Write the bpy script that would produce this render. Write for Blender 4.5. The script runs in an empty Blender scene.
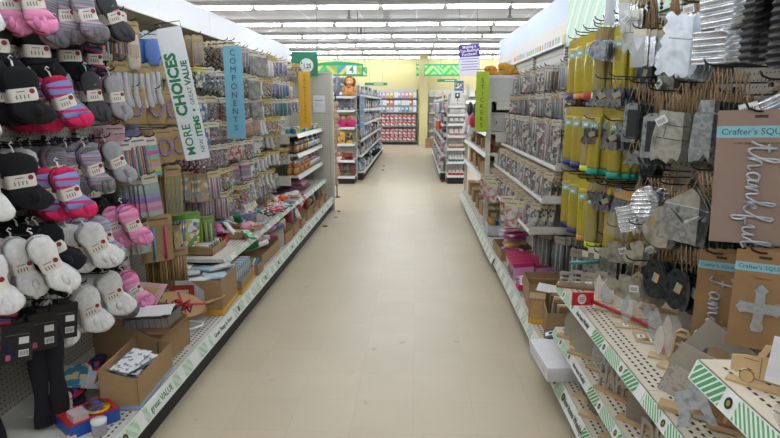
import bpy, math, random
import numpy as np
from mathutils import Vector, Matrix, Euler
SC = bpy.context.scene
COL = SC.collection
# ------------------------------------------------------------------ camera
F_PX, CAM_H = 563.0, 1.55
PITCH = math.atan((219-104)/F_PX)
YAW = math.atan((416-390)/F_PX*math.cos(PITCH))
FW = Vector((-math.sin(YAW)*math.cos(PITCH), math.cos(YAW)*math.cos(PITCH), -math.sin(PITCH)))
RT = Vector((math.cos(YAW), math.sin(YAW), 0))
UP = RT.cross(FW)
cd = bpy.data.cameras.new('camera'); cam = bpy.data.objects.new('camera', cd); COL.objects.link(cam)
cd.sensor_width = 36; cd.lens = F_PX/780*36; cd.clip_start = 0.05; cd.clip_end = 100
cam.matrix_world = Matrix(((RT.x, UP.x, -FW.x, 0), (RT.y, UP.y, -FW.y, 0), (RT.z, UP.z, -FW.z, CAM_H), (0, 0, 0, 1)))
SC.camera = cam
# ------------------------------------------------------------------ light and exposure
W = bpy.data.worlds.new('world'); SC.world = W; W.use_nodes = True
W.node_tree.nodes['Background'].inputs[0].default_value = (0.9, 0.95, 1, 1)
W.node_tree.nodes['Background'].inputs[1].default_value = 0.3
TUBE = 28.0
SC.view_settings.view_transform = 'Standard'; SC.view_settings.look = 'None'
SC.view_settings.exposure = 0.0; SC.view_settings.gamma = 1; SC.view_settings.use_curve_mapping = False
SC.cycles.transparent_max_bounces = 16
SC.cycles.max_bounces = 6; SC.cycles.diffuse_bounces = 2
# ------------------------------------------------------------------ helpers
R = math.radians
def at(px, py, X=None, Y=None, Z=None):
    d = FW + RT*((px-390)/F_PX) + UP*((219-py)/F_PX)
    if X is not None: t = X/d.x
    elif Y is not None: t = Y/d.y
    else: t = (Z-CAM_H)/d.z
    return Vector((d.x*t, d.y*t, CAM_H+d.z*t))
def lin(h):
    if isinstance(h, str):
        h = h.lstrip('#'); h = [int(h[i:i+2], 16)/255 for i in (0, 2, 4)]
    return tuple(c/12.92 if c <= .04045 else ((c+.055)/1.055)**2.4 for c in h)
_M = {}
def M(col, rough=.5, metal=0., bump=0., var=.06, vs=30., emit=0., alpha=None, bs=250.):
    """plain surface with a little procedural variation"""
    k = (col, rough, metal, bump, var, vs, emit, alpha, bs)
    if k in _M: return _M[k]
    m = bpy.data.materials.new('m'); m.use_nodes = True; nt = m.node_tree; b = nt.nodes['Principled BSDF']
    c = lin(col)
    b.inputs['Roughness'].default_value = rough; b.inputs['Metallic'].default_value = metal
    tc = nt.nodes.new('ShaderNodeTexCoord')
    if var > 0:
        n = nt.nodes.new('ShaderNodeTexNoise'); n.inputs['Scale'].default_value = vs; nt.links.new(tc.outputs['Object'], n.inputs['Vector'])
        mx = nt.nodes.new('ShaderNodeMix'); mx.data_type = 'RGBA'
        mx.inputs[6].default_value = (*[x*(1-var*2) for x in c], 1); mx.inputs[7].default_value = (*[min(1, x*(1+var*2)) for x in c], 1)
        nt.links.new(n.outputs[0], mx.inputs[0]); nt.links.new(mx.outputs[2], b.inputs['Base Color'])
    else: b.inputs['Base Color'].default_value = (*c, 1)
    if bump > 0:
        n2 = nt.nodes.new('ShaderNodeTexNoise'); n2.inputs['Scale'].default_value = bs; nt.links.new(tc.outputs['Object'], n2.inputs['Vector'])
        bp = nt.nodes.new('ShaderNodeBump'); bp.inputs['Strength'].default_value = bump; bp.inputs['Distance'].default_value = .003
        nt.links.new(n2.outputs[0], bp.inputs['Height']); nt.links.new(bp.outputs[0], b.inputs['Normal'])
    if emit:
        b.inputs['Emission Color'].default_value = (*c, 1); b.inputs['Emission Strength'].default_value = emit
    if alpha is not None: b.inputs['Alpha'].default_value = alpha
    _M[k] = m; return m
def PM(kind, cols, scale=20., rough=.5, metal=0., axis=(0, 1, 0), rot=0.):
    """pattern surface: kind stripe / print / mottle / dots / brick ; cols list of colours"""
    k = (kind, tuple(cols), scale, rough, metal, axis)
    if k in _M: return _M[k]
    m = bpy.data.materials.new('m'); m.use_nodes = True; nt = m.node_tree; N = nt.nodes; L = nt.links; b = N['Principled BSDF']
    b.inputs['Roughness'].default_value = rough; b.inputs['Metallic'].default_value = metal
    tc = N.new('ShaderNodeTexCoord'); src = tc.outputs['Object']
    rp = N.new('ShaderNodeValToRGB'); rp.color_ramp.interpolation = 'CONSTANT'
    el = rp.color_ramp.elements; n = len(cols)
    while len(el) < n: el.new(.5)
    for i, c in enumerate(cols): el[i].position = i/n; el[i].color = (*lin(c), 1)
    if kind == 'stripe':
        d = N.new('ShaderNodeVectorMath'); d.operation = 'DOT_PRODUCT'; d.inputs[1].default_value = [a*scale for a in axis]
        L.new(src, d.inputs[0]); fr = N.new('ShaderNodeMath'); fr.operation = 'FRACT'; L.new(d.outputs['Value'], fr.inputs[0]); L.new(fr.outputs[0], rp.inputs[0])
    elif kind in ('print', 'mottle'):
        if kind == 'print':
            v = N.new('ShaderNodeTexVoronoi'); v.inputs['Scale'].default_value = scale; v.distance = 'CHEBYCHEV'; L.new(src, v.inputs['Vector'])
            s = N.new('ShaderNodeSeparateColor'); L.new(v.outputs['Color'], s.inputs[0]); L.new(s.outputs[0], rp.inputs[0])
        else:
            v = N.new('ShaderNodeTexNoise'); v.inputs['Scale'].default_value = scale; v.inputs['Detail'].default_value = 4; L.new(src, v.inputs['Vector'])
            mr = N.new('ShaderNodeMapRange'); mr.inputs[1].default_value = .3; mr.inputs[2].default_value = .7
            rp.color_ramp.interpolation = 'LINEAR'
            for i in range(n): el[i].position = i/max(1, n-1)
            L.new(v.outputs[0], mr.inputs[0]); L.new(mr.outputs[0], rp.inputs[0])
    elif kind == 'dots':      # holes on a grid in the two axes other than `axis`
        mu = N.new('ShaderNodeVectorMath'); mu.operation = 'SCALE'; mu.inputs[3].default_value = scale; L.new(src, mu.inputs[0])
        fr = N.new('ShaderNodeVectorMath'); fr.operation = 'FRACTION'; L.new(mu.outputs[0], fr.inputs[0])
        sb = N.new('ShaderNodeVectorMath'); sb.operation = 'SUBTRACT'; sb.inputs[1].default_value = (.5, .5, .5); L.new(fr.outputs[0], sb.inputs[0])
        ml = N.new('ShaderNodeVectorMath'); ml.operation = 'MULTIPLY'; ml.inputs[1].default_value = [0 if a else 1 for a in axis]; L.new(sb.outputs[0], ml.inputs[0])
        ln = N.new('ShaderNodeVectorMath'); ln.operation = 'LENGTH'; L.new(ml.outputs[0], ln.inputs[0])
        gt = N.new('ShaderNodeMath'); gt.operation = 'LESS_THAN'; gt.inputs[1].default_value = .16; L.new(ln.outputs['Value'], gt.inputs[0])
        mr = N.new('ShaderNodeMath'); mr.operation = 'MULTIPLY'; mr.inputs[1].default_value = .99; L.new(gt.outputs[0], mr.inputs[0]); L.new(mr.outputs[0], rp.inputs[0])
    L.new(rp.outputs[0], b.inputs['Base Color'])
    _M[k] = m; return m
def FILM(tint='#ffffff', a=.16, rough=.12):
    k = ('film', tint, a, rough)
    if k in _M: return _M[k]
    m = bpy.data.materials.new('clear_film'); m.use_nodes = True; nt = m.node_tree; b = nt.nodes['Principled BSDF']
    b.inputs['Base Color'].default_value = (*lin(tint), 1); b.inputs['Roughness'].default_value = rough; b.inputs['Alpha'].default_value = a
    b.inputs['Specular IOR Level'].default_value = .9
    _M[k] = m; return m
class MB:
    def __init__(s): s.v = []; s.f = []; s.m = []; s.sm = []; s.mats = []
    def _mi(s, m):
        if m not in s.mats: s.mats.append(m)
        return s.mats.index(m)
    def add(s, vs, fs, mat, smooth=False, T=None):
        o = len(s.v)
        if T is not None: vs = [T @ Vector(v) for v in vs]
        s.v += [tuple(v) for v in vs]; i = s._mi(mat)
        for f in fs: s.f.append([o+q for q in f]); s.m.append(i); s.sm.append(smooth)
        return s
    def box(s, c, d, mat, rot=None, T=None):
        x, y, z = [q/2 for q in d]
        vs = [Vector(p) for p in ((-x,-y,-z),(x,-y,-z),(x,y,-z),(-x,y,-z),(-x,-y,z),(x,-y,z),(x,y,z),(-x,y,z))]
        if rot is not None:
            E = Euler(rot).to_matrix(); vs = [E @ v for v in vs]
        vs = [v+Vector(c) for v in vs]
        return s.add(vs, [(0,3,2,1),(4,5,6,7),(0,1,5,4),(1,2,6,5),(2,3,7,6),(3,0,4,7)], mat, False, T)
    def prism(s, pts, t, mat, T=None, smooth=False):
        """outline pts in (y,z), thickness t along x, centred"""
        n = len(pts); vs = [(-t/2, p[0], p[1]) for p in pts]+[(t/2, p[0], p[1]) for p in pts]
        fs = [tuple(range(n-1, -1, -1)), tuple(range(n, 2*n))]+[(i, (i+1) % n, n+(i+1) % n, n+i) for i in range(n)]
        return s.add(vs, fs, mat, smooth, T)
    def loft(s, rings, mat, n=10, cap=True, T=None, smooth=True):
        """rings: (centre, a_vec, b_vec)"""
        vs = []; fs = []
        for c, a, b in rings:
            c = Vector(c); a = Vector(a); b = Vector(b)
            for i in range(n):
                th = 2*math.pi*i/n; vs.append(c+a*math.cos(th)+b*math.sin(th))
        k = len(rings)
        for r in range(k-1):
            for i in range(n): fs.append((r*n+i, r*n+(i+1) % n, (r+1)*n+(i+1) % n, (r+1)*n+i))
        if cap: fs.append(tuple(range(n-1, -1, -1))); fs.append(tuple(range((k-1)*n, k*n)))
        return s.add(vs, fs, mat, smooth, T)
    def tube(s, path, r, mat, n=6, T=None):
        P = [Vector(p) for p in path]; rings = []
        for i, p in enumerate(P):
            d = (P[min(i+1, len(P)-1)]-P[max(i-1, 0)]).normalized()
            u = d.orthogonal().normalized() if i == 0 else (u-d*u.dot(d)).normalized()
            rr = r[i] if isinstance(r, (list, tuple)) else r
            rings.append((p, u*rr, d.cross(u)*rr))
        return s.loft(rings, mat, n, True, T)
    def lathe(s, prof, c, mat, n=12, T=None):
        return s.loft([((c[0], c[1], c[2]+z), (r, 0, 0), (0, r, 0)) for r, z in prof], mat, n, True, T)
    def ball(s, c, r, mat, n=8, T=None):
        rx, ry, rz = r if isinstance(r, (list, tuple)) else (r, r, r); k = max(4, n//2+1)
        return s.loft([((c[0], c[1], c[2]+rz*math.cos(math.pi*(i+.15)/(k+.3-1))), (rx*math.sin(math.pi*(i+.15)/(k+.3-1)), 0, 0), (0, ry*math.sin(math.pi*(i+.15)/(k+.3-1)), 0)) for i in range(k)][::-1], mat, n, True, T)
    def mesh(s, name):
        me = bpy.data.meshes.new(name); me.from_pydata(s.v, [], s.f)
        for m in s.mats: me.materials.append(m)
        me.polygons.foreach_set('material_index', s.m); me.polygons.foreach_set('use_smooth', s.sm)
        me.update(); return me
def put(name, me, parent=None, loc=None, rot=None, label=None):
    if isinstance(me, MB): me = me.mesh(name)
    o = bpy.data.objects.new(name, me); COL.objects.link(o)
    if parent is not None: o.parent = parent
    if loc is not None: o.location = loc
    if rot is not None: o.rotation_euler = rot
    if label: o['label'] = label
    return o
def tag(o, label, cat, group=None, kind=None):
    o['label'] = label; o['category'] = cat
    if group: o['group'] = group
    if kind: o['kind'] = kind
    return o
def thing(name, label, cat, loc=(0, 0, 0), rot=(0, 0, 0), group=None):
    o = bpy.data.objects.new(name, None); COL.objects.link(o); o.empty_display_size = .05
    o.location = loc; o.rotation_euler = rot
    return tag(o, label, cat, group)
def struct(name, mb, parent=None):
    o = put(name, mb, parent)
    if parent is None: o['kind'] = 'structure'
    return o
def merged(spec):
    """one mesh from a spec's parts (for small copies)"""
    name, parts = spec[0], spec[1]
    if len(spec) > 2 and spec[2].get('m'): return spec[2]['m']
    me = bpy.data.meshes.new(name); v = []; f = []; mi = []; sm = []; mats = []
    def rec(ps):
        for p in ps:
            o = len(v); q = p[1]
            v.extend([tuple(x.co) for x in q.vertices]); mp = []
            for m in q.materials:
                if m not in mats: mats.append(m)
                mp.append(mats.index(m))
            for pl in q.polygons: f.append([o+i for i in pl.vertices]); mi.append(mp[pl.material_index]); sm.append(pl.use_smooth)
            if len(p) > 2: rec(p[2])
    rec([p for p in parts if p[0] not in ('clear_bag', 'kraft_tag', 'price_tag')])
    me.from_pydata(v, [], f)
    for m in mats: me.materials.append(m)
    me.polygons.foreach_set('material_index', mi); me.polygons.foreach_set('use_smooth', sm); me.update()
    if len(spec) > 2: spec[2]['m'] = me
    return me
def spec(name, *parts):
    """parts: (part_name, MB [, subparts])"""
    def conv(ps): return [(p[0], p[1].mesh(p[0]) if isinstance(p[1], MB) else p[1])+((conv(p[2]),) if len(p) > 2 else ()) for p in ps]
    return (name, conv(parts), {})
def inst(sp, loc, rot=(0, 0, 0), label='', cat='item', group=None, simple=False, scale=None):
    if simple or len(sp[1]) == 1 and len(sp[1][0]) == 2:
        o = put(sp[0], merged(sp) if len(sp[1]) > 1 or len(sp[1][0]) > 2 else sp[1][0][1], None, loc, rot)
        tag(o, label, cat, group)
    else:
        o = thing(sp[0], label, cat, loc, rot, group)
        for p in sp[1]:
            c = put(p[0], p[1], o)
            for q in (p[2] if len(p) > 2 else []): put(q[0], q[1], c)
    if scale: o.scale = (scale,)*3 if isinstance(scale, (int, float)) else scale
    return o
_T = {}
def text(name, body, size, loc, rot, mat, parent=None, ext=.0006, sx=1., bold=0.):
    k = (body, size, mat.name, ext, bold)
    if k not in _T:
        c = bpy.data.curves.new(name, 'FONT'); c.body = body; c.size = size; c.extrude = ext; c.align_x = 'CENTER'; c.align_y = 'CENTER'
        c.offset = bold; c.resolution_u = 2
        tmp = bpy.data.objects.new('tmp', c); me = bpy.data.meshes.new_from_object(tmp)
        me.materials.clear(); me.materials.append(mat); _T[k] = me
        bpy.data.objects.remove(tmp); bpy.data.curves.remove(c)
    o = put(name, _T[k], parent, loc, rot); o.scale = (sx, 1, 1)
    return o
ORD = ['first', 'second', 'third', 'fourth', 'fifth', 'sixth', 'seventh', 'eighth', 'ninth', 'tenth', 'eleventh', 'twelfth', 'thirteenth', 'fourteenth', 'fifteenth', 'sixteenth', 'seventeenth', 'eighteenth', 'nineteenth', 'twentieth', 'twenty-first', 'twenty-second']
KRAFT = '#a98a63'; KRAFT2 = '#8f7250'
WHITE = M('#e9e9e6', .5); CREAM = M('#d9d5c6', .45); BLACK = M('#15151a', .6); STEEL = M('#2a2a2e', .35, .6)
kraft = M('#a4855f', .85, bump=.15); kraft_d = M('#86694a', .85)
PEG = PM('dots', ['#aea99b', '#3a3732'], 39.37, .5, 0., (1, 0, 0))
# ------------------------------------------------------------------ room
XL, XR, YB, YF, HC = -9.0, 9.0, -6.0, 23.2, 3.40
def floor_mat():
    m = bpy.data.materials.new('vinyl_floor'); m.use_nodes = True; N = m.node_tree.nodes; L = m.node_tree.links; b = N['Principled BSDF']
    tc = N.new('ShaderNodeTexCoord')
    br = N.new('ShaderNodeTexBrick'); br.offset = 0; br.inputs['Scale'].default_value = 1; br.inputs['Brick Width'].default_value = .305; br.inputs['Row Height'].default_value = .305
    br.inputs['Mortar Size'].default_value = .0012; br.inputs['Mortar Smooth'].default_value = .1
    br.inputs['Color1'].default_value = (*lin('#c0b297'), 1); br.inputs['Color2'].default_value = (*lin('#c5b79d'), 1); br.inputs['Mortar'].default_value = (*lin('#b6a88d'), 1)
    L.new(tc.outputs['Object'], br.inputs['Vector'])
    n1 = N.new('ShaderNodeTexNoise'); n1.inputs['Scale'].default_value = 1.3; n1.inputs['Detail'].default_value = 6; n1.inputs['Roughness'].default_value = .65; L.new(tc.outputs['Object'], n1.inputs['Vector'])
    mr = N.new('ShaderNodeMapRange'); mr.inputs[1].default_value = .35; mr.inputs[2].default_value = .7; mr.inputs[3].default_value = .93; mr.inputs[4].default_value = 1.04; L.new(n1.outputs[0], mr.inputs[0])
    mx = N.new('ShaderNodeMix'); mx.data_type = 'RGBA'; mx.blend_type = 'MULTIPLY'; mx.inputs[0].default_value = 1
    L.new(br.outputs[0], mx.inputs[6]); L.new(mr.outputs[0], mx.inputs[7])
    n2 = N.new('ShaderNodeTexNoise'); n2.inputs['Scale'].default_value = 9; n2.inputs['Detail'].default_value = 5; L.new(tc.outputs['Object'], n2.inputs['Vector'])
    r2 = N.new('ShaderNodeMapRange'); r2.inputs[1].default_value = .67; r2.inputs[2].default_value = .75; r2.inputs[4].default_value = .35; L.new(n2.outputs[0], r2.inputs[0])
    m2 = N.new('ShaderNodeMix'); m2.data_type = 'RGBA'; L.new(r2.outputs[0], m2.inputs[0]); L.new(mx.outputs[2], m2.inputs[6]); m2.inputs[7].default_value = (*lin('#5c5248'), 1)
    L.new(m2.outputs[2], b.inputs['Base Color'])
    rr = N.new('ShaderNodeMapRange'); rr.inputs[3].default_value = .28; rr.inputs[4].default_value = .45; L.new(n1.outputs[0], rr.inputs[0]); L.new(rr.outputs[0], b.inputs['Roughness'])
    b.inputs['Specular IOR Level'].default_value = .4
    return m
def ceil_mat():
    m = bpy.data.materials.new('ceiling_tile'); m.use_nodes = True; N = m.node_tree.nodes; L = m.node_tree.links; b = N['Principled BSDF']
    tc = N.new('ShaderNodeTexCoord'); br = N.new('ShaderNodeTexBrick'); br.offset = 0; br.inputs['Scale'].default_value = 1
    br.inputs['Brick Width'].default_value = 1.19; br.inputs['Row Height'].default_value = .575; br.inputs['Mortar Size'].default_value = .014; br.inputs['Mortar Smooth'].default_value = 0
    br.inputs['Color1'].default_value = (*lin('#b4b6ba'), 1); br.inputs['Color2'].default_value = (*lin('#bcbec2'), 1); br.inputs['Mortar'].default_value = (*lin('#dcdcdc'), 1)
    L.new(tc.outputs['Object'], br.inputs['Vector']); L.new(br.outputs[0], b.inputs['Base Color']); b.inputs['Roughness'].default_value = .6
    return m
W_, D_ = XR-XL, YF-YB; cx, cy = (XL+XR)/2, (YB+YF)/2
struct('floor', MB().box((cx, cy, -.05), (W_+.4, D_+.4, .1), floor_mat()))
struct('ceiling', MB().box((cx, cy, HC+.05), (W_+.4, D_+.4, .1), ceil_mat()))
yel = M('#d6cb96', .8, var=.02); wht = M('#d8d8d4', .8, var=.02)
struct('wall_far', MB().box((cx, YF+.1, HC/2), (W_+.4, .2, HC), yel))
struct('wall_near', MB().box((cx, YB-.1, HC/2), (W_+.4, .2, HC), wht))
struct('wall_left', MB().box((XL-.1, cy, HC/2), (.2, D_, HC), wht))
struct('wall_right', MB().box((XR+.1, cy, HC/2), (.2, D_, HC), wht))
tr = struct('trim_1', MB().box((.28, YF-.55, HC/2), (.34, 1.0, HC), yel)); 
# fluorescent fixtures, every 2.3 m along the store
lamp = M('#f3f8ff', .5, var=0, emit=TUBE); hous = M('#a3a2a0', .5)
lsp = spec('ceiling_light', ('housing', MB().box((0, 0, .065), (1.17, .20, .07), hous)),
           ('tube_diffuser', MB().loft([((x, 0, .0), (0, .045, 0), (0, 0, .026)) for x in (-.545, .545)], lamp, 8)))
for r in range(-6, 6):
    Y = 10.94+2.3*r
    if Y > YF-.3: continue
    for k in range(-6, 7):
        x = -1.26+1.19*k - (0.0 if r % 2 else 0)
        rown = ORD[r] if r >= 0 else ''
        lb = ('fluorescent ceiling light in the %s bright row from the top of the picture' % rown) if r >= 0 else 'fluorescent ceiling light above the near end of the aisle'
        o = inst(lsp, (x, Y, HC-.10), label=lb, cat='ceiling light', group='ceiling lights row %s' % (rown or 'overhead'))
for i, (x, y) in enumerate([(178+385, 15), (590-23, 33), (402, 15)]):
    pass
for px, py in ((349, 16), (361, 33), (510, 15), (491, 31)):
    p = at(px, py, Z=HC-.12)
    inst(spec('ceiling_sprinkler', ('pipe', MB().tube([(0, 0, 0), (0, 0, .12)], .02, M('#6a6663'))), ('head', MB().lathe([(.02, -.05), (.05, -.03), (.05, -.02), (.02, 0)], (0, 0, 0), M('#6a6663')))), p,
         label='small dark sprinkler head between the ceiling light rows, %s' % {349: 'nearest the white header panel', 361: 'second from the left', 510: 'nearest the tall blue header', 491: 'beyond the one by the blue header'}[px], cat='sprinkler')
# ------------------------------------------------------------------ gondola bays
strip_w = M('#e4e6e0', .4, var=.02); strip_g = PM('stripe', ['#4f9a62', '#dfe8dc', '#4f9a62'], 42., .45, 0., (0, 1, 1))
strip_g2 = PM('stripe', ['#5fa571', '#e0e9dc'], 55., .45, 0., (0, -1, 1)); pale_g = PM('stripe', ['#b2cab2', '#cddaca'], 18., .45, 0., (0, 1, 1))
deckL = M('#cfccc2', .4); deckR = M('#d8cdb8', .45)
dark = M('#2c2a28', .7); logo_k = M('#1f2420', .5); logo_y = M('#9a8740', .5); ink_g = M('#1f6b45', .5, var=0); ink_d = M('#2b3330', .5, var=0)
def strip(parent, sg, y0, y1, xf, zt, style, h=.045, lean=.018, words=None):
    """price strip on a shelf front: sg=+1 faces +X (left run), -1 faces -X"""
    mb = MB(); X0 = xf; X1 = xf+sg*lean
    def quad(ya, yb, m, off=0., za=0., zb=1.):
        pa = lambda u: (X0+(X1-X0)*u+sg*off, zt-h*u)
        (xa, z_a), (xb, z_b) = pa(1-zb), pa(1-za)
        mb.add([(xa, ya, z_a), (xa, yb, z_a), (xb, yb, z_b), (xb, ya, z_b)], [(0, 1, 2, 3)], m)
    # body
    mb.add([(X0, y0, zt), (X0, y1, zt), (X1, y1, zt-h), (X1, y0, zt-h), (X0-sg*.004, y0, zt), (X0-sg*.004, y1, zt), (X1-sg*.004, y1, zt-h-.002), (X1-sg*.004, y0, zt-h-.002)],
           [(0, 1, 2, 3), (7, 6, 5, 4), (0, 4, 5, 1), (2, 6, 7, 3), (1, 5, 6, 2), (0, 3, 7, 4)], strip_w)
    y = y0+.01; pat = {'new': [('h', .12), ('l', .05), ('h', .12), ('l', .05), ('t', .29), ('g', .12), ('l', .05), ('h', .14), ('l', .05), ('g', .12), ('l', .05)],
                       'ng': [('g', .14), ('l', .06), ('h', .15), ('l', .06), ('g', .14)],
                       'old': [('p', .10), ('w', .05), ('p', .10), ('l', .04), ('p', .09), ('w', .06)],
                       'far': [('p', .12), ('w', .10)], 'plain': [('w', .5)]}[style]
    i = 0; T = []; rev = (sg < 0)
    y = y1-.01 if rev else y0+.01
    while (y > y0+.06) if rev else (y < y1-.06):
        k, w = pat[i % len(pat)]; i += 1
        a, b = (max(y0, y-w), y) if rev else (y, min(y1, y+w))
        if k in 'gh': quad(a, b, strip_g if k == 'g' else strip_g2, .0012, .06, .94)
        elif k == 'p': quad(a, b, pale_g, .0012, .1, .9)
        elif k == 'l':
            c = (a+b)/2; r = h*.27; n = 12; d = Vector((X1-X0, 0, -h)).normalized()
            for rr, mm, of in ((r, logo_k, .0014), (r*.5, logo_y, .0018)):
                ctr = Vector(((X0+X1)/2+sg*of, c, zt-h/2))
                mb.add([ctr+d*rr*math.cos(t*2*math.pi/n)+Vector((0, rr*math.sin(t*2*math.pi/n), 0)) for t in range(n)], [tuple(range(n))], mm)
        elif k == 't': T.append((a+b)/2)
        y = a if rev else b
    s = put('price_strip', mb, parent)
    al = math.atan2(lean, h)
    for yc in T:
        text('lettering', 'New Items Weekly!', h*.6, ((X0+X1)/2+sg*.003, yc, zt-h/2), (R(90)-al, 0, R(90)*sg), ink_d, s, sx=.84)
    for yc, body, sz, mt in (words or []):
        put('paper_label', MB().box(((X0+X1)/2+sg*.002, yc, zt-h/2), (.002, len(body)*sz*.56, h*.86), strip_w, (0, al*-1, 0)), s)
        text('lettering', body, sz, ((X0+X1)/2+sg*.0045, yc, zt-h/2), (R(90)-al, 0, R(90)*sg), mt, s)
    return s
def perf(mb, xa, xb, y0, y1, z, rows=3, step=.03, w=.009, l=.016):
    """rows of slots punched near the front edge of a deck"""
    for r in range(rows):
        x = xa+(xb-xa)*(r+.5)/rows; n = int((y1-y0-.04)/step)
        for i in range(n):
            y = y0+.03+i*step+(step/2 if r % 2 else 0)
            mb.add([(x-w/2, y-l/2, z), (x+w/2, y-l/2, z), (x+w/2, y+l/2, z), (x-w/2, y+l/2, z)], [(0, 1, 2, 3)], dark)
def bay(sg, xb, xf, y0, y1, zb, label, group, header=None, shelves=(), style='old', words=None, zback=2.07, back=None, deck=None, hlabel=None):
    t = thing('shelving_bay', label, 'shelving', (0, 0, 0), (0, 0, 0), group)
    L = y1-y0; yc = (y0+y1)/2
    put('back_panel', MB().box((xb-sg*.012, yc, (zback+.1)/2), (.02, L-.004, zback-.1), back or PEG), t)
    put('upright', MB().box((xb+sg*.012, y0+.013, zback/2), (.024, .024, zback), PM('stripe', ['#bdb9ac', '#bdb9ac', '#38352f'], 40., .5, 0., (0, 0, 1))), t)
    k = put('kick_plate', MB().box(((xb+xf)/2-sg*.02, yc, (zb-.06)/2), (abs(xf-xb)-.0, L-.002, zb-.07), BLACK), t)
    d = MB().box(((xb+xf)/2, yc, zb-.012), (abs(xf-xb), L-.002, .024), deck or deckL); perf(d, xf-sg*.02, xf-sg*.10, y0, y1, zb+.0008, 3)
    ds = put('base_shelf', d, t)
    strip(ds, sg, y0, y1-.002, xf, zb, style, .075, .028, words)
    for (xs, zs, st) in shelves:
        ya, yb = y0, y1
        d = MB().box(((xb+xs)/2, yc, zs-.012), (abs(xs-xb), L-.004, .024), deck or deckL); perf(d, xs-sg*.02, xs-sg*.10, ya, yb, zs+.0008, 3)
        d.prism([(0, 0), (0, -.09), (.01, -.09), (.01, 0)], abs(xs-xb)*.8, deck or deckL, Matrix.Translation(((xb*.6+xs*.4), ya+.004, zs-.024)))
        s = put('shelf', d, t); strip(s, sg, ya, yb-.004, xs, zs, st, .045, .018)
    if header: put('header_panel', header(y0, y1), t, label=hlabel)
    return t
# left run: back X=-1.8, front X=-1.22
hdr_white = M('#e6e9ee', .55, var=.01)
def hdrL(y0, y1): return MB().box((-1.80, (y0+y1)/2, 2.205), (.016, y1-y0-.003, .26), hdr_white).box((-1.70, (y0+y1)/2, 2.068), (.2, y1-y0-.003, .006), M('#cfc7b2', .5))
LB = [.65, 1.80, 2.90, 4.05, 5.05, 6.45, 8.18]
nm = ['beyond the left picture edge', 'holding the hanging socks', 'behind the MORE CHOICES sign', 'behind the COMPONENTS sign', 'just before the paint bottle shelves', 'holding paint bottles, ending at the tall end panel']
for i in range(6):
    y0, y1 = LB[i], LB[i+1]
    sh = [] if i < 2 else ([(-1.32, .50, 'far')] if i < 5 else [(-1.32, .48, 'far'), (-1.36, .73, 'plain'), (-1.36, .98, 'plain'), (-1.36, 1.21, 'plain')])
    if i == 2: sh = []
    wd = [(2.42, 'great VALUE', .044, ink_g), (3.30, 'Great Things In Store', .036, ink_d)]
    bay(1, -1.8, -1.22, y0, y1, .21, 'beige left aisle shelving bay '+nm[i], None, hdrL, sh, 'old', [w for w in wd if y0 < w[0] < y1],
        hlabel='smooth white header panel', back=None if i < 5 else M('#c3beb0', .5))
# upper shelf of bay 3 starts part-way: its near edge at Y=3.7
t = thing('display_shelf', 'long cream shelf above the base deck, holding kraft box of booklets and blue tray', 'shelf', (0, 0, 0))
d = MB().box((-1.56, 3.87, .488), (.48, .36, .024), deckL)
s = put('deck', d, t); strip(s, 1, 3.70, 4.045, -1.32, .50, 'far', .045, .018)
# end panel closing the left run, seen face on
t = thing('end_panel', 'tall beige perforated end panel closing the left run past the paints', 'panel', (0, 0, 0))
put('board', MB().box((-1.51, 8.205, .99), (.60, .03, 1.98), PM('dots', ['#bfbbae', '#8d897d'], 30., .5, 0., (0, 1, 0))), t)
put('edge_trim', MB().box((-1.2, 8.20, .99), (.03, .05, 1.98), M('#cfccbf', .4)).box((-1.51, 8.2, 1.985), (.64, .05, .02), M('#cfccbf', .4)), t)
p = at(319, 104, Y=8.17)
n = MB().box((0, 0, 0), (.17, .004, .24), M('#dcdde0', .5)); n.box((0, -.003, .05), (.12, .001, .012), M('#8a8d92')).box((0, -.003, .0), (.12, .001, .006), M('#9a9da2')).box((0, -.003, -.03), (.10, .001, .006), M('#9a9da2'))
tag(put('paper_notice', n, None, p), 'white printed paper notice fixed to the beige end panel', 'notice')
# ------------------------------------------------------------------ right run: back X=1.3, front X=.76
def hdrR_green(y0, y1):
    m = PM('stripe', ['#b4d6be', '#c4e0ca', '#e6efdc', '#bcdcc4', '#c9e4cf'], 4.2, .55, 0., (0, 1, .9))
    return MB().box((1.292, (y0+y1)/2, 2.28), (.02, y1-y0-.003, .5), m)
def hdrR_blue(y0, y1):
    mb = MB().box((1.30, (y0+y1)/2, 2.38), (.02, y1-y0-.003, .24), M('#c4d2e6', .55, var=.03)).box((1.30, (y0+y1)/2, 2.165), (.02, y1-y0-.003, .19), PM('mottle', ['#cfd3d8', '#d8cfbe'], 5., .55))
    mb.box((1.275, (y0+y1)/2, 2.062), (.05, y1-y0-.003, .02), M('#d8dadc', .5))
    rnd = random.Random(int(y0*100)); y = y0+.05
    while y < y1-.08:      # printed beach huts / letters along the foot of the header
        mb.box((1.2885, y+.03, 2.10+rnd.random()*.01), (.003, .045+.02*rnd.random(), .07+.02*rnd.random()), M(rnd.choice(['#c98f5a', '#b9b04c', '#8fb27a', '#c77a74', '#8fa9c9', '#d8c9a8', '#c7a3b4']), .6)); y += .11
    return mb
slat_back = PM('stripe', ['#aaa79d', '#aaa79d', '#aaa79d', '#8c897f'], 13., .5, 0., (0, 0, 1))
RB = [(.55, 1.75, hdrR_green), (1.75, 2.93, hdrR_green), (2.93, 3.95, hdrR_green), (3.95, 5.1, hdrR_green), (5.1, 6.45, hdrR_blue), (6.45, 7.9, hdrR_blue), (7.9, 9.2, hdrR_blue)]
rn = ['beyond the right picture edge', 'holding the galvanized craft blanks', 'holding the yellow wrapped rolls', 'with sticker racks next to the yellow rolls', 'with sticker packs in the middle', 'with stacked kraft cartons and STICKERS sign', 'farthest along, with kraft cartons']
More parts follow.
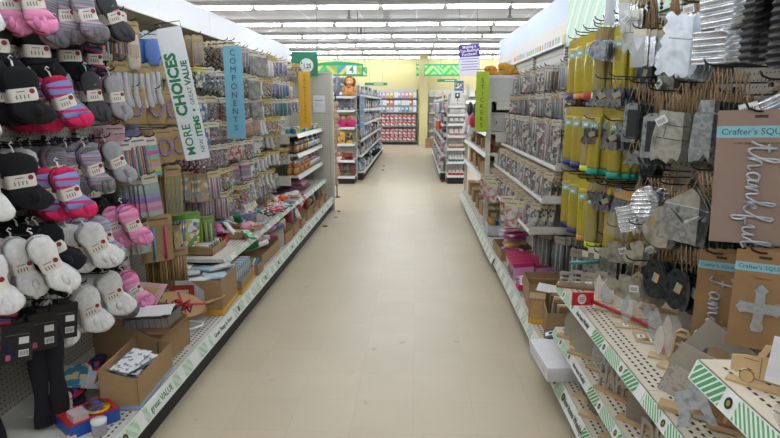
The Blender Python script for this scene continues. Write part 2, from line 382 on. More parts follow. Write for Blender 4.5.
PEGR = PM('dots', ['#8f887a', '#25221e'], 39.37, .5, 0., (1, 0, 0))
for i, (y0, y1, h) in enumerate(RB):
    sh = [(.77, .36, 'new'), (.77, .62, 'new')] if i < 2 else ([] if i < 5 else [(.80, .69, 'plain'), (.80, 1.0, 'plain'), (.80, 1.24, 'plain'), (.80, 1.60, 'plain')])
    bay(-1, 1.3, .76 if i < 4 else .74, y0, y1, .16, 'beige right aisle shelving bay '+rn[i], None, h, sh, 'new' if i < 2 else 'far', None,
        back=PEGR if i < 3 else slat_back, deck=deckR if i < 3 else deckL, hlabel='pale green printed header' if i < 4 else 'pale blue printed header')
# partition upright between the carton bay and sticker bay (front posts)
for Y, lb in ((6.45, 'cream post at the near side of the carton shelves'), (9.2, 'cream post at the far side of the carton shelves')):
    t = tag(put('shelf_post', MB().box((.82, Y+.02, .93), (.05, .035, 1.86), M('#c9c5b8', .5))), lb, 'post')
# short upper shelf with the wooden truck
t = thing('display_shelf', 'short cream perforated shelf at right edge carrying the wooden truck cutouts', 'shelf')
d = MB().box((1.03, .95, .868), (.54, .98, .024), deckR); perf(d, .79, .88, .47, 1.43, .881, 3, .026, .008, .015)
s = put('deck', d, t); strip(s, -1, .46, 1.44, .76, .88, 'ng', .055, .02)
# ------------------------------------------------------------------ hanging hardware
HK = {}
def hook(sg, y, z, xb, tip, label, group):
    L = abs(tip-xb); k = round(L, 2)
    if k not in HK:
        mb = MB().tube([(0, 0, 0), (L*.6, 0, .0), (L-.03, 0, .004), (L-.008, 0, .012), (L, 0, .026)], .0032, STEEL, 5)
        HK[k] = spec('peg_hook', ('wire', mb), ('back_clip', MB().box((.004, 0, 0), (.008, .022, .03), STEEL)))
    o = inst(HK[k], (xb, y, z), (0, 0, 0 if sg > 0 else math.pi), label, 'hook', group)
    return o
rng = random.Random(5)
NH = {}
def hang(sg, sp, p, n=3, gap=.03, yaw=0., desc='', where='', cat='pack', xb=None, roll=0., simple=False, hk=True, jit=.06, dz=0., parts_behind=False, nobehind=None, flip=0., hlab=None, scale=None, yb=None):
    """n copies on one hook; front one at p (hook point), rest further in"""
    xb = xb if xb is not None else (-1.79 if sg > 0 else 1.29)
    base = 0 if sg > 0 else math.pi
    for i in range(n):
        x = p[0]-sg*gap*i
        if (x-xb)*sg < .02: break
        r = (roll*(1 if i == 0 else .4)+rng.uniform(-jit, jit)*.6, 0, base+(yaw*(1-.12*min(i, 4)) if yb is None or i == 0 else yb)+rng.uniform(-jit, jit)+flip)
        z = p[2]+dz-(.002*i)
        lb = ('%s at front %s' % (desc, where)) if i == 0 else ('%s behind front one %s' % (desc, where))
        inst(sp, (x, p[1]+rng.uniform(-.003, .003), z), r, lb, cat, None if n == 1 else where, simple or (i > 0 and not parts_behind), scale)
    if hk: hook(sg, p[1], p[2]+.004, xb, p[0]+sg*.035, hlab or ('dark wire peg hook '+where), 'pegs '+where)
# ------------------------------------------------------------------ socks
def sock_spec(cols, seed=0, band='#e4ddd2', h=.24, w=.050, depth=.078, marks='#8c2b3a', stripes=None, toes=None, name='sock_pack', tag_col=None):
    """folded ankle socks bound by a paper band; hangs from z=0 facing +x"""
    r = random.Random(seed); n = len(cols)
    b = MB(); zb = -h*.50
    for i, c in enumerate(cols):
        x = depth/2-(i+.5)*depth/n; oy = r.uniform(-.007, .007); th = depth/n*.78
        m = M(c, .95, bump=.5, var=.12, vs=60, bs=420) if not (stripes and i in stripes) else PM('stripe', stripes[i], 30., .95, 0., (.02*0, .25, 1))
        rings = []; tip = r.uniform(.6, 1.1)
        prof = [(0, .004, .25, 0), (.03, .5, .7, 0), (.10, .86, 1, 0), (.22, 1, 1.05, 0), (.36, .88, .95, 0), (.46, .70, .75, 0), (.56, .70, .75, .03), (.66, .95, 1.05, .14), (.78, 1.12, 1.2, .34), (.88, 1.0, 1.15, .60), (.95, .7, .9, .78), (1, .25, .3, .88)]
        for t, ww, tt, sh in prof:
            sp = max(0, t-.55)*1.6
            rings.append(((x+(x*1.1)*sp+.0, oy+w*sh*tip*.7+(r.uniform(-.003, .003) if .1 < t < .95 else 0), -.012-t*(h-.012)), (0, w*ww, 0), (th*tt, 0, .0)))
        if stripes and i in stripes:
            ms = M(toes[i % len(toes)] if toes else c, .95, bump=.5, var=.12, vs=60, bs=420)
            b.loft(rings[:3], ms, 10); b.loft(rings[2:9], m, 10); b.loft(rings[8:], ms, 10)
        else: b.loft(rings, m, 10)
        # toe fold: the tucked sock ends that fan out at the foot
        for q in range(3):
            a = r.uniform(-.3, 1.0)
            b.ball((x*1.9+r.uniform(-.008, .010), oy+w*(.05+.6*a), -h*(.74+.20*r.random())), (th*.9, w*.26, h*.10), M(toes[i % len(toes)] if toes else c, .95, bump=.5, var=.12, vs=60, bs=420), 8)
    d = depth/2+.004; wb = w*.80; bm = M(band, .6, var=.02); pb = MB()
    ring = lambda z, k=1.: [(d*math.copysign(abs(math.cos(t))**.35, math.cos(t))*k, wb*math.copysign(abs(math.sin(t))**.35, math.sin(t))*k, z) for t in [2*math.pi*i/16+.1 for i in range(16)]]
    a_, b_ = ring(zb+.024), ring(zb-.026)
    pb.add(a_+b_, [(i, (i+1) % 16, 16+(i+1) % 16, 16+i) for i in range(16)], bm, True)
    pb.add([(v[0]*.98, v[1]*.98, v[2]) for v in a_+b_], [(16+i, 16+(i+1) % 16, (i+1) % 16, i) for i in range(16)], bm, True)
    ink = M('#55504e', .6, var=0); mk = M(marks or '#000000', .6, var=0)
    n = 10
    if marks: pb.add([(d+.0012, wb*.55+.010*math.cos(2*math.pi*k/n), zb+.010+.010*math.sin(2*math.pi*k/n)) for k in range(n)], [tuple(range(n))], mk)
    for k in range(4): pb.box((d+.0012, -wb*.55+wb*.26*k, zb-.008), (.0006, .0035, .015), ink)
    pb.box((d+.0012, -wb*.2, zb+.012), (.0006, .03, .003), ink)
    if tag_col:
        b.box((d-.002, .008, -h*.30), (.004, .012, .009), M('#3fae62', .7)); b.box((d-.002, .012, -h*.40), (.004, .030, .006), M(tag_col, .8))
    hg = MB().tube([(0, 0, .008), (0, 0, -.03)], .004, WHITE, 6).tube([(0, .0, .008), (.0, -.008, .02), (.004, 0, .028), (0, .007, .02)], .003, WHITE, 5)
    return spec(name, ('sock_bundle', b), ('paper_band', pb), ('plastic_hanger', hg))
GR, DG, LG, PK, HP, BL, BK, WH = '#77757a', '#454448', '#a3a1a5', '#e58bb5', '#d8255f', '#7f93c9', '#121216', '#e2e0de'
SK = {
 'pink': sock_spec([PK, HP, BL, '#e7a0c2', HP], 1, stripes={1: ['#d8255f', '#e05f92', '#d8255f'], 0: ['#e58bb5', '#e6a1c0', '#dd84ae']}),
 'greypink': sock_spec([GR, '#b08fa0', '#8f97ad', GR, LG], 2, stripes={0: ['#77757a', '#8d8b90', '#77757a', '#9a8f9c', '#77757a', '#8793ad']}),
 'multi': sock_spec(['#8f8d95', '#c9a0b2', GR, '#8f95b8', DG], 3, stripes={0: ['#85838a', '#c9a0b2', '#8f95b8', '#85838a', '#9a9aa2']}, toes=[GR, '#c9a0b2', GR, '#8f95b8', DG]),
 'darkgrey': sock_spec([DG, '#505054', BK, '#8a8a8e', DG], 4, tag_col='#e07fa8', h=.25),
 'black': sock_spec([BK, '#18181d', BK, '#101014', BK], 5, toes=[BK, '#3c3c42', BK, '#1b1b20', '#66666c'], w=.066),
 'pinkblue': sock_spec([HP, BL, HP, DG, HP], 6, stripes={0: ['#d8255f', '#7f93c9', '#7f93c9'], 1: ['#7f93c9', '#d8255f']}, toes=[HP, HP, HP]),
 'greyred': sock_spec([LG, '#8a8a8e', '#8c2038', GR, '#8c2038'], 7),
 'white': sock_spec([WH, '#d7d5d3', WH, '#cfcdcb', WH], 8, marks='#9a2c3a'),
 'sports': sock_spec([WH, '#dcdad8', WH, '#e0dedc', '#c9c7c5'], 9, marks='#8c2030', w=.062, toes=[WH]),
 'longwhite': sock_spec([WH, '#c9cbc8', '#8f9290', WH, '#e0c4c8'], 10, w=.05, h=.26, toes=[WH, '#e6c5cd']),
 'bluestripe': sock_spec(['#a9adc0', '#b9a9b8', HP, '#9ba3c0'], 11, stripes={0: ['#a2a6b8', '#b9bcc9', '#8f94b5', '#a2a6b8', '#c9a9b5']}),
 'navyred': sock_spec(['#1e2035', '#c22850', '#1e2035', '#2a2c48', '#c22850'], 12, stripes={0: ['#1e2035', '#c22850', '#3f5f8a']}),
}
SD = {'pink': 'pink', 'greypink': 'heather grey', 'multi': 'speckled multicolor', 'darkgrey': 'dark charcoal', 'black': 'black', 'pinkblue': 'pink-and-blue striped',
      'greyred': 'grey-red', 'white': 'white', 'sports': 'white sports', 'longwhite': 'long white', 'bluestripe': 'pale striped', 'navyred': 'navy-red'}
#  px, py(top), kind, n, yaw, roll, row name, X, place
SROW = ['top', 'second', 'third', 'fourth', 'bottom']
SZ = [2.02, 1.70, 1.385, 1.06, .765]
socks = [  # row, y (world), kind, n, yaw deg, roll deg, X front, dz
 (0, 1.98, 'white', 4, -40, 6, -1.46, .0), (0, 2.30, 'pink', 3, -48, -7, -1.47, .02), (0, 2.53, 'greypink', 4, -35, 0, -1.56, -.005), (0, 2.60, 'multi', 3, -45, -8, -1.45, .02), (0, 2.80, 'darkgrey', 4, -35, -17, -1.46, .04),
 (1, 1.93, 'white', 3, -40, 10, -1.48, -.03), (1, 2.16, 'black', 4, -42, -4, -1.50, 0), (1, 2.36, 'pinkblue', 3, -45, -14, -1.46, -.03), (1, 2.47, 'greypink', 4, -30, -8, -1.57, .0), (1, 2.64, 'darkgrey', 3, -30, -3, -1.52, .01), (1, 2.80, 'greyred', 4, -38, -8, -1.50, .0),
 (2, 1.90, 'white', 3, -40, 0, -1.48, .0), (2, 2.13, 'black', 4, -42, -5, -1.50, 0), (2, 2.28, 'white', 3, -30, 0, -1.60, .0), (2, 2.37, 'pinkblue', 2, -42, -13, -1.42, -.07), (2, 2.48, 'greypink', 4, -30, 0, -1.57, .0), (2, 2.60, 'multi', 3, -38, -12, -1.49, -.01), (2, 2.77, 'greyred', 4, -38, -16, -1.49, .0),
 (3, 1.90, 'sports', 3, -40, 0, -1.48, .0), (3, 2.10, 'longwhite', 3, -45, -17, -1.44, .01), (3, 2.26, 'black', 4, -40, -16, -1.50, .03), (3, 2.46, 'sports', 4, -42, -22, -1.46, -.02), (3, 2.64, 'bluestripe', 3, -38, -12, -1.49, -.01), (3, 2.80, 'pink', 3, -42, -16, -1.45, .01),
 (4, 2.00, 'navyred', 4, -30, 6, -1.56, .06), (4, 2.18, 'sports', 3, -40, -4, -1.54, .0), (4, 2.31, 'sports', 3, -40, -10, -1.48, .0), (4, 2.46, 'sports', 2, -40, -12, -1.46, .02), (4, 2.62, 'greypink', 3, -36, -20, -1.48, -.03), (4, 2.80, 'pink', 3, -40, -16, -1.48, -.04),
]
cnt = {}
SDY = [{'_': -.12, 'white': -.06}, {'_': -.03, 'black': -.06, 'pinkblue': -.11}, {'_': -.12, 'pinkblue': -.20, 'black': -.09, 'white': -.05}, {'_': -.14, 'sports': -.10, 'pink': -.12, 'longwhite': -.10}, {'_': -.12, 'navyred': -.05, 'sports': .01}]
for (rw, y, kd, n, yw, rl, X, dz) in socks:
    y += SDY[rw].get(kd, SDY[rw]['_'])
    c = cnt.get(rw, 0); cnt[rw] = c+1
    hang(1, SK[kd], (X, y, SZ[rw]), n, .082, R(yw), SD[kd]+' sock pack', 'on %s sock row, %s from left edge' % (SROW[rw], ORD[c]), 'socks', roll=R(-rl*1.0+2), parts_behind=True, jit=.10, dz=dz, scale=.97,
         hlab='black wire peg hook on %s sock row, %s from left edge' % (SROW[rw], ORD[c]))
# second pegs whose black packs show between the rows
for rw, ys in ((0, (2.08, 2.2, 2.44, 2.66, 2.86)), (2, (2.70, 2.83)), (3, (2.36, 2.74))):
    for k, y in enumerate(ys):
        y -= .06
        hang(1, SK['black' if (rw, k) != (0, 4) else 'navyred'], (-1.60, y, SZ[rw]-.135), 2, .075, R(-35), ('black' if (rw, k) != (0, 4) else 'navy and red')+' sock pack', 'half hidden below %s sock row, %s along' % (SROW[rw], ORD[k]), 'socks', jit=.1)
for i, z in enumerate(SZ):
    o = tag(put('crossbar', MB().box((-1.775, 2.35, z-.02), (.012, 1.08, .03), STEEL)), 'dark horizontal rail carrying the %s row of sock hooks' % SROW[i], 'rail')
# front scan bars seen between rows
# tights: flat black boxes on the bottom row and one long pair hanging
tb = MB().box((0, 0, -.085), (.018, .105, .15), M('#17151a', .45)); tb.box((.0098, .0, -.05), (.001, .08, .002), M('#6a666c'))
tb.box((.0098, .022, -.075), (.001, .034, .026), M('#d8d6d8', .5)); tb.box((.0098, .022, -.125), (.001, .034, .026), M('#d8d6d8', .5))
for k in range(6): tb.box((.0105, .010+k*.005, -.125), (.0006, .002, .018), BLACK)
tb.box((.0098, -.03, -.135), (.001, .016, .022), M('#b0587c', .5)); tb.box((0, 0, -.005), (.004, .04, .03), M('#17151a', .4))
tights = spec('tights_box', ('carton', tb), ('plastic_hook', MB().tube([(0, 0, .0), (0, 0, .02), (0, .006, .03)], .002, BLACK, 5)))
for k, (y, n) in enumerate(((1.94, 5), (2.06, 4), (2.17, 5))):
    hang(1, tights, (-1.50+.02*k, y, .745), n, .03, R(-38), 'flat black boxed tights', ['nearest the picture edge', 'in the middle of three', 'beside the white sports socks'][k], 'tights', roll=R(-6), parts_behind=True,
         hlab='wire peg hook holding the black tights, '+['nearest picture edge', 'middle', 'beside the sports socks'][k])
tl = MB(); rr = random.Random(3)
for leg in (-1, 1):
    rings = []
    for i in range(12):
        t = i/11; rings.append(((.004*leg, leg*(.028+.004*t)+.03*t, -t*.40), (0, .036*(1-.15*t)+.006*math.sin(t*9+leg), 0), (.016, 0, 0)))
    tl.loft(rings, M('#0f0f18', .9, bump=.3, vs=10), 10)
tl.loft([((0, 0, z), (0, w, 0), (.02, 0, 0)) for z, w in ((.05, .05), (.02, .066), (-.02, .068), (-.06, .062))], M('#0f0f18', .9, bump=.3), 10)
tag(put('hanging_tights', tl, None, (-1.50, 2.08, .625), (R(-5), R(3), R(-42))), 'long limp black tights hanging down almost to the base shelf', 'tights')
tag(put('hanging_tights', tl.mesh('hanging_tights'), None, (-1.64, 1.84, .60), (0, 0, R(-42))), 'black tights leg beside the left picture edge', 'tights')
# ------------------------------------------------------------------ base deck, near left
def carton(w, d, h, t=.004, flaps=(), mat=None, cut=0., band=None, front=None, name='cardboard_box'):
    """open box, base centre at origin; w along x, d along y. front: height at +x side"""
    m = mat or kraft; mb = MB(); hf = front if front is not None else h
    mb.box((0, 0, t/2), (w, d, t), m)
    for s in (-1, 1):
        ys = s*(d/2-t/2)
        T = Matrix.Translation((0, ys, 0)) @ Matrix.Rotation(R(-90), 4, 'Z')
        mb.prism([(-w/2, 0), (w/2, 0), (w/2, hf if True else h), (w/2-cut if cut else w/2-.001, h if cut else hf), (-w/2, h)] if cut else [(-w/2, 0), (w/2, 0), (w/2, hf), (-w/2, h)], t, m, T @ Matrix.Rotation(math.pi, 4, 'Z') @ Matrix.Scale(-1, 4, (0, 1, 0)) if False else Matrix.Translation((0, ys, 0)) @ Matrix(((0, 1, 0, 0), (1, 0, 0, 0), (0, 0, 1, 0), (0, 0, 0, 1))))
    mb.box((-w/2+t/2, 0, h/2), (t, d, h), m); mb.box((w/2-t/2, 0, hf/2), (t, d, hf), m)
    ps = [('box_walls', mb)]
    for side, L, a in flaps:
        f = MB()
        if side in '+-':   # flaps on +x/-x
            s = 1 if side == '+' else -1; hh = hf if s > 0 else h
            f.box((s*L/2, 0, 0), (L, d*.96, t), m, None, Matrix.Translation((s*w/2, 0, hh)) @ Matrix.Rotation(R(-a*s), 4, 'Y'))
        else:
            s = 1 if side == 'f' else -1
            f.box((0, s*L/2, 0), (w*.96, L, t), m, None, Matrix.Translation((0, s*d/2, h if True else hf)) @ Matrix.Rotation(R(a*s), 4, 'X'))
        ps.append(('flap', f))
    if band:
        f = MB(); bz, bh, bc = band
        f.box((0, 0, bz), (w+.002, d+.002, bh), M(bc, .6))
        ps.append(('colour_band', f))
    return spec(name, *ps)
def sheet_pile(w, d, n, cols, seed=0, th=.003, spread=.02, name='leaflet'):
    pass
def flat(name, w, d, t, mat, loc, rot, label, cat, extra=None):
    mb = MB().box((0, 0, 0), (w, d, t), mat)
    if extra: extra(mb)
    return tag(put(name, mb, None, loc, rot), label, cat)
inst(carton(.17, .40, .19, flaps=[('f', .09, 75), ('-', .07, -70)], band=(.012, .020, '#8ea4c4'), front=.15), (-1.312, 2.43, .212), (0, 0, R(3)), 'open kraft box with torn side holding leaflets on the near base deck', 'box')
for i in range(7):
    c = ['#d9d9dc', '#c4c6cc', '#3a3c44', '#e3e1de', '#9aa2ae', '#d9d9dc', '#e6e6e8'][i]
    flat('leaflet', .10, .18, .003, PM('print', [c, c, '#8d9098', c], 60., .5), (-1.32+.008*(i % 3), 2.40+.02*(i % 2)-.01, .31+.011*i), (R(rng.uniform(-6, 6)+4), R(rng.uniform(-6, 14)), R(rng.uniform(-25, 25))), '%s leaflet inside the open kraft box, %s from the bottom' % (['white', 'pale grey', 'black', 'cream', 'blue-grey', 'white', 'bright white'][i], ORD[i]), 'leaflet')
# taller kraft piece behind, with folded flap towards the aisle
inst(carton(.34, .36, .235, flaps=[('+', .08, 40)], front=.16, cut=.12), (-1.46, 2.80, .212), (0, 0, R(-3)), 'larger kraft box behind, under the pewter foil tray', 'box')
# foil/pewter tray of charms
def foil_tray():
    b = MB(); m = M('#6e6a68', .35, .5, bump=.4, bs=80)
    b.box((0, 0, .002), (.22, .16, .004), m)
    for k in range(7):
        b.box((-.095+.032*k, -.082, .022), (.026, .006, .044), M('#8f8b88', .3, .6, bump=.5, bs=60)); b.box((-.095+.032*k, .082, .022), (.026, .006, .044), m)
    b.box((0, -.079, .024), (.225, .004, .05), m); b.box((0, .079, .024), (.225, .004, .05), m); b.box((-.111, 0, .024), (.004, .16, .05), m); b.box((.111, 0, .024), (.004, .16, .05), m)
    l = MB()
    for k in range(4): l.box((-.02+.01*k, .01*(-1)**k, .052+.004*k), (.19, .13, .002), M('#d5d2d0', .5), (R(3*k-4), R(-3+k*2), R(8*k-10)))
    return spec('display_tray', ('tray', b), ('paper_liner', l))
inst(foil_tray(), (-1.33, 2.66, .458), (R(0), R(-4), R(0)), 'pewter grey partitioned tray lined with white papers, above the kraft boxes', 'tray')
tag(put('paper_sheet', MB().box((0, 0, 0), (.18, .14, .003), M('#cfa6a6', .6)).box((0, 0, .002), (.10, .08, .001), M('#b9a36a')), None, (-1.48, 2.92, .52), (R(35), 0, R(-10))), 'dusty pink printed sheet behind the pewter tray', 'paper')
# lying sock pack with card, white leaflet
sp_lying = SK['navyred']
inst(SK['navyred'], (-1.66, 2.34, .28), (R(20), R(-88), R(30)), 'navy and pink sock pack lying on the base deck by the pegboard', 'socks')
inst(SK['navyred'], (-1.60, 2.10, .26), (R(0), R(-88), R(70)), 'navy and pink sock pack lying nearer the red toy box', 'socks', simple=True)
flat('header_card', .10, .14, .003, PM('print', ['#b7a37c', '#2f6d84', '#b7a37c', '#93a8a8'], 25., .5), (-1.54, 2.30, .335), (R(18), R(12), R(25)), 'tan and teal printed sock card lying on the sock packs', 'card')
flat('leaflet', .16, .13, .003, M('#c9c8d2', .5), (-1.45, 2.36, .29), (R(10), R(10), R(20)), 'plain white folded leaflet between sock packs and kraft box', 'leaflet', lambda mb: [mb.box((.02+.004*k, -.045, .002), (.0016, .02, .001), BLACK) for k in range(8)] and None)
# red and blue toy box with blister
tb = MB().box((0, 0, .028), (.15, .20, .056), M('#1f4fa0', .4)).box((0, 0, .0575), (.151, .201, .003), M('#b8242b', .4)).box((.0, .015, .060), (.11, .13, .002), M('#232f52', .4))
lg = MB().lathe([(.045, 0), (.048, .002), (.0, .0025)], (.02, .035, .061), M('#d8b02c', .4), 16); lg.box((.02, .035, .0655), (.06, .025, .002), M('#b23a1e', .4), (0, 0, .3)).box((.02, .03, .066), (.03, .05, .002), M('#2e4f9a', .4), (0, 0, .4))
lg.box((-.03, .05, .062), (.05, .03, .002), M('#3c78c0', .4), (0, 0, .2))
bl = MB().box((.03, -.05, .075), (.07, .06, .03), FILM('#f3e4e4', .45, .1)); bl.box((.03, -.05, .068), (.05, .04, .012), M('#c46a6a', .3))
inst(spec('toy_box', ('carton', tb), ('printed_emblem', lg), ('blister', bl)), (-1.385, 2.125, .212), (0, 0, R(-38)), 'red and blue toy box with yellow round emblem on the near base deck', 'toy box')
jar = MB().lathe([(.028, 0), (.03, .004), (.03, .05), (.026, .056)], (0, 0, 0), FILM('#e8d8d8', .4, .1), 14); jl = MB().lathe([(.03, .052), (.031, .054), (.031, .066), (.0, .067)], (0, 0, 0), FILM('#ffffff', .6, .2), 14); jc = MB().box((0, 0, .02), (.03, .03, .03), M('#2f4f96', .5))
inst(spec('clear_tub', ('tub', jar), ('lid', jl), ('contents', jc)), (-1.295, 2.05, .212), (0, 0, 0), 'small clear plastic tub with blue contents beside the toy box', 'tub')
flat('wooden_lattice', .05, .17, .004, M('#c9bb9a', .6), (-1.43, 1.95, .225), (R(0), R(8), R(-48)), 'pale scalloped wooden strip lying at the bottom edge beside the toy box', 'wooden strip', lambda mb: [mb.box((.028, -.07+.028*k, 0), (.02, .014, .004), M('#c9bb9a', .6), (0, 0, .78)) for k in range(6)] and None)
# Merry sign with ribbon, booklet, white box etc.
def ell(a, b, n=24): return [(a*math.cos(2*math.pi*i/n), b*math.sin(2*math.pi*i/n)) for i in range(n)]
FL = Matrix(((0, 1, 0, 0), (0, 0, 1, 0), (1, 0, 0, 0), (0, 0, 0, 1)))     # prism outline (y,z) -> (x,y), thickness -> z
pl = MB().prism(ell(.13, .075), .008, M('#b28a62', .7, bump=.1), FL)
rb = MB(); red = M('#b0202c', .5)
rb.box((.02, 0, .007), (.012, .16, .002), red, (0, 0, .5)).box((.02, 0, .008), (.24, .010, .002), red, (0, 0, .25))
for a in (.5, 2.6, -.6, 3.8): rb.tube([(.02, 0, .01), (.02+.03*math.cos(a), .03*math.sin(a), .022), (.02+.045*math.cos(a+.3), .045*math.sin(a+.3), .016), (.02, 0, .010)], .004, red, 6)
o = inst(spec('wooden_sign', ('plaque', pl), ('ribbon_bow', rb), ('backing', MB().prism(ell(.14, .085), .003, kraft_d, FL @ Matrix.Translation((-.008, 0, 0))))), (-1.42, 3.16, .365), (R(34), R(14), R(14)), scale=1.2, label='oval wooden Merry sign tied with a red ribbon bow', cat='wooden sign')
text('lettering', 'Merry', .075, (-.02, -.012, .0075), (0, 0, math.pi), M('#3a2415', .7), o, .001)
for k, (a, dx) in enumerate(((35, 0), (62, .03))):
    flat('wooden_paddle', .16, .035, .006, M('#c2a06e', .6), (-1.28-dx, 3.36+.03*k, .325-.035*k), (0, R(-12), R(a)), 'bare pale wood slat sticking out beyond the Merry sign, %s one' % ['upper', 'lower'][k], 'wood slat')
tag(put('white_ring', MB().tube([(.10*math.cos(t), .05*math.sin(t), 0) for t in [2*math.pi*k/24 for k in range(25)]], .008, WHITE, 6), None, (-1.36, 3.10, .25), (R(4), 0, R(30))), 'white oval hoop under the Merry sign', 'hoop')
inst(carton(.20, .34, .085, flaps=[]), (-1.50, 3.13, .212), (0, 0, R(8)), 'low kraft box underneath the Merry sign', 'box')
tag(put('blue_bag', MB().loft([((0, 0, z), (w, 0, 0), (0, w*.6, 0)) for z, w in ((0, .03), (.015, .055), (.045, .05), (.065, .025), (.075, .03))], M('#2f7fb5', .35, bump=.6, bs=40), 9), None, (-1.66, 3.13, .36), (R(15), R(10), 0)), 'crumpled bright blue bag by the pegboard behind the Merry sign', 'bag')
tag(put('gift_card', MB().box((0, 0, 0), (.12, .003, .09), M('#b3967f', .7)).box((0, -.002, 0), (.07, .001, .05), PM('mottle', ['#c3b56a', '#7d9a5a'], 30.)), None, (-1.74, 3.0, .36), (R(-20), 0, R(35))), 'pinkish gift card with yellow flower leaning on the pegboard', 'card')
bk = MB().box((0, 0, .06), (.005, .15, .14), M('#a63a2a', .5)); bk.box((.003, 0, .09), (.001, .08, .02), M('#e3cfc0')).box((.003, .0, .07), (.001, .085, .012), M('#d9b9a6')).box((.003, .0, .045), (.001, .07, .006), M('#c98070')).box((.003, 0, .03), (.001, .05, .006), M('#c98070'))
tag(put('red_booklet', bk, None, (-1.47, 3.335, .295), (0, R(-6), R(-80))), 'brick red recipe booklet standing in front of the white box', 'booklet')
tag(put('green_booklet', MB().box((0, 0, .05), (.005, .16, .10), M('#1f4f4d', .5)).box((.003, .03, .05), (.001, .06, .05), M('#c9c6c0')), None, (-1.58, 3.345, .262), (0, R(-6), R(-80))), 'dark green booklet behind the red one', 'booklet')
b = carton(.44, .36, .235, mat=M('#cbc8cc', .6), band=None)
XZ = Matrix(((0, 1, 0, 0), (1, 0, 0, 0), (0, 0, 1, 0), (0, 0, 0, 1)))
inst(spec('display_carton', ('box_walls', b[1][0][1]), ('kraft_corner', MB().prism([(.22, 0), (.22, .236), (.03, .236), (.11, .17), (.11, 0)], .003, kraft, Matrix.Translation((0, -.1815, 0)) @ XZ).box((.2215, 0, .118), (.003, .364, .237), kraft)),
            ('yellow_stripe', MB().box((.165, -.1835, .022), (.112, .003, .035), M('#d9a32c', .5)).box((.2235, 0, .022), (.003, .37, .035), M('#d9a32c', .5)))), (-1.462, 3.55, .212), (0, 0, R(3)), 'large white and kraft display carton with a yellow stripe along its foot', 'box')
for i in range(12):
    c = ['#cfdbe2', '#b9cdd9', '#dfe0e2', '#c9b9bd', '#9fc0d2', '#d8d4d6'][i % 6]
    flat('paper_pad', .15, .10, .012, M(c, .5), (-1.60+.09*(i % 4), 3.46+.09*(i//4), .395+.014*(i % 3)+.02*(i//4)), (R(rng.uniform(-8, 8)), R(rng.uniform(-8, 8)), R(rng.uniform(-30, 40))), '%s paper pad in display carton, %s counting from the near side' % (['pale blue', 'light blue', 'white', 'dusty pink', 'sky blue', 'greyish'][i % 6], ORD[i]), 'paper pad')
inst(carton(.24, .40, .13, front=.10, band=(.015, .03, '#d9a32c')), (-1.36, 3.98, .212), (0, 0, R(3)), 'kraft display tray of coloring books next to the white carton', 'box')
for i in range(8):
    flat('coloring_book', .20, .012, .19, PM('print', [['#d6dfe4', '#cfd6dd', '#e2dcdc'][i % 3], '#a7c4d6', '#dfe3e6', '#c98f9a'], 35., .45), (-1.37, 3.83+.045*i, .31), (R(14), 0, R(4)), 'upright pastel coloring book in the kraft tray, %s from the near end' % ORD[i], 'book')
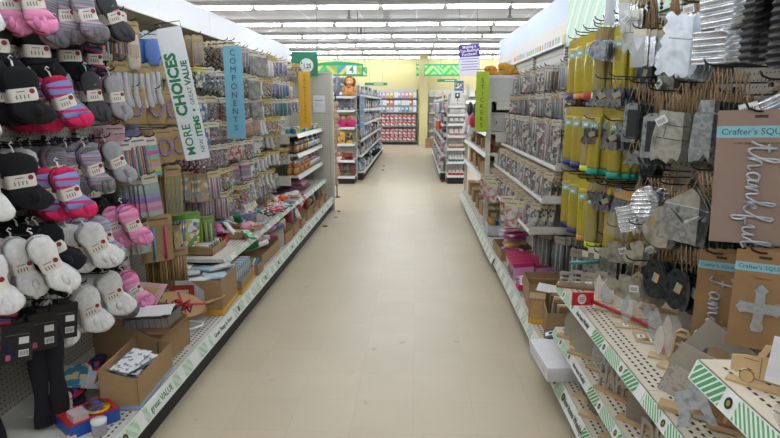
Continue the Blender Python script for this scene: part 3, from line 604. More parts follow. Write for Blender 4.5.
# ------------------------------------------------------------------ carded packs
film = FILM('#b8bec2', .18, .12)
PNAME = {'sticks': 'stick_pack', 'beads': 'bead_bag', 'pillow': 'foam_pack', 'print': 'printed_pack', 'stripes': 'ribbon_pack', 'butterfly': 'cutout_pack', 'mitts': 'shape_pack', 'ring': 'headband_card', 'bars': 'candle_card'}
def dk(c, k=.93):
    c = c.lstrip('#'); return '#'+''.join('%02x' % int(int(c[i:i+2], 16)*k) for i in (0, 2, 4))
def tab(mb, w, mat, z=.0, h=.03):
    mb.prism([(-w/2, z-h), (w/2, z-h), (w/2, z-.004), (w*.38, z+.006), (.012, z+.008), (.010, z+.001), (-.010, z+.001), (-.012, z+.008), (-w*.38, z+.006), (-w/2, z-.004)], .0022, mat)
def pack(kind, head=KRAFT, cols=('#cccccc',), w=.10, h=.20, t=.018, seed=0, name=None, n=0, back=None, bag=True):
    if seed >= 21: cols = [dk(c) for c in cols]
    r = random.Random(seed*7+3); card = MB(); hm = M(head, .75, var=.05); hh = h*.2
    tab(card, w, hm, 0, hh)
    card.box((.0016, 0, -hh*.35), (.0008, w*.7, hh*.18), M('#7fb6c4' if head == KRAFT else '#6d6a66', .6, var=0))
    if back: card.box((-.001, 0, -(hh+h)/2), (.002, w, h-hh), M(back, .75, var=.05))
    c = MB(); z0, z1 = -hh-.004, -h+.004
    if kind == 'sticks':
        n = n or 9
        for i in range(n):
            y = -w*.42+w*.84*(i+.5)/n; dd = r.uniform(.92, 1)
            c.tube([(0, y, z0), (0, y+r.uniform(-.002, .002), z0+(z1-z0)*dd)], w*.36/n, M(cols[i % len(cols)], .45), 5)
    elif kind == 'beads':
        n = n or 34
        for i in range(n):
            c.ball((r.uniform(-t*.3, t*.5), r.uniform(-w*.4, w*.4), z1+abs(z0-z1)*(r.random()**.8)*.92), r.uniform(.006, .010)*w/.1, M(r.choice(cols), .35), 6)
    elif kind == 'pillow':
        c.loft([((0, 0, z0+(z1-z0)*u), (0, w*.46*k, 0), (t*.5*k*k, 0, 0)) for u, k in ((0, .45), (.08, .85), (.3, .97), (.6, 1), (.88, .97), (1, .6))], M(cols[0], .6, bump=.35, var=.1, bs=60), 10)
        if len(cols) > 1: c.box((t*.5, 0, (z0+z1)/2), (.002, w*.6, abs(z1-z0)*.35), M(cols[1], .5))
    elif kind == 'print':
        c.box((0, 0, (z0+z1)/2), (t, w*.94, abs(z1-z0)), PM('print', cols, 38./(w/.1), .4))
    elif kind == 'stripes':
        c.box((0, 0, (z0+z1)/2), (t, w*.94, abs(z1-z0)), PM('stripe', cols, 1/(w*.94), .4, 0., (0, 1, 0) if n == 0 else (0, 0, 1.0/ (abs(z1-z0)/w*.9))))
    elif kind == 'ring':
        rr = w*.34; cz = z0-rr-.02
        c.tube([(.004, rr*.85*math.cos(a), cz+rr*1.2*math.sin(a)) for a in [2*math.pi*k/20 for k in range(21)]], .006, M(cols[0], .4), 6)
        for k in range(14):
            a = 2*math.pi*k/14; c.ball((.007, rr*.85*math.cos(a)*1.12, cz+rr*1.32*math.sin(a)), .006, M(cols[0], .4), 5)
    elif kind == 'butterfly':
        for s in (-1, 1):
            c.prism([(0, z0-.02), (s*w*.42, z0-.005), (s*w*.46, z0-.045), (s*w*.22, z0-.07), (s*w*.36, z0-.10), (s*w*.16, z0-.12), (0, z0-.08)][::s], .006, M(cols[0], .6))
        c.ball((0, 0, z0-.055), (.006, .007, .04), M(cols[0], .6), 6)
    elif kind == 'mitts':
        for k, y in enumerate((-w*.24, w*.22)):
            c.loft([((0, y+k*.002+o, z0+(z1-z0)*u), (0, w*.2*q, 0), (t*.4*q, 0, 0)) for u, q, o in ((0, .7, 0), (.3, .8, 0), (.6, .85, 0), (.8, 1.1, .006), (.95, 1, .014), (1, .4, .016))], M(cols[0], .9, bump=.4, bs=120), 8)
    elif kind == 'bars':      # a few flat bars fixed to a backing
        n = n or 2
        for i in range(n):
            y = -w*.22+w*.44*i/max(1, n-1) if n > 1 else 0
            c.tube([(.006, y, z0-.01), (.006, y, z1+.01)], .008, M(cols[i % len(cols)], .45), 8)
    parts = [('header_card', card), ('contents', c)]
    if bag and kind not in ('ring', 'bars'):
        parts.append(('clear_bag', MB().add([(t*.5+.004, -w*.5, z0+.004), (t*.5+.004, w*.5, z0+.004), (t*.5+.005, w*.5, z1-.003), (t*.5+.005, -w*.5, z1-.003), (t*.5+.0085, -w*.1, z0*.5+z1*.5), ],
                     [(0, 4, 1), (1, 4, 2), (2, 4, 3), (3, 4, 0)], film)))
    return spec(name or PNAME[kind], *parts)
def booklet_pack(w, h, cols, seed=0):
    return pack('print', '#d9d6cf', cols, w, h, .012, seed, 'activity_book')
# --- bay 2 (behind MORE CHOICES sign), placed by what hangs where
K2 = {
 'creamtall': (pack('pillow', '#b9a06a', ['#d6cbb8', '#c2ad8a'], .085, .26, .022, 1, back='#b49a66'), 'gold topped cream lace pack'),
 'bluebag': (pack('pillow', '#c9d0d6', ['#2f6fd0'], .10, .19, .03, 2), 'bright blue glitter bag'),
 'kraftcup': (pack('mitts', '#b19763', ['#cfc9c8', '#dcd8d6'], .085, .25, .022, 3), 'gold-tabbed white tube pack'),
 'gold': (pack('print', '#b79a58', ['#b89c60', '#a8894c', '#c5b27e'], .085, .24, .016, 4), 'gold foil craft pack'),
 'ring': (pack('ring', '#b29768', ['#8a76b5'], .12, .20, .012, 5, 'headband_card', back='#a98b5e', bag=False), 'kraft card with lavender beaded headband'),
 'pinkfelt': (pack('print', '#c9a9b4', ['#dfa4b4', '#e2aebb', '#d8a0b0'], .12, .20, .012, 6), 'pale pink felt sheet pack'),
 'purplefelt': (pack('print', '#8f8fb0', ['#6b5a9a', '#7767a4', '#62528f'], .09, .17, .012, 7), 'purple felt sheet pack'),
 'pens': (pack('sticks', '#e2dfda', ['#c23a63', '#d8d2cc', '#2d7f95', '#d0b23a', '#c86a92', '#31356a'], .10, .22, .022, 8, n=7), 'multicolored gel pen pack'),
 'tape': (pack('stripes', '#d8d4c8', ['#e0b53c', '#7fc7c0', '#e05c98', '#6dc1c8', '#e0cf4c', '#c79fd0'], .08, .22, .02, 9, n=1), 'rainbow tape strip pack'),
 'lavender': (pack('stripes', '#cfc6ae', ['#9c84bd', '#a99ac4', '#9fb8b2', '#aebfb5', '#d38ab0', '#e0a3c0'], .09, .24, .018, 10, n=1), 'lavender mint and pink glitter tape pack'),
 'sticks': (pack('sticks', '#b59a6b', ['#8a6b3c', '#7d9a48', '#a87f4a', '#5f8a3c', '#b98b4d', '#9a7a45'], .12, .32, .014, 11, n=10, back='#a98a58'), 'long kraft pack of green and tan sticks'),
 'notebook': (pack('print', '#a58d68', ['#b9a27a', '#d8d5d0', '#8f8f98', '#d5a23a'], .10, .20, .012, 12), 'kraft notebook set with white band'),
 'slimbars': (pack('bars', '#b79a6c', ['#4f9fd0', '#cf3a84'], .16, .28, .012, 13, back='#a88b62', bag=False), 'blue and pink candle card'),
 'tag': (pack('print', '#9a8058', ['#c2a26a', '#b0905a', '#c9ad78'], .05, .15, .02, 14), 'slim kraft tag bundle'),
 'kidbook': (pack('print', '#6fa838', ['#e6e8e4', '#5d9c3f', '#7fb8d8', '#d8c24a', '#cf6b4b', '#eef0ec'], .11, .24, .012, 15, 'activity_book'), 'green topped farm sticker book'),
 'grass': (pack('sticks', '#7f9a4c', ['#6fa02f', '#86b83c', '#c9c24a', '#557f2a', '#5c4a3a'], .09, .24, .03, 16, n=10), 'bright green grass pick pack'),
 'kraftroll': (pack('sticks', '#a88b62', ['#9b7b4f', '#8b6c43', '#a98a5c'], .13, .26, .03, 17, n=6, bag=False), 'kraft wrapped dowel bundle'),
 'film': (pack('print', '#c9c7c2', ['#bdb9b4', '#d0ccc8', '#a29e9a', '#b5a79a'], .09, .18, .02, 18), 'clear bag of grey glitter shapes'),
 'tubes': (pack('sticks', '#c8b48a', ['#dcd4cc', '#8fa87c', '#b9986c', '#8a5d74'], .10, .28, .02, 19, n=7), 'pastel craft tube pack'),
}
def W2(px, py, X=-1.52): return at(px, py, X=X)
items2 = [ # px,py of hook point, key, n, gap, yaw, roll, X, where
 (118, 12, 'pens', 2, .05, -30, 0, -1.60), (131, 22, 'creamtall', 3, .04, -35, 0, -1.58), (150, 32, 'bluebag', 2, .05, -40, -4, -1.55), (163, 40, 'gold', 3, .03, -35, 0, -1.57),
 (120, 62, 'kraftcup', 2, .03, -35, 0, -1.62), (131, 63, 'kraftcup', 3, .03, -35, 0, -1.60), (143, 64, 'kraftcup', 3, .03, -35, 0, -1.57), (154, 62, 'kraftcup', 3, .03, -35, 0, -1.55), (168, 66, 'gold', 4, .03, -32, 0, -1.58),
 (134, 88, 'ring', 5, .03, -38, 0, -1.60), (155, 90, 'ring', 5, .028, -38, 0, -1.56), (171, 92, 'ring', 5, .028, -38, 0, -1.54),
 (114, 126, 'pinkfelt', 3, .03, -34, 0, -1.62), (131, 122, 'purplefelt', 3, .03, -30, 0, -1.66), (126, 142, 'pens', 3, .035, -38, -2, -1.58), (137, 138, 'pens', 3, .04, -38, -4, -1.54), (149, 138, 'tape', 5, .028, -40, -6, -1.50),
 (163, 130, 'ring', 6, .028, -40, 0, -1.54), (178, 128, 'ring', 6, .03, -40, 0, -1.50),
 (128, 172, 'pinkfelt', 2, .03, -34, 0, -1.66), (137, 176, 'lavender', 4, .035, -38, -6, -1.58), (149, 175, 'lavender', 6, .03, -40, -6, -1.50), (120, 250, 'film', 3, .03, -30, 0, -1.60), (108, 262, 'film', 3, .03, -30, 0, -1.58),
 (160, 168, 'sticks', 3, .03, -35, 0, -1.62), (172, 166, 'sticks', 5, .03, -36, 0, -1.55), (190, 172, 'notebook', 5, .03, -40, 4, -1.60), (203, 174, 'notebook', 8, .024, -42, 4, -1.52),
 (141, 224, 'film', 3, .03, -36, 0, -1.6), (158, 216, 'slimbars', 4, .02, -42, 0, -1.54), (176, 226, 'tag', 6, .025, -40, 0, -1.50), (192, 212, 'kidbook', 6, .022, -38, 4, -1.50), (208, 216, 'grass', 6, .032, -38, 0, -1.48), (166, 250, 'kraftroll', 3, .045, -40, 0, -1.56), (178, 248, 'kraftroll', 3, .045, -40, 0, -1.50),
]
srt = sorted(range(len(items2)), key=lambda i: items2[i][1]); rows2 = {}
for i in srt:
    it = items2[i]; y = it[1]
    rw = 0 if y < 50 else 1 if y < 80 else 2 if y < 100 else 3 if y < 135 else 4 if y < 160 else 5 if y < 200 else 6
    rows2.setdefault(rw, []).append(it)
RN7 = ['top', 'second', 'third', 'fourth', 'fifth', 'sixth', 'lowest', 'very lowest']
for rw, L in rows2.items():
    for k, (px, py, key, n, gap, yw, rl, X) in enumerate(sorted(L)):
        sp, ds = K2[key]
        hang(1, sp, W2(px, py, X), n, gap, R(yw), ds, '%s row, %s after socks' % (RN7[rw], ORD[k]), 'craft pack', roll=R(-rl), hlab='dark peg hook %s along %s row, left craft bay after the socks' % (ORD[k], RN7[rw]), jit=.05)
# --- bays 3-5 : dense pegs behind and beyond COMPONENTS sign
K3 = {
 'pencils': (pack('sticks', KRAFT, ['#b58a4a', '#7fae9a', '#c48a92', '#b9a24a', '#8f86a8'], .10, .20, .02, 21, back='#a98a60'), 'kraft pack of colored dowels'),
 'cones': (pack('beads', '#cbbf9f', ['#4c3a30', '#64503f', '#8f887f', '#b5a995'], .11, .18, .035, 22), 'brown and grey pinecone pack'),
 'black': (pack('beads', '#c9c2b4', ['#1c1a1c', '#2c282a', '#4b4543', '#78706a'], .11, .16, .035, 23), 'black bead pack'),
 'bluewin': (pack('print', '#c9c2a6', ['#2f6fb0', '#2f6fb0', '#dfe3e2', '#c9ae8c'], .10, .19, .03, 24), 'blue panel clay pack'),
 'yellowblue': (pack('print', '#c6b83e', ['#2c4a86', '#31518c', '#c9b93a', '#dcd9cf'], .09, .14, .03, 25), 'navy and yellow pack'),
 'clear': (pack('beads', '#d0c8b8', ['#c9c6c1', '#a7a29c', '#e2dfdb', '#8a837b'], .10, .16, .035, 26, n=26), 'clear bag of grey white findings'),
 'redbrown': (pack('beads', '#cabfae', ['#6f4034', '#8f5a45', '#a33a3e', '#55392f', '#c9b8a4'], .10, .17, .035, 27), 'rust brown bead pack'),
 'amber': (pack('pillow', '#c9bd9b', ['#9b7350', '#b58c63'], .13, .15, .04, 28), 'amber brown feather pack'),
 'taupe': (pack('print', '#c9c0ae', ['#8d847b', '#9a9188', '#7e766d', '#a59d94'], .13, .21, .05, 29), 'taupe grey ribbon box pack'),
 'mauve': (pack('sticks', '#b9a9a5', ['#5a4046', '#a48f95', '#6b4f57', '#c4b4b4'], .13, .16, .03, 30, n=12), 'mauve and dark brush pack'),
 'foam': (pack('pillow', '#b39d63', ['#e2ddd4', '#e9e6e0'], .14, .21, .05, 31), 'white foam pack with gold header'),
 'gloves': (pack('mitts', '#cfc5a6', ['#e4e0d8'], .14, .17, .05, 32), 'white foam mitten pack'),
 'whiteblack': (pack('print', '#d6d2c8', ['#d9d7d4', '#2b282a', '#e3e1de', '#8c888a'], .11, .13, .04, 33), 'white pack with black print'),
 'goldbag': (pack('beads', '#c4a84e', ['#c79a2e', '#d8c9a0', '#e0d6bd', '#b9802a'], .11, .17, .035, 34), 'gold and clear bead pack'),
 'brushes': (pack('sticks', '#c9c2b0', ['#1f5f9c', '#2a8f72', '#174a86', '#39a06c', '#c9d3d4'], .11, .19, .03, 35, n=8), 'blue and green brush pack'),
 'purple': (pack('sticks', '#d5c9b4', ['#3a4fae', '#6d4fae', '#c9b9dc', '#d18a3c', '#2e6fc0'], .11, .17, .03, 36, n=8), 'blue and purple marker pack'),
 'pinkpens': (pack('sticks', '#c6b791', ['#e2dedc', '#cf6a92', '#4f3f44', '#e6e2e0', '#d88aa9'], .10, .21, .03, 37, n=9), 'pink and white brush pen pack'),
 'pinkblack': (pack('beads', '#cdc6b6', ['#2b2428', '#d07a98', '#e4d7d8', '#57494f', '#a3223e'], .11, .16, .035, 38), 'pink white and black bead pack'),
 'rainbow': (pack('beads', '#c9b98d', ['#d84a4a', '#4aa8c9', '#e0c43c', '#6cbf5c', '#d85a9c', '#e8e4e0'], .11, .18, .04, 39, n=44), 'rainbow pony bead pack'),
 'neon': (pack('beads', '#c4b68a', ['#ec3f7c', '#3fbf6c', '#f08a2c', '#f2dc3c', '#3f7fd8', '#e8487a'], .13, .15, .05, 40, n=26), 'neon pom-pom pack'),
 'butterfly': (pack('butterfly', '#c9c1a6', ['#e4e2de'], .14, .17, .02, 41), 'white butterfly cutout pack'),
 'socksw': (pack('mitts', '#c2b07a', ['#dcd8d0'], .12, .14, .045, 42), 'white foam shape pack'),
 'green': (pack('print', '#d8d4c6', ['#3c9a6c', '#e8c43c', '#d8d8d4', '#c95f8f'], .09, .16, .03, 43), 'green and yellow print pack'),
 'kraftcard': (pack('print', KRAFT, ['#b8976a', '#c8ac80', '#e2ddd6', '#a3845a'], .10, .19, .02, 44), 'kraft tag card pack'),
 'pinkgrey': (pack('stripes', '#cfc2ae', ['#8a8488', '#a39ca0', '#c65a93', '#b8b2b4', '#8a8488'], .11, .17, .04, 45, n=1), 'grey pack with magenta stripe'),
 'redyellow': (pack('print', '#cfc6b4', ['#b3283a', '#c83c40', '#e0dad2', '#d8b8a0'], .10, .13, .03, 46), 'dark red ribbon pack'),
}
# (row z, start y, list of kinds at .17 spacing)
G3 = [
 (2.02, 4.05, ['pencils', 'pencils', 'cones', 'cones', 'cones', 'mauve', 'mauve', 'taupe', 'taupe', 'foam', 'foam', 'foam', 'goldbag', 'purple', 'goldbag', 'purple', 'clear', 'goldbag', 'purple']),
 (1.80, 4.00, ['yellowblue', 'black', 'clear', 'black', 'kraftcard', 'whiteblack', 'clear', 'taupe', 'taupe', 'gloves', 'goldbag', 'goldbag', 'clear', 'purple', 'brushes', 'purple', 'foam', 'goldbag']),
 (1.60, 4.02, ['bluewin', 'cones', 'redbrown', 'black', 'green', 'clear', 'clear', 'taupe', 'gloves', 'foam', 'goldbag', 'brushes', 'brushes', 'brushes', 'brushes', 'goldbag', 'clear', 'purple', 'goldbag']),
 (1.42, 4.00, ['bluewin', 'pinkblack', 'black', 'redbrown', 'kraftcard', 'clear', 'amber', 'amber', 'gloves', 'gloves', 'goldbag', 'goldbag', 'goldbag', 'clear', 'goldbag']),
 (1.24, 3.96, ['pinkblack', 'pinkblack', 'clear', 'redyellow', 'redyellow', 'green', 'clear', 'amber', 'butterfly', 'socksw', 'socksw', 'socksw', 'goldbag', 'goldbag']),
 (1.06, 4.00, ['pinkpens', 'pinkpens', 'rainbow', 'rainbow', 'pinkgrey', 'pinkgrey', 'butterfly', 'clear', 'socksw', 'socksw', 'socksw', 'socksw', 'goldbag', 'goldbag']),
 (.88, 4.02, ['pinkpens', 'pinkpens', 'neon', 'rainbow', 'neon', 'clear', 'socksw', 'kraftcard', 'socksw', 'socksw', 'socksw', 'goldbag']),
]
for rw, (z, y0, L) in enumerate(G3):
    y = y0
    for k, key in enumerate(L):
        sp, ds = K3[key]
        if rw > 2 and y > 6.42: break
        dy = .165 if y < 5.2 else .185
        if rng.random() < .96:
            hang(1, sp, (-1.49+rng.uniform(-.05, .03), y, z+rng.uniform(-.012, .012)), 4 if y < 5.2 else 3, .045, R(-38+rng.uniform(-6, 8)), ds, 'on %s row, %s past green-lettered sign' % (RN7[rw], ORD[k]), 'craft pack', roll=R(rng.uniform(-4, 4)), jit=.12,
                 hlab='dark peg hook %s along %s row behind the blue sign' % (ORD[k], RN7[rw]))
        y += dy
# lower hooks near the upper shelf
for (px, py, key, n, w) in ((192, 190, 'notebook', 0, ''),):
    pass
# ------------------------------------------------------------------ hanging signs on the left
def sign(label, w, h, t, mat, loc, rot, extra=None, name='hanging_sign', cat='sign'):
    o = thing(name, label, cat, loc, rot)
    mb = MB(); r = .008
    mb.prism([(-w/2+r, -h/2), (w/2-r, -h/2), (w/2, -h/2+r), (w/2, h/2-r), (w/2-r, h/2), (-w/2+r, h/2), (-w/2, h/2-r), (-w/2, -h/2+r)], t, mat, Matrix.Rotation(R(-90), 4, 'Z'))
    put('board', mb, o)
    if extra: extra(o)
    return o
def ex(o):
    g = M('#1c7a4e', .5, var=0); g2 = M('#23553f', .5, var=0)
    for b, sz, x, z, bd in (('MORE', .062, -.022, -.235, .0008), ('CHOICES', .078, -.022, .055, .0034), ('NEW', .031, .040, -.275, 0), ('ITEMS', .042, .040, -.17, .0018), ('•', .05, .040, -.085, .001), ('GREAT', .031, .040, -.01, 0), ('VALUE', .042, .040, .11, .0018)):
        text('lettering', b, sz, (x, -.0035, z), (R(90), R(-90), 0), g if bd or b == 'MORE' else g2, o, .0006, 1.0, bd)
    put('wire_holder', MB().tube([(-.065, .003, .335), (-.065, .003, .37), (.065, .003, .37), (.065, .003, .335)], .0022, STEEL, 5).tube([(-.065, .004, .37), (-.065, .10, .372), (-.3, .38, .372)], .0025, STEEL, 5), o)
sign('white sign lettered MORE CHOICES in green, hanging tilted over the left pegs', .131, .69, .005, M('#d8dcde', .45, var=.01), at(183.5, 95, Y=3.0), (0, R(-9), R(6)), ex)
def vert(word, sz, step, z0, mat):
    def f(o):
        for i, ch in enumerate(word): text('lettering', ch, sz, (0, -.0035, z0-step*i), (R(90), 0, 0), mat, o, .0005)
        put('wire_holder', MB().tube([(-.06, .003, f.h/2-.01), (-.06, .003, f.h/2+.025), (.06, .003, f.h/2+.025), (.06, .003, f.h/2-.01)], .002, STEEL, 5).tube([(-.06, .003, f.h/2+.025), (-.06, .10, f.h/2+.027), (-.25*f.s, .18, f.h/2+.027)], .002, STEEL, 5), o)
    return f
f = vert('COMPONENTS', .060, .060, .285, M('#24404c', .5, var=0)); f.h = .665; f.s = 1
o = sign('pale blue sign reading COMPONENTS downwards above the left pegs', .135, .665, .004, M('#79b6cf', .5, var=.01), at(234.5, 93, Y=4.2), (0, 0, R(4)), f)
f = vert('PAINTS/CANVAS', .040, .043, .27, M('#54430f', .5, var=0)); f.h = .64; f.s = 1
sign('mustard yellow sign reading PAINTS/CANVAS above the paint shelves', .135, .64, .004, M('#dba52a', .5, var=.01), at(305, 100, Y=6.6), (0, 0, R(3)), f)
# ------------------------------------------------------------------ left upper shelf goods (Z=.50)
def bottle(name, body, cap, r=.022, h=.11, label=None, neck=.35):
    b = MB().lathe([(r*.9, 0), (r, .004), (r, h*.62), (r*.8, h*.72), (r*neck, h*.78), (r*neck, h*.84)], (0, 0, 0), M(body, .25), 10)
    c = MB().lathe([(r*(neck+.12), h*.82), (r*(neck+.14), h), (0, h+.001)], (0, 0, 0), M(cap, .4), 10)
    ps = [('flask', b), ('cap', c)]
    if label: ps.append(('label', MB().lathe([(r+.0006, h*.14), (r+.0008, h*.52)], (0, 0, 0), M(label, .6), 10)))
    return spec(name, *ps)
ZU = .502
inst(carton(.20, .30, .075, front=.055, name='cardboard_tray'), (-1.52, 3.92, ZU), (0, 0, 0), 'kraft tray of paper sheets at the near end of the upper shelf', 'tray')
for i in range(9):
    c = ['#d8d3cf', '#b9b3ae', '#cfc9c4', '#8a8480', '#d9c9cf'][i % 5]
    flat('paper_sheet', .15, .012, .075, M(c, .5), (-1.52, 3.80+.03*i, ZU+.045), (R(35+4*i % 9), 0, R(rng.uniform(-12, 12))), '%s card leaning in near kraft tray, %s along' % (['white', 'grey', 'cream', 'dark grey', 'pinkish'][i % 5], ORD[i]), 'card')
inst(carton(.12, .20, .06, mat=M('#b9382c', .6)), (-1.50, 4.14, ZU+.001), (0, 0, R(10)), 'small red-orange box on the upper shelf behind the kraft tray', 'box')
inst(carton(.22, .30, .075, front=.05, name='cardboard_tray'), (-1.46, 4.42, ZU), (0, 0, 0), 'kraft tray second from near end on the upper shelf', 'tray')
for i in range(8):
    c = ['#d9d6d3', '#c45c86', '#e2dfdc', '#7aa7b8', '#dcd8d4', '#2f8f58', '#e2dcd6', '#c9a9b9'][i]
    tag(put('craft_bag', MB().loft([((0, -.07, .012), (.03, 0, 0), (0, 0, .004)), ((0, -.06, .015), (.035, 0, 0), (0, 0, .012)), ((0, .05, .02), (.035, 0, 0), (0, 0, .016)), ((0, .07, .018), (.03, 0, 0), (0, 0, .004))], M(c, .45, bump=.6, bs=60), 8), None, (-1.58+.05*(i % 3), 4.12+.09*i, ZU+.07+.02*(i % 2)), (R(20*(i % 3)), R(15), R(40*i))),
        '%s crinkled craft bag heaped on the upper shelf behind the kraft trays, %s along' % (['white', 'magenta', 'ivory', 'pale blue', 'off-white', 'green', 'cream', 'lilac'][i], ORD[i]), 'bag')
# blue tray of white shapes
bt = MB().box((0, 0, .004), (.22, .42, .008), M('#7d98b4', .5)).box((.108, 0, .03), (.004, .42, .05), M('#7d98b4', .5)).box((-.108, 0, .03), (.004, .42, .05), M('#7d98b4', .5)).box((0, -.208, .03), (.22, .004, .05), M('#7d98b4', .5)).box((0, .208, .03), (.22, .004, .05), M('#7d98b4', .5))
tag(put('blue_tray', bt, None, (-1.54, 4.95, ZU+.07), (0, R(6), 0)), 'slate blue shallow tray of white foam figures on the upper shelf', 'tray')
inst(carton(.2, .4, .066), (-1.54, 4.95, ZU), (0, 0, 0), 'kraft box supporting the slate blue tray', 'box')
def figurine(c='#e4e2de'):
    b = MB(); m = M(c, .7, bump=.3, bs=60)
    b.ball((0, 0, .035), (.03, .026, .036), m, 9).ball((0, 0, .085), (.022, .02, .022), m, 9)
    for s in (-1, 1): b.ball((.005, s*.016, .108), (.007, .007, .013), m, 6).ball((.012, s*.026, .045), (.010, .010, .02), m, 6).ball((.018, s*.014, .008), (.018, .012, .010), m, 6)
    return spec('white_figurine', ('body', b))
fg = figurine()
for i in range(10):
    inst(fg, (-1.59+.10*(i % 2), 4.79+.075*(i//2), ZU+.085), (0, 0, R(rng.uniform(-50, 10))), 'white foam animal figure in slate blue tray, %s' % ['%s %s from near end' % (['pegboard side', 'aisle side'][i % 2], ORD[i//2])][0], 'figurine', scale=rng.uniform(.7, .85))
big = figurine('#e9e5e0'); inst(big, (-1.40, 5.52, ZU), (0, 0, R(-40)), 'tall white foam figurine with pointed top past the green-lidded jar', 'figurine', scale=1.25)
gj = spec('glitter_jar', ('jar', MB().lathe([(.045, 0), (.05, .006), (.05, .075), (.046, .08)], (0, 0, 0), M('#cfcac6', .2), 14)), ('lid', MB().lathe([(.052, .078), (.053, .08), (.053, .102), (0, .103)], (0, 0, 0), M('#147a4a', .4), 14)))
inst(gj, (-1.44, 5.0, ZU), (0, 0, 0), 'wide clear jar with dark green lid on the upper shelf', 'jar')
inst(carton(.10, .14, .05, mat=M('#b8322c', .6)), (-1.42, 5.45, ZU), (0, 0, R(8)), 'red open box below the white figurine', 'box')
for i, (y, x, c, n) in enumerate(((5.85, -1.48, '#e0611f', 'bright orange'), (6.02, -1.44, '#d9561c', 'deep orange'), (5.72, -1.60, '#e3ded8', 'white'), (6.22, -1.45, '#e1d9d6', 'off-white'), (6.38, -1.40, '#d9d3cf', 'pale grey'), (6.15, -1.62, '#a8855c', 'tan'), (4.62, -1.42, '#d99ab0', 'pink'), (4.72, -1.50, '#c9b0cf', 'lilac'))):
    tag(put('craft_bag', MB().loft([((0, -.09, .03), (.02, 0, 0), (0, 0, .02)), ((0, -.06, .035), (.05, 0, 0), (0, 0, .032)), ((0, .05, .035), (.05, 0, 0), (0, 0, .032)), ((0, .09, .03), (.02, 0, 0), (0, 0, .016))], M(c, .35, bump=.6, bs=50), 9), None, (x, y, ZU), (0, 0, R(rng.uniform(-40, 40)))),
        '%s shiny craft bag lying on the upper shelf %s' % (n, 'beyond the white figurine' if i < 6 else 'between trays'), 'bag')
inst(carton(.12, .18, .09), (-1.56, 5.6, ZU), (0, 0, R(5)), 'small open kraft box beside the white figurine', 'box')
RC = [('red', '#c2353c'), ('white', '#dcd9d5'), ('magenta', '#c43f86'), ('yellow', '#d2b23c'), ('green', '#2f9a5c'), ('blue', '#4a84b8'), ('orange', '#d8702c'), ('lilac', '#a890c0'), ('cream', '#d6cdb8'), ('black', '#2a282b')]
for i in range(34):
    cn_, c = RC[(i*7+i//5) % 10]; y = 4.15+.066*i
    tag(put('craft_packet', MB().box((0, 0, 0), (.07, .13, .018), PM('print', [c, c, '#dcd8d2', dk(c)], 45., .35)).box((0, .058, .0095), (.07, .018, .001), M('#d8d2c6', .6)), None, (-1.66+.17*(i % 3)+rng.uniform(-.02, .02), y, ZU+.035+.03*(i % 4 == 1)+(.06 if 4.72 < y < 5.2 else 0)), (R(rng.uniform(-15, 25)), R(rng.uniform(-20, 20)), R(rng.uniform(-80, 80)))),
        '%s flat craft packet on the upper left shelf, %s in from the edge' % (cn_, ['third', 'second', 'first'][i % 3]), 'craft packet', '%s packets line %d' % (cn_, i % 3))
for k, key in enumerate(['neon', 'neon', 'clear', 'butterfly', 'socksw', 'socksw', 'pinkpens', 'goldbag', 'socksw', 'clear']):
    sp, ds = K3[key]
    hang(1, sp, (-1.53, 4.42+.18*k, .80), 3, .045, R(-38+rng.uniform(-8, 8)), ds, 'just over upper shelf, %s along' % ORD[k], 'craft pack', hlab='low dark peg hook just over the upper shelf, %s from near end' % ORD[k])
# pink foam sheets on the lowest paint shelf
for i in range(7):
    c = ['#c98ba2', '#d296ab', '#b87a93', '#d8a3b4', '#c4839c', '#d79bb0', '#cf90a6'][i]
    o = MB(); n = 8
    o.add([(.24*(a/n-.5), y, .012*math.sin(a/n*math.pi)) for y in (-.26, .26) for a in range(n+1)]+[(.24*(a/n-.5), y, .012*math.sin(a/n*math.pi)-.006) for y in (-.26, .26) for a in range(n+1)],
          [(a, a+1, n+2+a, n+1+a) for a in range(n)]+[(2*n+2+a, 3*n+3+a, 3*n+4+a, 2*n+3+a) for a in range(n)]+[(a, 2*n+2+a, 2*n+3+a, a+1) for a in range(n)], M(c, .6), True)
    tag(put('foam_sheet', o, None, (-1.52+.01*(i % 3), 6.95+.02*(i % 2), .50+.018*i), (R(0), R(-3+i), R(3*i-9))), '%s pink foam sheet, %s from the bottom of its pile' % (['dusty', 'soft', 'deep', 'pale', 'rosy', 'light', 'medium'][i], ORD[i]), 'foam sheet')
# paint shelves
cols_j = [('#2f5f9c', '#d8c23a'), ('#d9b52c', '#e2e0da'), ('#3f8f9c', '#d9d6cf'), ('#c9c4b8', '#2f4f96'), ('#7fae4c', '#e0d9c9')]
jars = [bottle('paint_jar', a, b, .026, .07, None, .8) for a, b in cols_j]; jn = ['blue', 'yellow', 'teal', 'cream', 'green']
for i in range(14):
    for x in (-1.41, -1.48):
        k = (i*3+(x < -1.45)*2) % 5
        inst(jars[k], (x, 6.52+.115*i, 1.212), (0, 0, 0), '%s paint jar in %s line of top paint shelf' % (jn[k], 'front' if x > -1.45 else 'back'), 'paint', '%s jars %s' % (jn[k], 'front' if x > -1.45 else 'back'), simple=True)
b2 = [bottle('paint_bottle', a, b, .028, .175, c) for a, b, c in (('#5c3a24', '#1c1a1a', '#8a6a4a'), ('#8a4a24', '#242021', '#c9b08a'), ('#c9a23a', '#e0dcd2', '#e0d4b0'), ('#1f2f6c', '#15151c', '#c9ccd8'), ('#3a2420', '#5c6a9c', '#9c8464'))]; bn = ['dark brown', 'rust brown', 'golden', 'navy blue', 'chocolate']
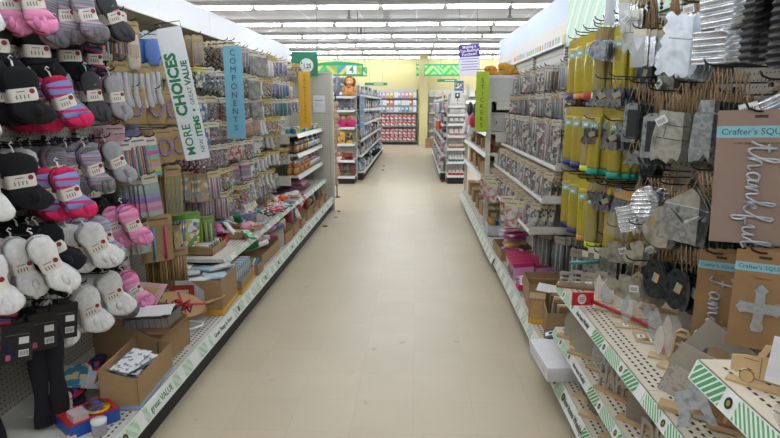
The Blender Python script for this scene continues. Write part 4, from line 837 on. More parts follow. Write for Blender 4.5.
for i in range(19):
    for x in (-1.40, -1.47):
        k = [0, 1, 0, 4, 1, 0][i % 6] if i < 9 else [3, 2, 3, 3][i % 4]
        inst(b2[k], (x, 6.50+.085*i, .982), (0, 0, 0), '%s paint bottle in %s line of second paint shelf' % (bn[k], 'front' if x > -1.45 else 'back'), 'paint', '%s bottles upper %s' % (bn[k], 'front' if x > -1.45 else 'back'), simple=True)
b3 = [bottle('paint_bottle', a, b, .028, .165, c) for a, b, c in (('#a8662c', '#e4e0d8', '#b98a4a'), ('#8c4f2a', '#e4e0d8', '#c9a06a'), ('#c98a2c', '#e0dcd4', '#7a4a24'), ('#5c8f3a', '#d8c23a', '#cfe0b0'), ('#c23a4c', '#2f4f9c', '#e0c0b4'), ('#3a6fb8', '#d84a3a', '#c0d0e4'))]; cn = ['amber', 'copper', 'gold', 'leaf green', 'crimson', 'bright blue']
for i in range(19):
    for x in (-1.40, -1.47):
        k = i % 3 if i < 10 else 3+i % 3
        inst(b3[k], (x, 6.50+.085*i, .732), (0, 0, 0), '%s paint bottle in %s line of third paint shelf' % (cn[k], 'front' if x > -1.45 else 'back'), 'paint', '%s bottles lower %s' % (cn[k], 'front' if x > -1.45 else 'back'), simple=True)
# ------------------------------------------------------------------ base deck beyond the coloring books
def rollup(name, r, L, c, cap=None):
    b = MB().tube([(0, -L/2, 0), (0, L/2, 0)], r, M(c, .4), 10)
    ps = [('roll', b)]
    if cap: ps.append(('band', MB().tube([(0, -L*.12, 0), (0, L*.12, 0)], r*1.03, M(cap, .5), 10)))
    return spec(name, *ps)
inst(carton(.30, .62, .14, front=.10), (-1.42, 4.78, .212), (0, 0, 0), 'kraft box heaped with rolled wraps on the base deck', 'box')
for i in range(12):
    c, cn_ = [('#0f8a48', 'bright green'), ('#157a3e', 'dark green'), ('#cf8fb0', 'pink'), ('#d9cfd4', 'white'), ('#b8506c', 'rose'), ('#8fa6b4', 'blue-grey'), ('#c9b7bd', 'dusty pink'), ('#8c2f38', 'dark red'), ('#e0dcd8', 'ivory'), ('#5f9a70', 'sage'), ('#c78aa4', 'mauve pink'), ('#6a5f8c', 'violet')][i]
    inst(rollup('wrapped_roll', .022 if i > 1 else .032, .24 if i > 1 else .30, c, '#ddd7d0'), (-1.50+.05*(i % 4), 4.42+.062*i, .36+.022*(i % 3)), (R(rng.uniform(-10, 20)), 0, R(-60+rng.uniform(-20, 30))), '%s rolled pack heaped in kraft box on the base deck' % cn_, 'roll')
inst(carton(.16, .16, .09), (-1.32, 4.32, .212), (0, 0, 0), 'small kraft box with colored strips in front of the heaped rolls', 'box')
for i in range(5):
    c = ['#d9c23a', '#3f8fc2', '#6fae5c', '#d8d4cf', '#2f6fae'][i]
    flat('color_strip', .014, .10, .05, M(c, .5), (-1.37+.025*i, 4.32, .285), (R(25), R(5), 0), '%s strip standing in the small kraft box' % ['yellow', 'blue', 'green', 'white', 'deep blue'][i], 'strip')
flat('divider_card', .26, .01, .19, M('#cbc9c6', .6), (-1.38, 5.17, .31), (0, 0, 0), 'white divider card between two kraft boxes on the base deck', 'card')
bx = [(5.40, .30, .17), (5.75, .28, .20), (6.12, .30, .14), (6.55, .30, .20), (6.95, .26, .12), (7.35, .30, .16), (7.75, .3, .13)]
for i, (y, d, h) in enumerate(bx):
    inst(carton(.27, d, h, front=h*.6, flaps=[('+', .05, 60)] if i % 2 else []), (-1.38, y, .212), (0, 0, R(rng.uniform(-5, 5))), 'open kraft carton on base deck, %s past the white divider' % ORD[i], 'box')
    for j in range(4):
        c, cn_ = [('#b8a27c', 'tan'), ('#c23a4a', 'red'), ('#d9c9a0', 'cream'), ('#5a4f52', 'charcoal'), ('#cf7f9c', 'pink'), ('#8a9ca8', 'grey-blue'), ('#e0dbd4', 'white')][(i*2+j*3) % 7]
        tag(put('craft_bag', MB().loft([((0, 0, -.05), (.03, 0, 0), (0, .005, 0)), ((0, 0, -.04), (.035, 0, 0), (0, .014, 0)), ((0, 0, .07), (.035, 0, 0), (0, .016, 0)), ((0, 0, .10), (.03, 0, 0), (0, .004, 0))], M(c, .45, bump=.6, bs=60), 8), None, (-1.46+.045*j, y-.08+.055*j, .212+h*.72), (R(rng.uniform(-25, 25)), R(rng.uniform(-20, 30)), R(rng.uniform(-60, 60)))),
            '%s bag in %s carton past the white divider' % (cn_, ORD[i]), 'bag')
inst(rollup('wrapped_roll', .03, .3, '#c22f3f', '#d8cfc9'), (-1.34, 6.40, .40), (R(25), 0, R(-10)), 'red rolled pack sticking up from cartons on the base deck', 'roll')
# ------------------------------------------------------------------ far left run: end display facing us + side shelves
def shelfunit(label, x0, x1, y0, y1, zs, ztop, name='shelving_unit', kick=True, bk=True):
    """free-standing shelf unit open towards -y"""
    t = thing(name, label, 'shelving'); m = M('#cfcdc4', .5); xc, yc = (x0+x1)/2, (y0+y1)/2
    if bk: put('back_panel', MB().box((xc, y1-.01, ztop/2+.05), (x1-x0, .02, ztop-.1), M('#b9b6ac', .6)), t)
    for s in (x0+.01, x1-.01): put('side_post', MB().box((s, y1-.04, ztop/2), (.02, .05, ztop), m), t)
    if kick: put('kick_plate', MB().box((xc, yc, .06), (x1-x0-.03, y1-y0-.03, .12), BLACK), t)
    for z in zs:
        s = put('shelf', MB().box((xc, yc, z-.012), (x1-x0, y1-y0-.02, .024), m), t)
        put('price_strip', MB().box((xc, y0+.006, z-.022), (x1-x0, .012, .045), WHITE), s)
    return t
shelfunit('white end display with plush animals facing the aisle', -1.66, -1.19, 11.0, 11.55, [.15, .47, .79, 1.11, 1.44, 1.70], 1.86)
FUR = lambda c: M(c, .95, bump=.7, var=.15, vs=40, bs=120)
def plush(kind):
    if kind == 'lion':
        b = MB(); f = FUR('#d39c62'); b.ball((0, 0, .10), (.10, .12, .11), f, 10).ball((0, -.03, .26), (.075, .075, .075), f, 10)
        for s in (-1, 1): b.ball((s*.11, -.05, .12), (.04, .045, .06), f, 8).ball((s*.07, -.11, .04), (.045, .06, .04), f, 8).ball((s*.06, -.03, .335), (.025, .02, .025), f, 6)
        mz = MB().ball((0, -.10, .245), (.035, .03, .028), M('#e2d0b4', .9), 8); mn = MB().ball((0, .02, .26), (.12, .06, .115), FUR('#8a5424'), 12)
        fc = MB().ball((-.026, -.10, .28), .008, BLACK, 6).ball((.026, -.10, .28), .008, BLACK, 6).ball((0, -.13, .255), (.010, .006, .008), M('#4a2a1c'), 6)
        tg = MB().box((0, -.12, .155), (.07, .006, .035), M('#c23a2c'))
        return spec('plush_lion', ('body', b), ('mane', mn), ('muzzle', mz), ('face', fc), ('ribbon', tg))
    c = '#7f838e'
    b = MB(); f = FUR(c); b.ball((0, 0, .11), (.10, .11, .12), f, 10).ball((0, -.03, .27), (.08, .08, .08), f, 10)
    b.tube([(0, -.10, .26), (0, -.14, .20), (0, -.15, .13), (0, -.17, .10)], [.028, .024, .02, .016], f, 7)
    for s in (-1, 1): b.ball((s*.105, 0, .27), (.05, .018, .065), f, 8).ball((s*.07, -.11, .04), (.04, .06, .04), f, 8).ball((s*.10, -.04, .13), (.035, .04, .06), f, 8)
    ft = MB()
    for s in (-1, 1): ft.ball((s*.07, -.165, .04), (.03, .012, .03), M('#dcdad8', .9), 7)
    fc = MB().ball((-.03, -.105, .29), .008, BLACK, 6).ball((.03, -.105, .29), .008, BLACK, 6)
    return spec('plush_elephant', ('body', b), ('foot_pads', ft), ('face', fc))
ph = plush('lion'); pe = plush('elephant')
inst(ph, (-1.30, 11.25, 1.70), (0, 0, 0), 'tan plush lion with brown mane on top of the end display', 'plush toy', scale=1.05)
inst(pe, (-1.53, 11.25, 1.70), (0, 0, 0), 'grey plush elephant sitting left of the plush lion', 'plush toy', scale=1.1)
for i, x in enumerate((-1.55, -1.43, -1.30)):
    inst(pe, (x, 11.22, 1.44), (0, 0, 0), 'small grey plush elephant on the shelf under the lion, %s from left' % ORD[i], 'plush toy', scale=.62)
def doll():
    b = MB(); m = M('#c92f72', .7, bump=.3); b.loft([((0, 0, 0), (.06, 0, 0), (0, .05, 0)), ((0, 0, .06), (.05, 0, 0), (0, .045, 0)), ((0, 0, .12), (.03, 0, 0), (0, .03, 0))], m, 9)
    for s in (-1, 1): b.tube([(s*.03, -.01, .11), (s*.07, -.03, .06)], .015, m, 6).ball((s*.04, -.05, .01), (.025, .03, .02), m, 6)
    return spec('pink_doll', ('dress', b), ('head', MB().ball((0, 0, .16), (.04, .038, .045), M('#c9a07c', .8), 9)), ('hair', MB().ball((0, .015, .17), (.045, .035, .045), M('#7a5230', .9), 8)))
dl = doll()
for i in range(5): inst(dl, (-1.60+.09*i, 11.14+.05*(i % 2), 1.11), (0, 0, 0), 'pink dressed doll on the end display shelf, %s from left' % ORD[i], 'doll', scale=1.1)
def gbox(w, d, h, cols, name='toy_carton'):
    return spec(name, ('carton', MB().box((0, 0, h/2), (w, d, h), PM('print', cols, 16., .45))))
inst(gbox(.22, .12, .24, ['#d8a818', '#c9881a', '#2a2c58', '#d9b42c', '#8a3a2c', '#e0c860']), (-1.50, 11.14, .792), (0, 0, 0), 'large yellow and navy toy carton on the end display', 'box')
inst(gbox(.14, .12, .20, ['#1c1d40', '#d8a818', '#2a2c58', '#d9b42c']), (-1.31, 11.15, .792), (0, 0, 0), 'narrower navy and yellow toy carton beside the large one', 'box')
inst(gbox(.20, .12, .13, ['#c03a2c', '#e0dcd6', '#b8382c', '#2b2528']), (-1.52, 11.14, .472), (0, 0, 0), 'red and white carton on the second lowest end display shelf', 'box')
inst(gbox(.16, .12, .12, ['#8f2424', '#1d1a1c', '#b8382c', '#2b2528']), (-1.32, 11.14, .472), (0, 0, 0), 'dark red and black carton beside the red and white one', 'box')
for i in range(8):
    k = i % 4
    inst(gbox(.11, .10, .12, [['#3a3a3c', '#6c6a62', '#2c2b2c', '#8c4f3a'], ['#2f4f3c', '#8c2f34', '#3c3a3a', '#5c5a54']][k % 2]), (-1.60+.115*k, 11.15, .152+.122*(i//4)), (0, 0, 0), '%s small carton on %s level of lowest end shelf, %s from left' % (['charcoal', 'dark green'][k % 2], ['lower', 'upper'][i//4], ORD[k]), 'box')
# hanging strip of cream plush along the near edge of the display
st = MB(); rr = random.Random(8)
for i in range(26): st.ball((rr.uniform(-.03, .03), rr.uniform(-.03, .03), .25+i*.052), (.055, .05, .045), FUR('#b39c86'), 7)
tag(put('hanging_garland', st, None, (-1.325, 9.35, 0)), 'long fluffy beige strip of hanging plush beside the end display', 'garland')
st_ = tag(put('floor_stand', MB().tube([(0, .05, 0), (0, .05, 1.72)], .010, STEEL, 6).box((0, .05, .006), (.09, .12, .012), STEEL).tube([(0, .05, 1.70), (0, -.02, 1.70)], .008, STEEL, 5), None, (-1.325, 9.35, 0)), 'thin dark stand holding the fluffy beige strip', 'stand')
# side shelves running away (left)
def run(sg, xb, xf, y0, y1, zs, label, seed, palette, ztop, where):
    t = thing('shelving_run', label, 'shelving'); m = M('#cbc9c0', .5); L = y1-y0; yc = (y0+y1)/2; r = random.Random(seed)
    put('back_panel', MB().box((xb, yc, ztop/2), (.03, L, ztop), M('#b6b3a9', .6)), t)
    put('kick_plate', MB().box(((xb+xf)/2-sg*.02, yc, .07), (abs(xf-xb), L, .14), BLACK), t)
    for j, z in enumerate([.17]+zs):
        xs = xf if j == 0 else xf-sg*.06
        s = put('shelf', MB().box(((xb+xs)/2, yc, z-.012), (abs(xs-xb), L, .024), m), t)
        put('price_strip', MB().box((xs+sg*.006, yc, z-.02), (.012, L, .045), WHITE), s)
    zz = [.17]+zs+[ztop+.1]
    for j in range(len(zz)-1):
        xs = xf if j == 0 else xf-sg*.06; y = y0+.06
        while y < y1-.06:
            w = r.uniform(.09, .20); h = min(zz[j+1]-zz[j]-.08, r.uniform(.12, .24)); cn_, c, kd = r.choice(palette)
            d = r.uniform(.10, .18)
            if kd == 'bottle': o = put('bottle', BOT(c, h), None, (xs-sg*(d/2+.02), y+w/2, zz[j]+.001)); w = .09; kn = 'bottle'
            elif kd == 'bag':
                o = put('goods_bag', MB().loft([((0, 0, 0), (d*.3, 0, 0), (0, w*.42, 0)), ((0, 0, h*.3), (d*.45, 0, 0), (0, w*.48, 0)), ((0, 0, h*.85), (d*.3, 0, 0), (0, w*.45, 0)), ((0, 0, h), (.006, 0, 0), (0, w*.45, 0))], M(c, .4, bump=.4, bs=50), 8), None, (xs-sg*(d/2+.02), y+w/2, zz[j]+.001)); kn = 'bag'
            else: o = put('goods_box', MB().box((0, 0, h/2), (d, w*.94, h), PM('print', [c, c, '#d8d6d0', dk(c)], 14., .45)), None, (xs-sg*(d/2+.02), y+w/2, zz[j]+.001)); kn = 'box'
            tag(o, '%s %s on %s shelf of %s' % (cn_, kn, (['base']+RN7)[j] if j == 0 else ORD[j-1]+' raised', where), kn, '%s %s %s %d' % (cn_, kn, where, j)); y += w+.015
    return t
_B = {}
def BOT(c, h):
    k = (c, round(h, 2))
    if k not in _B: _B[k] = MB().lathe([(.035, 0), (.038, .01), (.038, h*.65), (.015, h*.8), (.015, h*.88)], (0, 0, 0), M(c, .3), 9).lathe([(.018, h*.86), (.018, h), (0, h)], (0, 0, 0), M('#d8d6d2', .4), 8).mesh('bottle')
    return _B[k]
PAL = [('blue', '#4a6fa0', 'box'), ('white', '#d0d2d4', 'box'), ('grey', '#8a8c92', 'bag'), ('red', '#b84848', 'box'), ('silver', '#b0b4b8', 'bag'), ('tan', '#b09a7c', 'box'), ('navy', '#2c3450', 'box'), ('yellow', '#c9a83c', 'bag'), ('teal', '#4f8f96', 'bottle'), ('pink', '#c48a9a', 'bag'), ('black', '#2a2a2e', 'box'), ('white', '#d8d8d6', 'bottle')]
PALG = [('pewter', '#8c9096', 'box'), ('white', '#c9ccd0', 'bag'), ('blue', '#6a86ac', 'bag'), ('red', '#a04848', 'bottle'), ('grey', '#6f7278', 'box'), ('silver', '#b0b4b8', 'bag'), ('black', '#26262a', 'box'), ('pale blue', '#9fb2c6', 'box'), ('gold', '#b8964a', 'bag')]
run(1, -1.62, -1.07, 11.6, 18.6, [.5, .82, 1.14, 1.45, 1.74], 'long left shelving run beyond the plush display', 3, PALG, 1.95, 'far left run')
bc = tag(put('bagged_item', MB().loft([((0, 0, 0), (.05, 0, 0), (0, .03, 0)), ((0, 0, .12), (.07, 0, 0), (0, .05, 0)), ((.05, 0, .25), (.04, 0, 0), (0, .04, 0))], M('#1f1e22', .4), 9), None, (-1.06, 13.9, .30), (0, R(35), 0)), 'black pouch jutting out of the far left shelves', 'pouch')
# hanging bags at the corner of the display
for i in range(12):
    c, cn_ = [('#7d97b8', 'blue'), ('#b8bec6', 'silver'), ('#8f9aa8', 'grey'), ('#c9cdd2', 'pale')][i % 4]
    tag(put('hanging_bag', MB().box((0, 0, -.06), (.03, .10, .12), M(c, .35)).box((0, 0, .01), (.008, .06, .03), M('#d8d6d0')), None, (-1.10, 11.55+.10*(i % 2), 1.70-.13*(i//2)), (0, 0, R(-50))), '%s bag on strip at corner of the plush display' % cn_, 'bag', '%s corner bags' % cn_)
# ------------------------------------------------------------------ far wall shelving
t = thing('back_shelving', 'dark shelving of red and white goods against the far wall left of the column', 'shelving'); xa, xb_ = -2.2, .06
put('back_panel', MB().box(((xa+xb_)/2, 22.62, 1.08), (xb_-xa, .03, 2.1), M('#c9c7bd', .6)), t)
put('kick_plate', MB().box(((xa+xb_)/2, 22.34, .08), (xb_-xa, .52, .16), BLACK), t)
for i, z in enumerate((.15, .72, 1.25, 1.50, 1.79)):
    s = put('shelf', MB().box(((xa+xb_)/2, 22.34, z-.015), (xb_-xa, .54, .03), M('#2a2b2c', .5)), t)
    put('price_strip', MB().box(((xa+xb_)/2, 22.065, z-.02), (xb_-xa, .012, .045), M('#8a8c88', .5)), s)
for x in (xa+.02, xb_-.02): put('side_post', MB().box((x, 22.1, 1.05), (.04, .05, 2.1), M('#3a3a3a', .5)), t)
r = random.Random(2)
RED = PM('stripe', ['#e0dede', '#cc3a32', '#d8d4d4', '#cc3a32'], 3.0, .45, 0., (.5, 0, 1))
jug = spec('red_white_bag', ('pouch', MB().loft([((0, 0, 0), (.075, 0, 0), (0, .05, 0)), ((0, 0, .05), (.08, 0, 0), (0, .055, 0)), ((0, 0, .17), (.075, 0, 0), (0, .04, 0)), ((0, 0, .21), (.05, 0, 0), (0, .01, 0))], RED, 8)))
for j, z in enumerate((.15, .385, 0, .72, .955)):
    if j == 2: continue
    for i in range(13):
        inst(jug, (-2.1+.168*i, 22.14, z+.001), (0, 0, R(rng.uniform(-12, 12))), 'red and white bag on %s red row of far wall shelving' % ['lowest', 'second', '', 'third', 'top'][j], 'bag', 'red row %d' % j, scale=(1, 1, .95))
tag(put('display_riser', MB().box((-1.07, 22.36, .377), (2.2, .30, .012), M('#c9c7bd')).box((-1.07, 22.36, .947), (2.2, .30, .012), M('#c9c7bd'))), 'pale riser boards behind the red and white bags', 'riser')
for j, z in enumerate((1.25, 1.50, 1.79)):
    for i in range(15):
        cn_, c = [[('pale blue', '#9fb8d0'), ('white', '#dfe2e4'), ('grey', '#b0b6ba'), ('blue', '#6a90b8')], [('white', '#e2e4e4'), ('pale blue', '#b0c8d8'), ('white', '#dfe2e4'), ('red', '#c86a5c')], [('yellow', '#d8b83c'), ('pink', '#cf94b0'), ('lilac', '#b8a0c8'), ('white', '#dfe2e4')]][j][(i*7+j+i//4) % 4]
        tag(put('goods_box', MB().box((0, 0, .1), (.13, .12, .20), PM('print', [c, c, '#e6e6e4', dk(c)], 12., .45)), None, (-2.08+.146*i, 22.16, z+.001)), '%s box on %s of far wall shelving' % (cn_, ['fourth shelf', 'fifth shelf', 'top shelf'][j]), 'box', '%s far wall %d' % (cn_, j))
t = thing('back_shelving', 'white shelving against the far wall right of the column', 'shelving')
put('back_panel', MB().box((1.6, 22.85, 1.05), (2.2, .03, 2.1), M('#d6d4c8', .6)), t)
put('kick_plate', MB().box((1.6, 22.6, .06), (2.2, .4, .12), BLACK), t)
for z in (.15, .5, .85, 1.2, 1.55, 1.85): put('shelf', MB().box((1.6, 22.6, z), (2.2, .46, .04), M('#e2e1d8', .5)), t)
for j, z in enumerate((.17, .87, 1.22, 1.57, 1.87)):
    for i in range(3):
        tag(put('goods_box', MB().box((0, 0, .08), (.14, .12, .16), PM('print', ['#b8bab0', '#d8d6cc', '#a09a8c'], 12.)), None, (.66+.33*i+.1*(j % 2), 22.5, z+.001)), 'small beige box on the white far shelving, %s shelf' % ORD[j], 'box', 'white shelving %d' % j)
tag(put('cardboard_carton', MB().box((0, 0, .16), (.36, .34, .32), kraft).box((0, -.171, .2), (.06, .002, .24), M('#8f7752')), None, (.53, 20.6, 0)), 'closed brown carton on the floor at the far end of the aisle', 'box')
# ------------------------------------------------------------------ far right end display + run
shelfunit('white end display on the right facing the aisle', .62, .96, 11.1, 11.6, [.17, .44, .70, .95, 1.18, 1.36, 1.52], 1.72)
pal2 = [('red', '#b8403c'), ('teal', '#3f7f7c'), ('white', '#d4d2cc'), ('orange', '#b8743a'), ('pink', '#cf8a92'), ('grey', '#8e9092'), ('navy', '#343c58')]
rows = [('red', 4, .10, .10), ('teal', 5, .12, .16), ('orange', 6, .07, .11), ('pink', 3, .12, .17), ('grey', 3, .10, .10), ('white', 3, .10, .09), ('white', 2, .14, .12)]
for j, (cn_, n, h, _) in enumerate(rows):
    z = [.17, .44, .70, .95, 1.18, 1.36, 1.52][j]; c = dict(pal2)[cn_]
    for i in range(n):
        w = .30/n
        tag(put('goods_box', MB().box((0, 0, h/2), (w*.9, .1, h), PM('print', [c, dk(c), '#d8d4cc', c], 22., .45)), None, (.65+w*(i+.5), 11.19, z+.001)), 'small %s box on %s shelf of right end display' % (cn_, ORD[j]), 'box', 'right end %d' % j)
o = thing('framed_display', 'upright white box with black pictogram topping the right end display', 'display', (.79, 11.25, 1.52)); put('case', MB().box((0, 0, .14), (.22, .10, .28), M('#d8d6d4')), o); put('graphic', MB().box((.01, -.051, .16), (.09, .002, .16), BLACK).box((.01, -.0525, .2), (.03, .002, .05), WHITE).box((0, -.051, .04), (.18, .002, .03), M('#cf5a3a')), o)
run(-1, 1.02, .50, 11.65, 17.5, [.5, .82, 1.14, 1.42, 1.66], 'long right shelving run beyond the right end display', 9, PAL, 1.72, 'far right run')
for i in range(16):
    c, cn_ = [('#b0b2b6', 'silver'), ('#c98fa0', 'pink'), ('#d06a38', 'orange'), ('#8f949c', 'grey'), ('#d8d8d6', 'white'), ('#4f78a8', 'blue')][i % 6]
    tag(put('hanging_bag', MB().box((0, 0, -.08), (.05, .10, .16), M(c, .35)).box((0, 0, .01), (.008, .06, .03), M('#d8d6d0')), None, (.47, 12.0+.3*(i % 8), 1.55-.35*(i//8)), (0, 0, R(40))), '%s bag clipped to front of the far right run' % cn_, 'bag', '%s clipped right' % cn_)
tag(put('red_scrap', MB().ball((0, 0, .02), (.06, .04, .02), M('#a8202c', .5), 7), None, at(443, 182, Z=0)), 'small crumpled red item on the floor by the right end display', 'litter')
for i, (px, py) in enumerate(((325, 226), (336, 217), (339, 211), (383, 170), (384, 166))):
    tag(put('paper_scrap', MB().prism([(-.03, -.01), (.0, -.022), (.035, -.005), (.02, .018), (-.015, .02)], .012, M(['#3a342e', '#b8b2a8', '#8a8278', '#2a2622', '#2a2622'][i], .8), FL), None, at(px, py, Z=.008), (0, 0, i)), '%s scrap on the floor %s' % (['dark', 'pale', 'grey', 'black', 'tiny black'][i], ['near the left kick plate', 'by the end panel foot', 'just past the end panel', 'in mid-aisle', 'in mid-aisle, farther one'][i]), 'litter')
# ------------------------------------------------------------------ hanging banners and signs in the distance
gsg = M('#1f8a5c', .5, var=0)
def ex(o):
    put('price_disc', MB().prism(ell(.095, .095, 24), .006, M('#dfe6e2', .5, var=0), Matrix.Translation((.03, -.008, -.02)) @ Matrix.Rotation(R(-90), 4, 'Z')), o)
    text('lettering', '1.25', .085, (.038, -.0125, -.03), (R(90), 0, 0), M('#14332a', .5, var=0), o, .0006, .8, .002); text('lettering', '$', .05, (-.037, -.0125, .012), (R(90), 0, 0), M('#14332a', .5, var=0), o)
sign('dark green square sign with a round white 1.25 dollar price disc', .37, .33, .012, M('#1f7a5e', .5, var=.01), at(304.5, 64, Y=8.05), (0, 0, 0), ex)
def banner(label, w, h, loc, arch=0., n4=False, txt=None):
    o = thing('aisle_banner', label, 'sign', loc); mb = MB(); n = 16
    top = [(w*(.5-i/n), h/2+arch*math.sin(math.pi*i/n)) for i in range(n+1)]
    mb.prism([(-w/2, -h/2), (w/2, -h/2)]+top, .03, M('#159a62', .5, var=0), Matrix.Rotation(R(-90), 4, 'Z'))
    put('board', mb, o)
    g = PM('stripe', ['#3fc07a', '#9fd84c', '#e0b63c', '#3fc07a', '#d8742c'] if n4 else ['#35b56c', '#c9f09a', '#35b56c', '#8fdc6c'], 6. if n4 else 4., .5, 0., (.7, 0, .7)); g2 = PM('stripe', ['#2fae66', '#a9e46c'] if not n4 else ['#3fb86c', '#e0c84c', '#3f8fc0'], 5., .5, 0., (-.7, 0, .7))
    pt_ = MB(); k = 4
    for i in range(k): pt_.box((-w/2+w*(i+.5)/k*.96+w*.02, -.017, 0), (w/k*.92, .003, h*.72), g if i % 2 else g2)
    put('pattern_panel', pt_, o)
    if n4:
        put('number_plate', MB().box((w*.27, -.021, 0), (w*.20, .004, h*.7), M('#dfeee6', .5, var=0)), o); text('lettering', '4', h*.8, (w*.27, -.025, 0), (R(90), 0, 0), M('#17905a', .5, var=0), o, .001, 1, .004)
    put('ceiling_wire', MB().tube([(-w*.4, 0, h/2), (-w*.4, 0, HC-loc[2])], .004, STEEL, 4).tube([(w*.4, 0, h/2), (w*.4, 0, HC-loc[2])], .004, STEEL, 4), o)
    return o
banner('green aisle banner with colored chevrons and the number 4', 1.05, .24, at(338, 70, Y=12.0), .05, True)
banner('smaller green banner just behind the number 4 banner', .5, .22, at(357, 72, Y=14.5))
banner('long green banner with pale zigzag stripes right of the column', 1.35, .42, at(443, 70, Y=21.0))
banner('narrow green sign beside the zigzag banner', .10, .42, at(417.5, 70, Y=21.5))
for px, py, lb in ((376, 84, 'thin green sign low on the far wall above the left run'), (447, 80.5, 'thin green sign below the zigzag banner')):
    o = sign(lb, .70 if px < 400 else .6, .085, .02, M('#178f5c', .5, var=0), at(px, py, Y=18), (0, 0, 0), name='aisle_sign'); put('ceiling_wire', MB().tube([(-.2, .0, .04), (-.2, .0, HC-o.location.z)], .003, STEEL, 4).tube([(.2, .0, .04), (.2, .0, HC-o.location.z)], .003, STEEL, 4), o); put('lettering_bar', MB().box((.08, -.012, 0), (.3, .002, .025), M('#cfe8da')), o)
def ex(o):
    w_ = M('#e6e2f0', .5, var=0); v = M('#4a2c86', .5, var=0)
    put('ceiling_wire', MB().tube([(-.15, .004, .26), (-.15, .004, 1.02)], .003, STEEL, 4).tube([(.15, .004, .26), (.15, .004, 1.02)], .003, STEEL, 4), o); put('header_band', MB().box((0, -.005, .155), (.355, .003, .205), M('#4b2d88', .5, var=0)), o)
    for i, s in enumerate(('Making a', 'Tax-Exempt', 'Purchase?')): text('lettering', s, .068, (0, -.0085, .215-.06*i), (R(90), R(-4), 0), w_, o, .0006, .95, .001)
    for i in range(5): put('text_line', MB().box((0, -.0045, .02-.045*i), (.30-.05*(i % 2), .002, .014), M('#8f86b8', .5, var=0)), o)
sign('purple and white sign about making a tax-exempt purchase', .36, .53, .006, M('#d9d6e4', .5, var=0), at(469.5, 60, Y=10.0), (0, R(-3), 0), ex)
o = sign('small blue and orange poster under the purple sign', .2, .26, .005, M('#2f6f96', .5), at(459, 87, Y=12.5), (0, 0, 0), lambda o: put('ceiling_wire', MB().tube([(0, .004, .12), (0, .004, HC-o.location.z)], .003, STEEL, 4), o) and put('picture', MB().box((0, -.004, .03), (.17, .002, .12), PM('print', ['#d8843c', '#2f4f7c', '#e0d8cc', '#3f8f9c'], 25.)), o), cat='poster', name='poster')
# ------------------------------------------------------------------ right run: yellow wrapped rolls
def roll_pack(cap, seed):
    r = random.Random(seed); y_ = ['#ad9a3c', '#b5a434', '#a3935a', '#b8aa34'][seed % 4]
    b = MB().loft([((.0, 0, z), (0, .040*k, 0), (.020*k, 0, 0)) for z, k in ((-.055, .75), (-.07, .95), (-.2, 1), (-.33, 1), (-.345, .9))], M(y_, .22, var=.08, vs=12), 12)
    c = MB().loft([((.0, 0, z), (0, .041*k, 0), (.021*k, 0, 0)) for z, k in ((-.345, .95), (-.375, 1), (-.38, .8))], M(cap, .4), 12)
    h = MB().prism([(-.036, -.085), (.036, -.085), (.036, -.01), (.012, .004), (-.012, .004), (-.036, -.01)], .003, M(y_, .5)).box((.018, 0, -.10), (.006, .05, .035), M('#8fb8b4', .5)).box((.022, 0, -.10), (.001, .025, .015), M('#dfe8e4', .5)).box((.0205, 0, -.16), (.001, .03, .05), M('#9a8e30', .5))
    return spec('wrapped_roll_pack', ('wrap', b), ('end_cap', c), ('printed_header', h))
CAPN = [('navy', '#23286c'), ('red', '#b8302c'), ('lime', '#c9d82c'), ('green', '#2ca84c'), ('teal', '#1f9c84'), ('amber', '#c98a3a')]
RPs = {n: roll_pack(c, i) for i, (n, c) in enumerate(CAPN)}
yl = [(1.96, [(3.88, 'navy'), (3.70, 'amber'), (3.50, 'red'), (3.33, 'lime'), (3.16, 'green')]), (1.53, [(3.86, 'navy'), (3.68, 'navy'), (3.48, 'lime'), (3.30, 'teal'), (3.12, 'teal')]), (1.10, [(3.84, 'navy'), (3.66, 'navy'), (3.46, 'amber'), (3.28, 'lime'), (3.10, 'navy')])]
for rw, (z, L) in enumerate(yl):
    for k, (y, cn_) in enumerate(L):
        hang(-1, RPs[cn_], (1.03 if k < 4 else 1.08, y, z), 5, .046, R(42), 'yellow roll pack with %s end' % cn_, 'in %s yellow row, %s along' % (['top', 'middle', 'bottom'][rw], ORD[k]), 'wrapped roll', jit=.05)
        for q in (.0,): hook(-1, y-.08, z+.035, 1.29, 1.0, 'empty-tipped dark peg hook over the yellow rolls', 'pegs yellow')
# ------------------------------------------------------------------ sticker packs on pegs
SKC = [('grey brown', ['#c4bcb0', '#8c8580', '#c9c0b4', '#5a5450']), ('charcoal', ['#3c3a3c', '#55504e', '#b0a89e', '#2a282a']), ('beige', ['#cfc0a6', '#b8a88c', '#d8cfc0', '#7c7060']), ('red dotted', ['#d0c8be', '#b84a44', '#d0c8be', '#8a827a']), ('blue grey', ['#8f9aa4', '#c4c2ba', '#5c6c7c', '#c9c6be']), ('rose', ['#d6c6be', '#c9a9a6', '#a07c7e', '#d8cfc6'])]
WM = [['#4a4440', '#c9bca8', '#2c2826', '#9a8e7e', '#6a6058', '#d4cabb'], ['#2a2728', '#8f857a', '#3c3836', '#cfc4b4', '#1e1c1c'], ['#b8a68a', '#6c6052', '#d8ccb8', '#8a7c68', '#3a3430'], ['#cfc6b8', '#9c4a40', '#4a4440', '#d8d0c4', '#7a7068'], ['#56606a', '#c4bcae', '#34383e', '#a0a49e', '#d0c8bc'], ['#c0a49c', '#5c4a4a', '#d8cabe', '#8c6c68', '#3c3434']]
SP1 = [pack('sticks' if i % 3 else 'print', KRAFT if i % 2 else '#b9b2a6', WM[i], .085, .19, .012, 60+i, 'sticker_bag', n=7) for i in range(6)]
